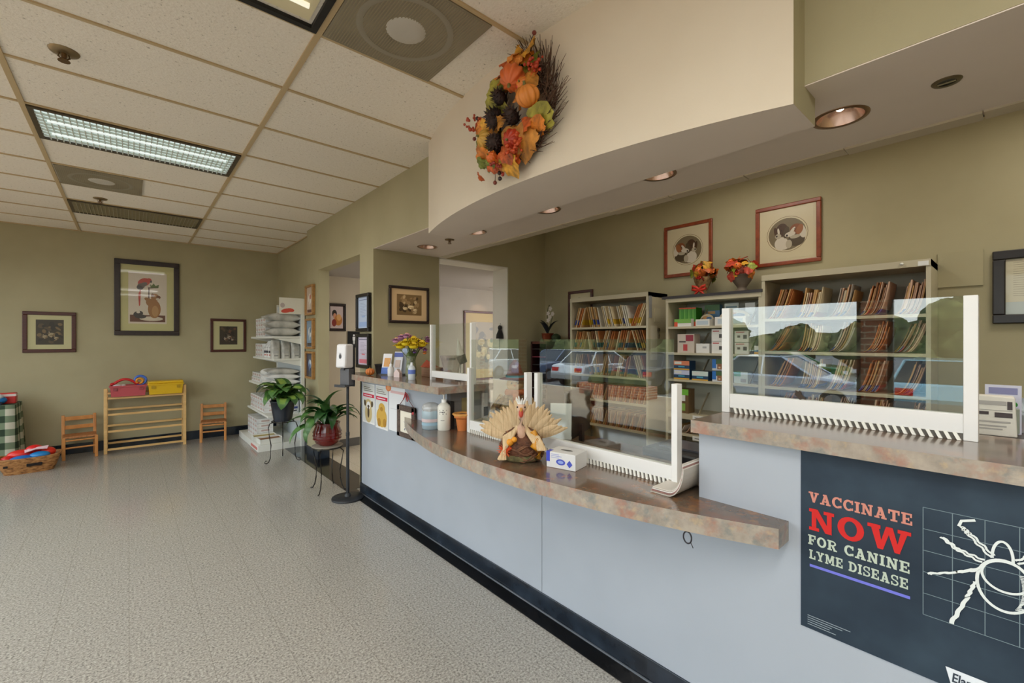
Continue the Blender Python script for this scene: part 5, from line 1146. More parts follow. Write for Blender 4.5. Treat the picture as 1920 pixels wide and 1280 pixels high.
# ---------------------------------------------------------------- fall bouquets on top
AUT = [(206, 100, 34), (186, 60, 34), (216, 160, 40), (150, 160, 50), (140, 50, 30), (222, 128, 46)]
def maple(L, c, curl=.25):
    m = MB(); pts = []; lobes = [(0, .0), (.16, .05), (.30, .14), (.36, .28), (.47, .36), (.46, .50), (.36, .56), (.38, .70), (.26, .74), (.14, .86), (0, 1.0)]
    right = [(x*L*.9, y*L) for x, y in lobes]; left = [(-x, y) for x, y in right[::-1]][1:-1]
    P = right+left; zc = lambda x, y: curl*(x*x/L)-curl*.5*(y*y/L)+.05*L*math.sin(19*y/L+9*abs(x)/L)
    m.add([(x, y, zc(x, y)) for x, y in P]+[(0, .45*L, zc(0, .45*L)+.04*L)], [(i, (i+1) % len(P), len(P)) for i in range(len(P))], 0, True)
    me = bpy.data.meshes.new('autumn_leaf'); me.from_pydata(m.v, [], m.f); me.materials.append(NM('autumn_leaf', [tuple(v*.62 for v in c), c, tuple(min(255, v*1.12+12) for v in c)], 16, 5, .5, .6, 50, stretch=(1.6, .6, 1))); me.polygons.foreach_set('use_smooth', [True]*len(me.polygons)); me.update(); return me
MAP = [maple(.10, c) for c in AUT]
def scatter_leaves(t, n, place, rr, s0=.7, s1=1.2):
    for i in range(n):
        p, nrm = place(i, rr); o = bpy.data.objects.new('autumn_leaf', rr.choice(MAP)); COL.objects.link(o); o.parent = t; o.location = p
        q = Vector(nrm).to_track_quat('Z', 'Y'); o.rotation_euler = (q @ Euler((rr.uniform(-.5, .5), rr.uniform(-.5, .5), rr.uniform(0, 6.28))).to_quaternion()).to_euler(); s = rr.uniform(s0, s1); o.scale = (s, s, s)
def pumpkin(t, p, r, c=(222, 110, 40), ax=(0, 0, 1)):
    o = MB().ball((0, 0, 0), r, sz=.82, n=60, k=12, lobes=10, depth=.17, m=0).cyl((0, 0, r*.7), (r*.1, 0, r*1.1), r*.14, r*.10, 8, 1).build('pumpkin', [M(c, .4), M((120, 116, 60), .6)], t, p)
    o.rotation_euler = Vector(ax).to_track_quat('Z', 'Y').to_euler(); return o
def bouquet(label, px, py_base, kind):
    q = oX(px, py_base, FX+.16); t = thing('fall_bouquet', label, 'bouquet', (FX+.16, q.y, mtop+.001)); rr = random.Random(px)
    def place(i, r):
        a = r.uniform(0, 2*PI); e = r.uniform(-.4, 1.3); v = Vector((math.cos(a)*math.cos(e), math.sin(a)*math.cos(e), math.sin(e))); return (v.x*.085, v.y*.10, .20+v.z*.085), v
    if kind:
        MB().lathe([(.045, 0), (.03, .03), (.075, .13), (.085, .17), (.001, .16)], 22).build('burlap_cone', NM('burlap', [(110, 84, 50), (160, 128, 84)], 50, 3, .9, .4, 90), t)
        b = MB()
        for s in (-1, 1):
            b.tube([(-.075, 0, .05), (-.08, s*.03, .075), (-.085, s*.06, .085), (-.08, s*.065, .055), (-.075, s*.03, .045), (-.075, 0, .05)], .013, 8); b.tube([(-.075, 0, .045), (-.075, s*.03, .02), (-.075, s*.045, .0)], .010, 6)
        b.build('red_bow', M((214, 54, 34), .5), t)
    else:
        MB().lathe([(.05, 0), (.055, .02), (.035, .035), (.04, .05), (.075, .10), (.085, .15), (.09, .155), (.001, .15)], 22).build('urn', M((120, 106, 90), .7), t)
    scatter_leaves(t, 46, place, rr, .6, 1.1); pumpkin(t, (-.09, .0, .225), .035, ax=(-1, 0, .3))
    if not kind: pumpkin(t, (-.06, .075, .275), .024, (216, 84, 34), (0, .6, 1))
    br = MB()
    for k in range(14): a = rr.uniform(0, 6.28); br.ball((-.088+rr.uniform(-.008, .008), rr.uniform(-.02, .02), .165+rr.uniform(-.018, .018)), .008, n=6, k=4)
    br.build('berries', M((190, 44, 30), .35), t)
bouquet('fall leaf bouquet in a burlap cone with a red bow on the product shelf', 1318, 549, True); bouquet('fall leaf bouquet in a small grey urn on the product shelf', 1391, 541, False)
# ================================================================ things on the left raised worktop
def at(x, y, z): return oZ(x, y, z)
ZT_ = ZR+.0005
q = at(690, 704, ZR); t = thing('small_pumpkin', 'tiny orange pumpkin at the far left end of the raised worktop', 'pumpkin', (q.x+.02, q.y, ZT_)); pumpkin(t, (0, 0, .035), .042, (196, 112, 48))
q = at(703, 701, ZR)
t = thing('black_tub', 'black oval tub between the tiny pumpkin and the pamphlets', 'tub', (q.x+.08, q.y-.02, ZT_)); MB().lathe([(.07, 0), (.085, .09), (.09, .095), (.08, .095), (.066, .01), (.001, .01)], 26).build('body', M((26, 24, 24), .4), t)
q = at(722, 703, ZR); QR = -.95
t = thing('pamphlet_holder', 'stand of blue and white pet pamphlets left of the yellow flowers', 'pamphlets', (q.x+.05, q.y-.02, ZT_), QR)
def leaning(x0, x1, h, y, z0, m, mb, k=.28):
    mb.add([(x0, y, z0), (x1, y, z0), (x1, y+h*k, z0+h), (x0, y+h*k, z0+h), (x0, y+.006, z0), (x1, y+.006, z0), (x1, y+h*k+.006, z0+h), (x0, y+h*k+.006, z0+h)], [(0, 1, 2, 3), (7, 6, 5, 4), (0, 4, 5, 1), (1, 5, 6, 2), (2, 6, 7, 3), (3, 7, 4, 0)], m)
m = MB(); leaning(-.09, .0, .20, -.03, .0, 0, m); leaning(-.09, .0, .07, -.0335, 0, 1, m); leaning(-.07, -.01, .08, -.034+.02, .08, 2, m); m.build('pamphlet', [M((222, 222, 226), .4), M((70, 110, 190), .4), M((206, 150, 80), .4)], t)
m = MB(); leaning(.01, .10, .22, -.0, .0, 0, m); leaning(.01, .10, .04, .045, .17, 1, m); leaning(.03, .08, .07, .015, .07, 2, m); m.build('pamphlet', [M((206, 208, 214), .4), M((60, 80, 160), .4), M((190, 170, 160), .4)], t)
m = MB(); leaning(.06, .14, .25, .05, .0, 0, m); leaning(.06, .14, .05, .105, .2, 1, m); m.build('pamphlet', [M((196, 210, 226), .4), M((150, 170, 200), .4)], t)
MB().box(-.10, -.045, 0, .15, .12, .012).build('base', M((60, 60, 62), .3), t)
q = at(733, 705, ZR); t = thing('squeeze_bottle', 'short white bottle in front of the pamphlets', 'bottle', (q.x, q.y, ZT_)); MB().lathe([(.028, 0), (.03, .01), (.03, .07), (.018, .085), (.016, .09)], 20).build('body', M((222, 222, 220), .35), t); MB().lathe([(.014, .088), (.013, .11), (.004, .115)], 14).build('cap', M((236, 236, 236), .3), t)
q = at(746, 707, ZR)
t = thing('treat_box', 'small pink-white box with a peaked top beside the vase', 'box', (q.x, q.y, ZT_), -1.1); MB().prism([(-.03, 0), (.03, 0), (.03, .04), (.0, .075), (-.03, .04)], -.02, .02, mat=Matrix.Rotation(PI/2, 4, 'X')).build('body', M((226, 206, 204), .5), t)
q = at(761, 709, ZR); VX, VY = q.x+.05, q.y
t = thing('flower_vase', 'clear glass vase of yellow and pink flowers on the raised worktop', 'vase', (VX, VY, ZT_))
VG = glassy('vase_glass', (196, 206, 170), .12, .02, .22)
MB().lathe([(.04, .002), (.05, .03), (.045, .10), (.038, .15), (.046, .19)], 26).build('glass', VG, t)
MB().lathe([(.001, .006), (.037, .006), (.045, .03), (.041, .10), (.001, .10)], 20).build('water', glassy('vase_water', (150, 160, 90), .05, 0, .35), t)
rv = random.Random(4); st = MB(); fl = []
for k in range(16):
    a = rv.uniform(0, 6.28); r = rv.uniform(.02, .15); z = .24+rv.uniform(0, .13); px, py = r*math.cos(a), r*math.sin(a); st.tube([(-px*.2, -py*.2, .01), (px*.25, py*.25, .17), (px, py, z)], .0035, 5); fl.append((px, py, z))
st.build('stem', M((86, 104, 50), .5), t)
def flower(c, R, col, core, n=16, dome=.5, name='flower'):
    m = MB()
    for ring in range(3):
        rr = R*(1-.28*ring)
        for i in range(n):
            a = 2*PI*(i+.5*ring)/n; w = PI/n*1.3; z = dome*R*(.25*ring+.1)
            m.add([(c[0], c[1], c[2]+z*.6), (c[0]+rr*.7*math.cos(a-w), c[1]+rr*.7*math.sin(a-w), c[2]+z), (c[0]+rr*math.cos(a), c[1]+rr*math.sin(a), c[2]+z*.7-.1*R), (c[0]+rr*.7*math.cos(a+w), c[1]+rr*.7*math.sin(a+w), c[2]+z)], [(0, 1, 2, 3)], 0, True)
    m.ball((c[0], c[1], c[2]+dome*R*.55), R*.3, sz=.6, n=10, k=6, m=1); m.ball((c[0], c[1], c[2]-.01), R*.55, sz=.5, n=10, k=6, m=0)
    return m.build(name, [M(col, .6), M(core, .7)], t)
for (x, y, z) in ((-.075, -.05, .31), (-.03, -.10, .285), (-.09, .02, .285), (.0, -.05, .335), (.05, -.10, .30)): flower((x, y, z), .074, (232, 206, 30), (206, 170, 30))
for (x, y, z) in ((-.09, .10, .33), (-.03, .12, .36), (-.02, .04, .37), (.03, .10, .36)): flower((x, y, z), .058, (206, 150, 190), (190, 150, 90))
for (x, y, z) in ((.07, -.02, .33), (.10, -.07, .30), (.05, .03, .35), (.11, -.0, .28), (.08, -.10, .25), (.06, -.06, .27), (.10, -.11, .33), (.13, -.05, .35)): flower((x, y, z), .034, (150, 84, 140), (110, 60, 110), 12)
flower((-.02, -.10, .235), .03, (90, 56, 120), (60, 40, 80), 12); flower((.06, -.13, .225), .028, (216, 120, 50), (180, 90, 40), 12)
MB().ball((-.0, .0, .20), .035, sx=1.2, n=12, k=7).build('greens', NM('bouquet_greens', [(60, 84, 40), (96, 116, 62)], 30, 4, .6), t)
q = at(772, 712, ZR); t = thing('sanitizer_bottle', 'clear pump bottle with a blue label in front of the vase', 'bottle', (q.x, q.y, ZT_))
MB().lathe([(.028, 0), (.030, .008), (.030, .095), (.02, .115), (.013, .12)], 22).build('body', M((206, 214, 220), .2), t); MB().lathe([(.0305, .05), (.0308, .085)], 22, caps=False).build('label', M((96, 120, 196), .4), t); MB().cyl((0, 0, .118), (0, 0, .145), .012, .009).build('pump', M((226, 230, 234), .3), t)
q = at(792, 707, ZR)
t = thing('wooden_crate', 'small brown wooden box between the pump bottle and the guard post', 'box', (q.x+.10, q.y, ZT_), -PI/2); MB().box(-.09, -.06, 0, .09, .06, .085).build('body', NM('brown_crate', [(126, 92, 66), (156, 118, 88)], 9, 4, .55, stretch=(1, 1, 8)), t, bevel=.004)
MB().add([(-.10, -.065, .085), (.02, -.065, .085), (.02, .0, .10), (-.10, .0, .15), (-.10, .06, .085), (.02, .06, .085)], [(0, 1, 2, 3), (3, 2, 5, 4), (0, 3, 4), (1, 5, 2)]).build('red_lid', M((150, 60, 30), .5), t)
q = at(806, 706, ZR)
t = thing('clear_bin', 'clear rounded plastic bin behind the guard post on the raised worktop', 'bin', (1.99, 3.05, ZT_)); MB().lathe([(.055, 0), (.065, .10), (.085, .17), (.10, .20), (.102, .205)], 28).build('body', glassy('clear_bin_plastic', (226, 220, 216), .14, .05, .25), t)
MB().ball((0, .03, .05), .04, sz=.9).build('contents', M((196, 170, 170), .6), t); MB().box(-.04, -.02, .165, .03, .01, .185).build('dark_handle', M((36, 34, 34), .4), t)
q = oY(812, 640, 3.30)
t = thing('cone_wand', 'white cone-tipped wand with a black cup on the raised worktop behind the guard', 'wand', (2.06, 3.02, ZT_)); MB().cyl((0, 0, 0), (0, 0, .16), .006, n=8).build('rod', M((226, 224, 220), .4), t)
MB().cyl((0, 0, .19), (-.02, .01, .345), .036, .002, 12).build('cone', M((222, 216, 208), .5), t); MB().cyl((.022, -.012, .14), (.0, .0, .205), .034, .040, 14).build('cup', M((26, 26, 28), .35), t)
MB().lathe([(.045, 0), (.04, .01), (.008, .014)], 16).build('foot', M((120, 116, 112), .4), t)
# posters taped to the raised desk front
def on_panel(name, label, a, b, draw, cols, cat='poster', d=.003):
    p, q = oX(*a, XP), oX(*b, XP); w, h = p.y-q.y, p.z-q.z
    t = thing(name, label, cat, (XP-.0005, (p.y+q.y)/2, q.z), -PI/2); m = MB().box(-w/2, -d, 0, w/2, 0, h, 0); draw(m, w, h, -d)
    m.build('sheet', [M(c, .4) for c in cols], t); return t
def dogposter(dark):
    def d(m, w, h, o):
        m.box(-w*.46, o-.0004, h*.80, w*.46, o, h*.97, 1); 
        for k in range(3): m.box(-w*.4, o-.0008, h*(.90-.045*k), w*(.1+.12*k), o, h*(.915-.045*k), 4)
        m.box(-w*.46, o-.0005, h*.66, w*.46, o, h*.745, 2); m.box(-w*.36, o-.0009, h*.69, w*.3, o, h*.712, 0)
        m.box(-w*.46, o-.0004, h*.04, w*.46, o, h*.655, 1)
        if dark:
            disc(m, 0, h*.26, w*.30, h*.24, 3, o-.001); disc(m, 0, h*.48, w*.30, h*.13, 3, o-.0012); disc(m, 0, h*.45, w*.17, h*.10, 0, o-.0014); disc(m, 0, h*.43, w*.09, h*.035, 4, o-.0016); disc(m, -.3*w, h*.5, w*.09, h*.08, 4, o-.0013, .3); disc(m, .3*w, h*.5, w*.09, h*.08, 4, o-.0013, -.3); disc(m, 0, h*.28, w*.08, h*.14, 4, o-.0018)
        else:
            disc(m, 0, h*.27, w*.42, h*.23, 3, o-.001); disc(m, .02*w, h*.48, w*.26, h*.12, 3, o-.0012); disc(m, 0, h*.46, w*.12, h*.05, 5, o-.0014); disc(m, -.2*w, h*.14, w*.14, h*.1, 5, o-.0014); disc(m, .25*w, h*.16, w*.14, h*.1, 5, o-.0014)
    return d
on_panel('pet_poster', 'pet poster with a red band and a dark-eared puppy, leftmost on the desk front', (681, 717), (703, 797), dogposter(True), [(232, 232, 232), (216, 218, 214), (206, 40, 74), (200, 180, 130), (92, 78, 60), (190, 150, 80)])
on_panel('pet_poster', 'pet poster with a red band and a golden long-haired dog on the desk front', (705, 721), (728, 808), dogposter(False), [(232, 232, 232), (216, 218, 214), (206, 40, 74), (206, 166, 76), (110, 100, 90), (176, 132, 52)])
def plainsheet(m, w, h, o): m.box(-w*.4, o-.0004, h*.86, w*.46, o, h*.92, 1); m.box(-w*.4, o-.0004, h*.5, w*.3, o, h*.51, 2)
on_panel('paper_sheet', 'plain white paper sheet on the desk front right of the golden dog poster', (730, 724), (760, 815), plainsheet, [(230, 232, 236), (228, 190, 190), (200, 204, 210)], 'paper')
def sticker(m, w, h, o): pass
p = oX(729, 727, XP); t = thing('round_sticker', 'orange round sticker at the top of the golden dog poster', 'sticker', (XP-.0035, p.y, p.z), -PI/2); m = MB(); disc(m, 0, 0, .055, .03, 0, -.0006); disc(m, 0, 0, .034, .02, 1, -.001); m.build('disc', [M((222, 122, 64), .5), M((230, 160, 110), .5)], t)
# little framed sign hung from the raised worktop by a red ribbon
p, q = oX(746, 757, XP-.02), oX(779, 827, XP-.02); w, h = p.y-q.y, p.z-q.z
t = thing('hanging_sign', 'small rustic twig-framed sign hung on the desk front by a red ribbon', 'sign', (XP-.008, (p.y+q.y)/2, q.z), -PI/2); BARK = NM('bark_frame', [(58, 46, 42), (96, 80, 72), (70, 56, 50)], 40, 4, .85, .8, 60)
fw_ = w*.17
for a in ((-w/2, 0, w/2, fw_*.8), (-w/2, h-fw_*.9, w/2, h), (-w/2, 0, -w/2+fw_, h), (w/2-fw_, 0, w/2, h)): MB().box(a[0], -.024, a[1], a[2], -.002, a[3]).build('frame_bar', BARK, t, bevel=.006)
MB().box(-w/2+fw_*.7, -.016, fw_*.6, w/2-fw_*.7, -.006, h-fw_*.7).build('card', M((232, 226, 210), .6), t)
m = MB()
for k in range(3): stroke(m, [(-w*.12+.02*math.sin(i*1.3+k)+.012*i, h*(.46-.1*k)+.012*math.cos(i*2.1)) for i in range(7)], .004, -.0170-.0002*k)
stroke(m, [(-w*.05, h*.3), (-w*.05, h*.22)], .006, -.018); m.build('handwriting', M((120, 122, 150), .6), t)
MB().tube([(-w*.38, -.012, h), (-.05, -.014, h+.05), (0, -.016, h+.10), (.05, -.014, h+.05), (w*.4, -.012, h)], .003).build('wire', M((110, 60, 60), .5), t)
MB().tube([(-.04, -.018, h+.055), (0, -.02, h+.098), (.03, -.018, h+.04)], .006).tube([(-.02, -.02, h+.075), (0, -.022, h+.115), (.03, -.02, h+.10), (.06, -.018, h+.06)], .005).ball((w*.44, -.02, h*.83), .014).build('red_ribbon', M((186, 64, 70), .5), t)
# ================================================================ things on the lower worktop
q = at(799, 803, ZL); t = thing('wipes_tub', 'clear bag-lined tub with pale blue bands beside the white pump bottle', 'tub', (q.x+.03, q.y-.02, ZL+.0005))
MB().lathe([(.062, 0), (.066, .01), (.068, .125), (.064, .135)], 30).build('body', glassy('tub_plastic', (196, 216, 226), .12, .05, .55), t); MB().lathe([(.0685, .055), (.0688, .078)], 30, caps=False).build('pink_band', M((206, 186, 188), .5), t); MB().lathe([(.0685, .03), (.0688, .05)], 30, caps=False).build('blue_band', M((150, 182, 200), .5), t)
MB().lathe([(.066, .13), (.072, .15), (.062, .175), (.03, .19), (.001, .186)], 24, lobes=7, depth=.10).build('bag_top', glassy('bag_plastic', (222, 224, 224), .2, .12, .45), t)
q = at(828, 806, ZL); t = thing('pump_bottle', 'white lotion pump bottle on the lower worktop beside the tub', 'bottle', (q.x+.02, q.y, ZL+.0005), -.7)
MB().lathe([(.044, 0), (.047, .008), (.047, .165), (.043, .178), (.036, .185), (.02, .198), (.016, .20)], 30).build('body', M((226, 224, 214), .35), t); MB().cyl((0, 0, .198), (0, 0, .222), .019, n=16).cyl((0, 0, .222), (0, 0, .262), .007, n=10).build('pump', M((236, 236, 232), .3), t)
MB().box(-.010, -.045, .258, .010, .014, .270).build('spout', M((236, 236, 232), .3), t, bevel=.004)
m = MB()
for k, (x0, x1, z) in enumerate(((-.026, .026, .142), (-.026, .012, .128), (-.026, .024, .116), (-.018, .010, .072))): m.add([(x, -math.sqrt(.0478**2-x*x), z+dz) for x in (x0, (x0+x1)/2, x1) for dz in (0, .009 if k < 3 else .003)], [(0, 2, 3, 1), (2, 4, 5, 3)])
m.build('lettering', M((110, 108, 104), .5), t)
t = thing('black_clipboard', 'black upright tray edge just behind the white pump bottle', 'tray', (q.x+.06, q.y+.02, ZL+.0005)); MB().box(-.004, -.05, 0, .03, .05, .20).build('body', M((30, 30, 32), .4), t)
q = at(869, 808, ZL); t = thing('terracotta_pot', 'small orange pot with a ruffled rim beside the left lower guard', 'pot', (q.x+.01, q.y+.03, ZL+.0005))
MB().lathe([(.034, 0), (.046, .085), (.048, .09), (.058, .092), (.060, .115), (.05, .115), (.042, .09), (.001, .085)], 26).build('pot', M((206, 122, 62), .6), t); MB().lathe([(.058, .10), (.074, .118), (.066, .126), (.05, .11)], 30, lobes=9, depth=.12, caps=False).build('ruffle', M((210, 150, 76), .6), t)
MB().ball((0, 0, .105), .045, sz=.4).build('contents', M((110, 74, 48), .8), t)
# corn-husk turkey
q = at(985, 866, ZL); TX, TY = q.x+.02, q.y+.05
t = thing('husk_turkey', 'corn-husk turkey with a fan tail and woven brown body on the lower worktop', 'decoration', (TX, TY, ZL+.0005), -.78)
WV = NM('twig_weave', [(52, 28, 20), (110, 70, 46), (84, 46, 32)], 30, 4, .75, .9, 50)
MB().lathe([(.07, 0), (.10, .02), (.118, .06), (.112, .11), (.085, .15), (.04, .175), (.001, .18)], 30, sx=1.0, sy=.78).build('woven_body', WV, t)
tw = MB(); rt_ = random.Random(8)
for k in range(46):
    z = rt_.uniform(.01, .15); r = .118-.9*abs(z-.065)**1.5*2; a0 = rt_.uniform(0, 6.28); n = 8; tw.tube([((r+.004)*math.cos(a0+i*.16), (r+.004)*.78*math.sin(a0+i*.16), z+.014*math.sin(i*.9+k)) for i in range(n)], .0045, 5)
tw.build('twig_wrap', NM('twig_wrap', [(70, 40, 28), (134, 90, 60)], 20, 3, .7), t)
MB().lathe([(.085, 0), (.11, .012), (.11, .035), (.09, .05)], 26, sy=.8, caps=False).build('moss', NM('moss', [(84, 80, 50), (126, 116, 76)], 40, 4, .9, .8, 60), t)
husk = NM('corn_husk', [(176, 146, 106), (216, 190, 150), (196, 166, 124)], 14, 5, .7, .3, 60, stretch=(8, 1, .5))
for k in range(27):
    a = -1.25+2.5*k/26+rt_.uniform(-.03, .03); L = .185+.03*math.cos(a)+rt_.uniform(-.025, .025); w = .034; m = MB(); vs = []
    for i in range(7):
        u = i/6; r = .05+L*u; wd = w*(.35+.9*math.sin(PI*min(.85, u)))*(1 if i < 6 else .3); bow = .045+.03*u-.02*u*u
        for s, dy in ((-1, .004), (0, -.004), (1, .004)): vs.append((r*math.sin(a)+s*wd/2*math.cos(a), bow+dy+.006*(k % 3), .085+r*math.cos(a)*.86-s*wd/2*math.sin(a)))
    m.add(vs, [(i*3+j, i*3+j+1, (i+1)*3+j+1, (i+1)*3+j) for i in range(6) for j in range(2)], 0, True); m.build('tail_husk', husk, t)
nk = MB().tube([(0, -.05, .13), (0, -.075, .19), (.0, -.07, .24), (.0, -.055, .275)], .024, 10, 0, .017); nk.ball((0, -.062, .29), .026, sz=1.1); NK = nk.build('neck', NM('pinkish_husk', [(196, 150, 126), (216, 186, 160)], 20, 4, .7), t)
MB().cyl((0, -.085, .288), (0, -.108, .276), .009, .001, 8).build('beak', M((196, 140, 60), .5), NK); MB().ball((0, -.089, .265), .012, sz=1.8).build('wattle', M((190, 70, 54), .5), NK)
for s in (-1, 1): MB().ball((s*.02, -.08, .297), .0045, n=8, k=6).build('eye', M((20, 18, 18), .2), NK)
m = MB()
for k in range(9): a = k*.7; m.cyl((.0+.008*math.cos(a), -.06+.008*math.sin(a), .305), (.03*math.cos(a), -.06+.03*math.sin(a), .35-.006*(k % 3)), .009, .002, 6)
m.build('white_crest', M((226, 226, 222), .7), t)
for s, L in ((-1, .22), (1, .15)):
    m = MB(); 
    for k in range(5): m.tube([(s*.02, -.06, .19-.004*k), (s*(.05+.01*k), -.09, .14), (s*(.05+L*.3)+.008*k, -.11, .19-L*.75)], .013, 7, 0, .009)
    m.build('wing_husk', husk, t)
m = MB()
for k in range(60):
    a, b = rt_.uniform(0, 6.28), rt_.uniform(-1, 1); v = Vector((math.cos(a), math.sin(a), b)).normalized()*.045; m.tube([(-.085, -.09, .065), (-.085+v.x, -.09+v.y*.7, .065+v.z)], .003, 4, 0, .001)
m.build('orange_feathers', M((226, 92, 40), .8), t)
MB().tube([(.06, -.075, .17), (.085, -.085, .13), (.065, -.10, .10), (.10, -.085, .07), (.09, -.09, .03)], .019, 9).build('gold_ribbon', M((206, 142, 30), .45), t)
MB().ball((-.06, -.09, .115), .022).ball((-.035, -.10, .13), .015).build('flower_button', M((222, 150, 40), .5), t)
# mask box
t = thing('mask_box', 'white and blue face-mask box in front of the right lower guard', 'box', (1.707, 1.535, ZL+.0005), math.radians(-75.8)); w, d, h = .165, .13, .08
MB().box(-w/2, -d/2, 0, w/2, d/2, h).build('carton', M((222, 222, 222), .45), t, bevel=.002); MB().box(-w/2-.001, -d/2-.001, .03, -w/2+.02, -d/2+.04, h+.0008).build('blue_corner', M((60, 76, 196), .45), t)
m = MB(); disc(m, .0, .034, .026, .015, 0, -d/2-.001); disc(m, .0, .034, .016, .008, 1, -d/2-.0014); blob(m, [(.05, .012), (.066, .030), (.050, .050), (.034, .030)], 0, -d/2-.001)
for k in range(3): m.box(-.055, -d/2-.0012, .052+.008*k, -.01+.015*(k % 2), -d/2, .0545+.008*k, 2)
m.build('printed_marks', [M((70, 84, 190), .5), M((150, 170, 226), .5), M((150, 156, 206), .5)], t)
m = MB(); disc(m, 0, 0, .034, .012, 0, 0); o = m.build('opening', M((90, 88, 86), .6), t, (0, 0, h+.0012)); o.rotation_euler = (-PI/2, 0, 0)
# curled magazines against the raised desk
t = thing('magazine_stack', 'thin stack of magazines curling up against the raised desk end', 'magazines', (1.82, .955, ZL+.001))
for k in range(4):
    m = MB(); vs = []; n = 14; off = .005*k
    for i in range(n+1):
        u = i/n; yy = .085-.135*min(1, u/.6) if u < .6 else -.05-.012*math.sin((u-.6)/.4*1.5); zz = off*1 if u < .35 else off+.125*((u-.35)/.65)**1.8
        yy = .085-.15*(1-(1-u)**1.7)
        for x in (-.13, .11): vs += [(x+.006*k, yy+off*.8*u, zz), (x+.006*k, yy+off*.8*u+.0035*u, zz+.0035)]
    for i in range(n):
        b = i*4; m.add([], []); 
        for f in ((b, b+2, b+6, b+4), (b+1, b+5, b+7, b+3), (b, b+4, b+5, b+1), (b+2, b+3, b+7, b+6)): m.f.append(list(f)); m.mi.append(0); m.sm.append(False)
    m.v = vs; m.f += [[0, 1, 3, 2], [n*4, n*4+2, n*4+3, n*4+1]]; m.mi += [0, 0]; m.sm += [False, False]
    m.build('magazine', M(((196, 190, 180), (150, 110, 104), (226, 222, 216), (206, 200, 190))[k], .4), t)
# loop of cord and a hook under the worktop edge
q = at(1286, 997, ZLB); t = thing('cord_loop', 'small black cord loop hanging under the lower worktop edge', 'cord', (q.x+.012, q.y, ZLB-.002), -PI/2)
MB().tube([(.016*math.cos(2*PI*i/20), 0, -.022+.022*math.sin(2*PI*i/20)) for i in range(20)], .0028, 6, closed=True).build('loop', M((36, 34, 40), .4), t); MB().tube([(.012, 0, -.036), (.018, 0, -.046), (.022, 0, -.055)], .0016).build('tail', M((50, 48, 50), .5), t)
q = at(820, 849, ZLB); t = thing('bag_hook', 'tiny dark hook under the lower worktop below the pump bottle', 'hook', (q.x+.012, q.y, ZLB-.002), -PI/2); MB().tube([(-.012, 0, 0), (-.006, 0, -.014), (.004, 0, -.024), (.016, 0, -.018)], .003).build('wire', M((40, 38, 38), .4), t)
# notes taped inside, seen through the left lower guard
t = thing('taped_note', 'yellowed note taped to the raised desk end behind the left lower guard', 'note', (1.955, YL0-.001, 1.0)); MB().box(-.035, -.002, 0, .035, 0, .11).build('sheet', M((190, 172, 120), .6), t)
t = thing('taped_card', 'narrow white and black card hung at the raised desk end', 'card', (2.14, YL0-.001, ZL+.03)); MB().box(-.03, -.003, 0, .03, 0, .20).build('sheet', M((226, 224, 222), .5), t); MB().box(-.01, -.006, .02, .032, -.003, .09).build('black_clip', M((24, 24, 26), .4), t)
# scarecrow behind the left guard
t = thing('scarecrow_doll', 'scarecrow doll with a brown hat and orange scarf behind the left lower guard', 'doll', (2.06, 2.34, ZL+.0005), -.75)
BUR = NM('patched_burlap', [(92, 70, 48), (168, 140, 100), (126, 98, 66), (70, 60, 50)], 34, 4, .9, .6, 60)
MB().lathe([(.12, 0), (.15, .03), (.14, .12), (.11, .21), (.07, .27), (.03, .30)], 24, sy=.7, lobes=5, depth=.06).build('burlap_body', BUR, t)
HD = MB().ball((0, 0, .34), .06, sz=1.05).build('head', M((196, 160, 116), .8), t); HT = MB().lathe([(.11, .375), (.112, .38), (.065, .39), (.055, .42), (.04, .47), (.012, .51), (.001, .515)], 24).build('hat', M((112, 60, 36), .8), t)
MB().lathe([(.068, .388), (.066, .405)], 24, caps=False).build('hat_band', M((70, 130, 140), .6), HT)
MB().tube([(-.06, -.05, .29), (0, -.085, .285), (.06, -.05, .29)], .022, 8).tube([(.01, -.09, .28), (.015, -.115, .20), (.02, -.125, .11)], .026, 8, 0, .02).build('scarf', NM('orange_scarf', [(150, 74, 36), (186, 100, 52)], 30, 3, .8), t)
for s in (-1, 1): MB().tube([(s*.08, 0, .25), (s*.14, -.02, .17), (s*.17, -.03, .10)], .036, 8, 0, .028).build('arm', BUR, t)
m = MB()
for s in (-1, 1): m.ball((s*.022, -.055, .35), .006, n=8, k=6)
m.build('eye', M((24, 20, 18), .3), HD); MB().cyl((0, -.058, .335), (0, -.085, .33), .008, .001, 8).build('nose', M((206, 106, 40), .5), HD)
t = thing('paper_tray', 'cream open box behind the left lower guard beside the turkey', 'box', (1.93, 2.46, ZL+.0005), -1.2); w, d, h = .20, .14, .085
MB().box(-w/2, -d/2, 0, w/2, d/2, .004).box(-w/2, -d/2, 0, w/2, -d/2+.004, h).box(-w/2, d/2-.004, 0, w/2, d/2, h).box(-w/2, -d/2, 0, -w/2+.004, d/2, h).box(w/2-.004, -d/2, 0, w/2, d/2, h).build('carton', M((196, 184, 162), .6), t)
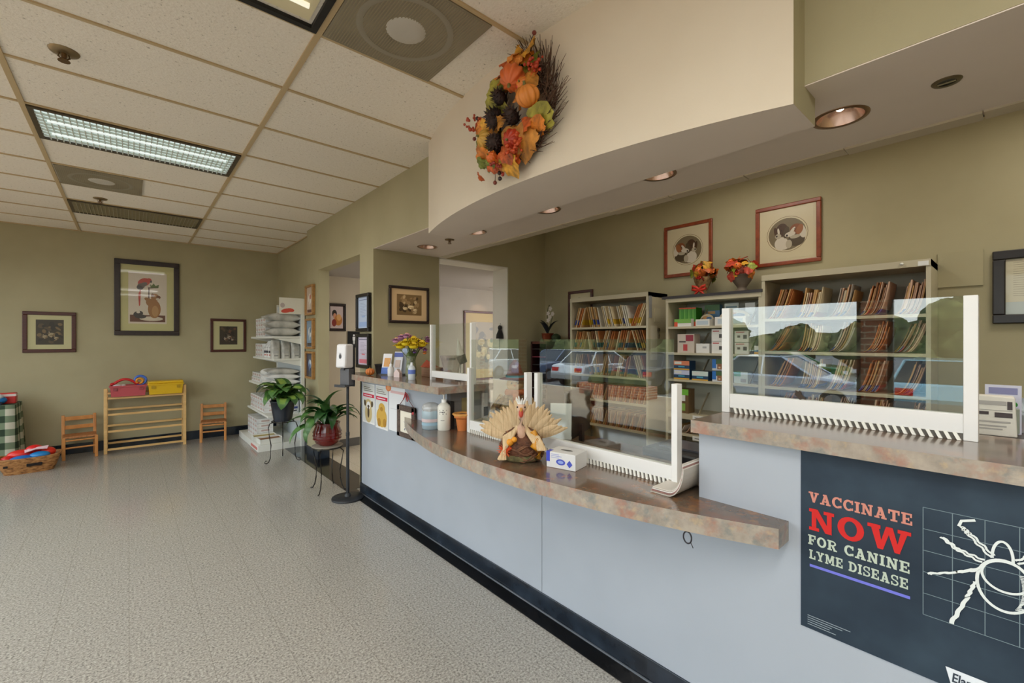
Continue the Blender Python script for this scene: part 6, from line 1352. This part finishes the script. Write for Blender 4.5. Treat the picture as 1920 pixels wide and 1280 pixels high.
# inner desk equipment
t = thing('computer_monitor', 'black computer monitor turned edge-on on the inner desk behind the turkey', 'monitor', (2.48, 2.12, .742), .40)
MB().box(-.25, -.02, .12, .25, .02, .46).build('screen_case', M((24, 24, 28), .3), t, bevel=.008); MB().box(-.235, .0205, .135, .235, .0215, .445).build('screen', M((10, 12, 16), .12), t); MB().box(-.03, -.04, .01, .03, -.015, .2).build('stand', M((30, 30, 34), .4), t); MB().box(-.12, -.09, 0, .12, .09, .012).build('foot', M((30, 30, 34), .4), t)
t = thing('desk_printer', 'black printer on the inner desk behind the right lower guard', 'printer', (2.52, 1.28, .742), -PI/2)
MB().box(-.22, -.18, 0, .22, .18, .17).build('case', M((36, 34, 36), .35), t, bevel=.015); MB().box(-.16, -.24, .05, .16, -.17, .06).build('paper_tray', M((60, 58, 60), .4), t); MB().box(-.15, -.10, .171, .15, .10, .182).build('lid', M((70, 70, 76), .2), t)
t = thing('document_holder', 'white document holder on the inner desk right of the turkey tail', 'holder', (2.13, 1.97, ZL+.0005), -.9); MB().add([(-.07, 0, 0), (.07, 0, 0), (.07, .05, .23), (-.07, .05, .23), (-.07, .005, 0), (.07, .005, 0), (.07, .055, .23), (-.07, .055, .23)], [(0, 1, 2, 3), (7, 6, 5, 4), (0, 4, 5, 1), (1, 5, 6, 2), (2, 6, 7, 3), (3, 7, 4, 0)]).build('board', M((226, 228, 230), .4), t)
MB().box(-.07, 0, 0, .07, .07, .006).build('base', M((210, 212, 214), .4), t)
# tower of black trays and the orchid
a, b = oX(1010, 640, 4.05), oX(1038, 640, 4.05); yc = (a.y+b.y)/2; wd = a.y-b.y; zt = a.z
t = thing('tray_tower', 'tall dark tower of paper trays under the orchid', 'tray tower', (4.08, yc, 0), -PI/2)
for s in (-1, 1): MB().box(s*wd/2-.012, -.16, 0, s*wd/2+.012, .16, zt).build('side_panel', M((50, 24, 22), .4), t)
MB().box(-wd/2, .15, 0, wd/2, .16, zt).build('back_panel', M((22, 20, 22), .5), t); MB().box(-wd/2-.012, -.16, zt-.03, wd/2+.012, .16, zt).build('top_panel', M((92, 46, 34), .4), t)
for k in range(9):
    z = zt-.10-.10*k; MB().box(-wd/2+.012, -.155, z, wd/2-.012, .15, z+.008).build('tray', M((150, 60, 80) if k == 1 else (150, 150, 154) if k % 2 else (40, 38, 42), .4), t)
t = thing('orchid', 'white orchid with arching stems in a copper pot on the tray tower', 'plant', (4.08, yc, zt+.001), -PI/2)
MB().lathe([(.06, 0), (.075, .05), (.08, .10), (.085, .105), (.07, .1), (.001, .095)], 22, lobes=11, depth=.05).build('pot', M((142, 70, 42), .25, .5), t)
m = MB(); m.tube([(0, 0, .09), (-.01, 0, .25), (.0, 0, .42), (.03, 0, .47), (.06, 0, .43)], .004).tube([(.01, 0, .09), (.05, 0, .22), (.09, 0, .32), (.10, 0, .36)], .004); m.build('flower_stem', M((60, 66, 40), .5), t)
lm = leaf_mesh(.26, .06, 1.2, [M((26, 36, 44), .3), M((26, 36, 44), .3)], .2)
for az, el in ((PI, .9), (.2, .7), (2.6, .4), (-1.4, .5)): o = bpy.data.objects.new('leaf', lm); COL.objects.link(o); o.parent = t; o.location = (0, 0, .09); o.rotation_euler = (0, -el*.6, az)
for p_ in ((.06, 0, .42), (.03, -.01, .36), (.05, 0, .31), (.02, 0, .27), (.10, 0, .35)):
    m = MB(); 
    for i in range(5): a_ = 2*PI*i/5; disc(m, p_[0]+.016*math.cos(a_), p_[2]+.016*math.sin(a_), .016, .012, 0, p_[1]-.012-.0005*i, a_)
    m.build('blossom', M((206, 196, 186), .6), t)
o = MB().ball((0, 0, .05), .05, sx=1.4, sz=1).build('fern', NM('dark_fern', [(30, 44, 26), (60, 76, 44)], 40, 4, .8), None, (4.10, yc-.13, zt+.001)); tag(o, 'small dark leafy clump beside the orchid pot', 'plant')
# black tassel on the doorway jamb
q = oY(938, 612, YR-.02); t = thing('black_tassel', 'black tassel ornament hanging on the white door jamb', 'tassel', (DW1-.02, YR+.12, q.z+.02), -PI/2)
MB().ball((0, -.02, -.03), .028, sz=1.2).build('knot', M((24, 22, 24), .6), t); MB().lathe([(.05, -.17), (.045, -.12), (.018, -.05), (.012, -.04)], 14, c=(0, -.02, 0)).build('fringe', M((28, 26, 26), .8), t); MB().tube([(0, -.02, -.02), (0, -.012, .03)], .003).tube([(-.01, -.02, -.17), (-.01, -.02, -.34)], .003).build('cord', M((40, 38, 38), .7), t)
# things at the right edge, on the back ledge
ZG = ZR-.0295
q = at(1862, 818, ZG); BGX, BGY = q.x+.05, q.y
t = thing('paper_bag', 'small white printed paper bag on the ledge at the right edge', 'bag', (BGX, BGY, ZG), -PI/2+.12); w, d, h = .115, .06, .15
MB().add([(-w/2, -d/2, 0), (w/2, -d/2, 0), (w/2, d/2, 0), (-w/2, d/2, 0), (-w/2, -d*.35, h), (w*.46, -d*.35, h*.97), (w*.46, d*.35, h), (-w/2, d*.35, h)], [(3, 2, 1, 0), (0, 1, 5, 4), (1, 2, 6, 5), (2, 3, 7, 6), (3, 0, 4, 7), (4, 5, 6, 7)]).build('bag', M((222, 218, 206), .6), t, bevel=.004)
m = MB(); f_ = lambda z: -d/2+d*.15*z/h-.002
for (x0, z0, x1, z1, k) in ((-.045, .115, .03, .13, 0), (.032, .10, .045, .13, 1), (-.04, .078, -.015, .09, 1), (.0, .07, .045, .088, 1), (-.045, .095, .045, .097, 0), (-.045, .035, .03, .040, 0), (-.04, .024, .02, .029, 0), (-.04, .05, .04, .056, 0)): m.add([(x0, f_(z0), z0), (x1, f_(z0), z0), (x1, f_(z1), z1), (x0, f_(z1), z1)], [(0, 1, 2, 3)], k)
m.build('print', [M((170, 166, 160), .6), M((70, 60, 60), .6)], t)
t = thing('card_stack', 'pale card standing behind the white paper bag', 'card', (BGX+.07, BGY-.02, ZG), -PI/2); MB().box(-.045, 0, 0, .05, .006, .185).build('card', M((206, 206, 222), .5), t); MB().box(-.035, -.001, .15, .04, 0, .175).build('print', M((130, 130, 170), .5), t)
q = at(1895, 816, ZG); t = thing('treat_pouch', 'grey pouch with a bright green clip beside the paper bag', 'pouch', (q.x+.06, q.y, ZG), -PI/2); MB().box(-.022, -.02, 0, .024, .02, .10).build('pouch', M((150, 156, 140), .4), t, bevel=.006); MB().ball((0, -.01, .112), .02, sz=.7).build('clip', M((50, 150, 50), .4), t)
q = at(1917, 814, ZG); t = thing('clear_organizer', 'clear plastic bin of coloured pens at the right edge', 'bin', (q.x+.07, q.y-.035, ZG), -PI/2); MB().box(-.05, -.04, 0, .05, .04, .075).build('lower_bin', glassy('bin_plastic', (206, 212, 216), .15, .03, .3), t); MB().box(-.05, .0, .075, .05, .04, .13).build('upper_bin', glassy('bin_plastic_up', (206, 212, 216), .15, .03, .3), t); MB().box(-.044, -.034, .004, .044, .034, .03).build('contents', M((206, 110, 80), .5), t)
# dark cat-shaped figure, flat on the largest guard
m = MB(); q = oX(1500, 745, 2.08); blob(m, [(-.02, .01), (-.016, .03), (-.008, .022), (0, .03), (.006, .012), (.018, .0), (.02, -.008), (.008, -.004), (.0, -.012), (-.006, -.004)], 0, 0); stroke(m, [(.0, -.01), (.008, -.025), (.004, -.038), (-.006, -.043)], .006, -.0003)
o = m.build('cat_shape', M((58, 44, 30), .6), gr); o.rotation_euler = (0, 0, -PI/2); o.location = (-.0045, q.y-.495, q.z-ZR)

# ================================================================ the wreath
def fascia_x(y): return 1.53+3.74-math.sqrt(3.74**2-(y-1.75)**2)
WY_, WZ_ = 1.675, H+(638-219)/361.
t = thing('autumn_wreath', 'autumn wreath of leaves, pumpkins and pinecones on the curved cream fascia', 'wreath', (fascia_x(WY_)-.004, WY_, WZ_), -PI/2)
rw_ = random.Random(31)
TWM = NM('vine_twigs', [(60, 38, 26), (104, 74, 52)], 20, 3, .8)
m = MB()
for k in range(150):
    a0 = rw_.uniform(0, 6.28); R = rw_.uniform(.16, .25); n = 7; sp = rw_.uniform(.5, 1.1); y0 = -rw_.uniform(.012, .055); m.tube([((R+.02*math.sin(i+k))*math.cos(a0+sp*i/n), y0+.008*math.sin(2*i+k), (R+.02*math.cos(i*1.3+k))*math.sin(a0+sp*i/n)) for i in range(n)], .0042, 5)
m.build('vine_ring', TWM, t)
m = MB()
for k in range(150):
    a0 = rw_.uniform(-1.2, 1.25) if k < 120 else rw_.uniform(0, 6.28); R = rw_.uniform(.19, .24); ln = rw_.uniform(.05, .12)*(1.1 if k < 120 else .6); b = a0+rw_.uniform(.1, .55); y0 = -rw_.uniform(.012, .05); m.tube([(R*math.cos(a0), y0, R*math.sin(a0)), ((R+ln*.5)*math.cos((a0+b)/2), y0-.008, (R+ln*.5)*math.sin((a0+b)/2)), ((R+ln)*math.cos(b), y0-.01+rw_.uniform(-.02, .01), (R+ln)*math.sin(b))], .0028, 4, 0, .0012)
m.build('loose_twigs', TWM, t)
def wl(x, y): return ((x-975)/243., (215-y)/392.)
WM = [maple(.17, c, .6) for c in ((214, 124, 34), (222, 160, 50), (160, 150, 52), (200, 92, 34), (196, 130, 46), (120, 130, 50), (226, 140, 60))]
big_l = [(970, 140, 1, 1.0), (920, 205, 6, 1.0), (910, 260, 0, .9), (1000, 165, 2, .9), (1030, 205, 4, 1.0), (945, 190, 0, .9), (935, 165, 2, .9), (955, 300, 0, .9), (985, 300, 3, .9), (925, 285, 0, .9), (1030, 260, 0, .8), (905, 240, 5, .8), (930, 225, 4, .8), (1015, 130, 1, .9), (985, 145, 6, .8), (995, 122, 1, 1.05), (975, 125, 3, .8), (925, 180, 2, 1.2), (912, 238, 1, 1.0), (1040, 240, 2, 1.25), (1005, 258, 4, 1.3), (965, 255, 4, .9), (965, 285, 3, .9), (915, 265, 5, .9), (968, 305, 1, .95), (935, 300, 3, .8), (908, 290, 5, .6), (925, 312, 5, .6), (908, 320, 3, .45), (950, 310, 2, .6), (990, 280, 3, .8), (1012, 150, 5, .9), (1000, 140, 0, .8), (965, 160, 0, 1.0), (955, 155, 6, .7), (1010, 195, 0, .9), (1020, 200, 6, .8), (900, 210, 3, .7), (905, 225, 6, .7), (945, 160, 5, .6), (1016, 262, 3, .7), (925, 250, 2, .7), (940, 280, 0, .8), (975, 300, 6, .7), (930, 200, 0, .8), (950, 240, 4, .6), (1025, 220, 1, .8), (1030, 180, 3, .6), (945, 140, 3, .45)]
for (x, y, k, s) in big_l:
    lx_, lz_ = wl(x, y); o = bpy.data.objects.new('autumn_leaf', WM[k]); COL.objects.link(o); o.parent = t; d_ = math.hypot(lx_, lz_)
    o.location = (lx_*.93, -.07-rw_.uniform(0, .035), lz_*.93); ang = math.atan2(lz_, lx_)-PI/2+rw_.uniform(-.7, .7)
    o.rotation_euler = (Euler((0, 0, 0)).to_quaternion() @ Vector((lx_*.8, -1, lz_*.5)).to_track_quat('Z', 'Y') @ Euler((rw_.uniform(-.4, .4), rw_.uniform(-.4, .4), -ang+rw_.uniform(-.4, .4))).to_quaternion()).to_euler(); s *= .86; o.scale = (s, s, s)
for (x, y, r, c_, ax) in ((986, 166, .070, (218, 108, 52), (.1, -.6, -.9)), (1012, 218, .060, (226, 140, 60), (.0, -.5, .9)), (931, 253, .050, (206, 160, 70), (-.1, -1, .1)), (984, 282, .050, (180, 56, 30), (.1, -.7, -.3)), (945, 297, .032, (222, 110, 44), (0, -1, .2)), (1003, 190, .036, (226, 130, 50), (.2, -1, 0))):
    lx_, lz_ = wl(x, y); pumpkin(t, (lx_, -.105, lz_), r, c_, ax)
CONE = NM('pinecone', [(30, 16, 12), (62, 38, 28)], 60, 3, .7)
for (x, y) in ((960, 187), (950, 214), (952, 228), (983, 238), (951, 270)):
    lx_, lz_ = wl(x, y); m = MB(); m.ball((0, 0, 0), .034, sz=1.3, n=12, k=8)
    for j in range(7):
        for i in range(9):
            a = 2*PI*(i+.5*(j % 2))/9; zz = -.036+.012*j; r = .036*math.sqrt(max(.1, 1-(zz/.05)**2)); c_, s_ = math.cos(a), math.sin(a); m.add([(r*c_*.8-.008*s_, r*s_*.8+.008*c_, zz), (r*c_*.8+.008*s_, r*s_*.8-.008*c_, zz), ((r+.016)*c_, (r+.016)*s_, zz+.012)], [(0, 1, 2)])
    o = m.build('pinecone', CONE, t, (lx_, -.10, lz_)); o.rotation_euler = Vector((rw_.uniform(-.5, .5), -1, rw_.uniform(-.5, .5))).to_track_quat('Z', 'Y').to_euler()
for (x, y, n, sp, c_) in ((1024, 172, 26, .05, (176, 56, 26)), (990, 300, 34, .06, (196, 76, 34)), (908, 206, 20, .05, (176, 70, 40)), (1000, 190, 8, .03, (206, 60, 40)), (960, 320, 10, .05, (150, 50, 36))):
    lx_, lz_ = wl(x, y); m = MB()
    for k in range(n): m.ball((lx_+max(-.05, min(.05, rw_.gauss(0, sp*.45))), -.09-rw_.uniform(0, .05), lz_+max(-.05, min(.05, rw_.gauss(0, sp*.45)))), rw_.uniform(.006, .010), n=7, k=5)
    m.build('berry_cluster', M(c_, .3), t)
m = MB(); s_ = MB()
for (x, y, c_) in ((1011, 92, 0), (932, 130, 1), (893, 226, 0), (947, 326, 1), (948, 338, 1), (938, 342, 0), (952, 125, 0), (900, 185, 1)):
    lx_, lz_ = wl(x, y); m.ball((lx_, -.06, lz_), .011, n=8, k=6, m=c_); s_.tube([(lx_*.75, -.05, lz_*.75), (lx_*.9, -.07, lz_*.88), (lx_, -.06, lz_)], .002, 4)
m.build('dangling_berries', [M((130, 60, 46), .35), M((44, 26, 24), .35)], t); s_.build('berry_stem', TWM, t)
# ================================================================ the car park the plastic sheets mirror
struct('ground_walk', MB().box(-8.2, -14, -.4, XS-.2, 34, -.12), NM('pale_concrete', [(170, 146, 120), (186, 162, 136)], 3, 5, .8))
struct('ground_car_park', MB().box(-70, -40, -.6, -8.2, 60, -.38), NM('asphalt', [(104, 104, 108), (122, 122, 124)], 2, 6, .85))
struct('trim_3', MB().box(-8.35, -14, -.38, -8.2, 34, -.12), M((206, 200, 186), .8))
HEDGE = NM('tree_leaves', [(38, 48, 26), (70, 82, 44), (112, 118, 72)], 2.2, 8, .9, 1.0, 6)
def car(label, loc, rz, col, wagon=False):
    t = thing('parked_car', label, 'car', loc, rz, 'cars parked outside'); m = MB()
    L, Wd = 4.4, 1.78; hw = Wd/2
    low = [(-2.2, .35), (-2.18, .62), (-1.9, .86), (-.9, .95), (1.55 if not wagon else 2.0, .98), (2.1, .9), (2.2, .6), (2.15, .32)]
    n = len(low)
    vs = [(x, -hw, z) for x, z in low]+[(x, hw, z) for x, z in low]
    m.add(vs, [tuple(range(n-1, -1, -1)), tuple(range(n, 2*n))]+[(i, (i+1) % n, n+(i+1) % n, n+i) for i in range(n)])
    m.build('body', M(col, .18, .3, .8), t, bevel=.06)
    c = MB(); b0, b1 = -.95, (1.62 if not wagon else 2.05); t0, t1 = -.15, (1.05 if not wagon else 1.8); hb, ht = hw*.96, hw*.74
    P = [(b0, .93), (b1, .95), (t1, 1.45), (t0, 1.45)]
    v = [(P[0][0], -hb, P[0][1]), (P[1][0], -hb, P[1][1]), (P[2][0], -ht, P[2][1]), (P[3][0], -ht, P[3][1])]; v += [(x, -y, z) for x, y, z in v]
    c.add(v, [(0, 1, 2, 3), (7, 6, 5, 4), (0, 3, 7, 4), (1, 5, 6, 2)]); c.build('window_glass', M((36, 44, 52), .08), t)
    r = MB(); r.box(t0-.02, -ht-.01, 1.44, t1+.02, ht+.01, 1.475)
    for s in (-1, 1):
        for a, b in (((b0, hb), (t0, ht)), ((b1, hb), (t1, ht)), ((.35, hb), (.35, ht))): r.tube([(a[0], s*a[1], .94), (b[0], s*b[1], 1.45)], .035, 6)
    r.build('roof', M(col, .2, .3, .8), t, bevel=.02)
    for x in (-1.4, 1.35):
        for s in (-1, 1):
            w = MB(); w.cyl((x, s*(hw-.2), .32), (x, s*(hw+.01), .32), .32, n=22, m=0).cyl((x, s*(hw+.0), .32), (x, s*(hw+.02), .32), .20, n=14, m=1); w.build('wheel', [M((24, 24, 26), .7), M((170, 172, 176), .3, .7)], t)
    for s in (-1, 1):
        MB().box(2.12, s*.62-.16, .66, 2.21, s*.62+.16, .82).build('tail_light', M((190, 30, 34), .2), t); MB().box(-2.2, s*.62-.16, .60, -2.10, s*.62+.16, .74).build('head_light', M((226, 230, 236), .1), t)
    MB().box(2.14, -.8, .38, 2.26, .8, .52).build('bumper', M((150, 152, 156), .3, .5), t)
G = -.38
cars = [((-11.6, 1.15), 0, (150, 190, 206), True, 'pale blue estate car mirrored in the largest guard'), ((-11.4, -1.6), .05, (40, 60, 110), True, 'dark blue estate car mirrored at the right of the largest guard'), ((-10.6, 4.6), PI/2, (176, 190, 210), False, 'silver blue saloon parked side-on, mirrored in the largest guard'),
        ((-12.2, 9.2), 0, (30, 34, 50), False, 'black saloon mirrored in the lower guards'), ((-12.0, 12.2), 0, (206, 212, 220), False, 'white saloon mirrored in the lower guards'), ((-12.4, 15.2), PI, (96, 110, 140), True, 'grey-blue estate car mirrored in the lower guards'), ((-12.0, 18.4), 0, (210, 214, 218), False, 'far white saloon mirrored beside the left lower guard'),
        ((-17.5, 6.6), PI/2, (40, 110, 60), True, 'green van-like car in the second row of the car park'), ((-17.5, -4), PI/2, (120, 40, 44), False, 'dark red saloon in the second row of the car park')]
for (x, y), rz, col, wg, lb in cars: car(lb, (x, y, G), rz, col, wg)
rg_ = random.Random(77)
for k in range(15):
    y = -16+k*3.6; x = -26-rg_.uniform(0, 8); h = rg_.uniform(2.8, 4.2) if k % 5 else 5.5
    t = thing('roadside_tree', 'bushy green tree beyond the car park', 'tree', (x, y, G), 0, 'trees beyond the car park')
    MB().cyl((0, 0, 0), (0, 0, h*.5), .16, .10, 10).build('trunk', M((84, 66, 50), .9), t)
    m = MB()
    for j in range(7): a = rg_.uniform(0, 6.28); m.ball((rg_.uniform(0, 1.2)*math.cos(a), rg_.uniform(0, 1.5)*math.sin(a), h*rg_.uniform(.35, .8)), rg_.uniform(.7, 1.2), n=22, k=14)
    m.jitter(.10, rg_); m.build('crown', HEDGE, t)
hl_ = MB(); N = 40
hl_.add([(-62, -60+4*i, G) for i in range(N)]+[(-64, -60+4*i, 2.9+1.2*math.sin(i*.5)+0.7*math.sin(i*1.3)) for i in range(N)], [(i, i+1, N+i+1, N+i) for i in range(N-1)], 0, True)
struct('ground_hill', hl_, HEDGE)
t = thing('flower_planter', 'brick planter with low greenery on the walk outside', 'planter', (-7.4, 8.0, -.12)); MB().box(-.3, -1.2, 0, .3, 1.2, .35).build('box', BRICK, t); MB().ball((0, 0, .4), .5, sx=.6, sy=2.2, sz=.7).build('greenery', HEDGE, t)
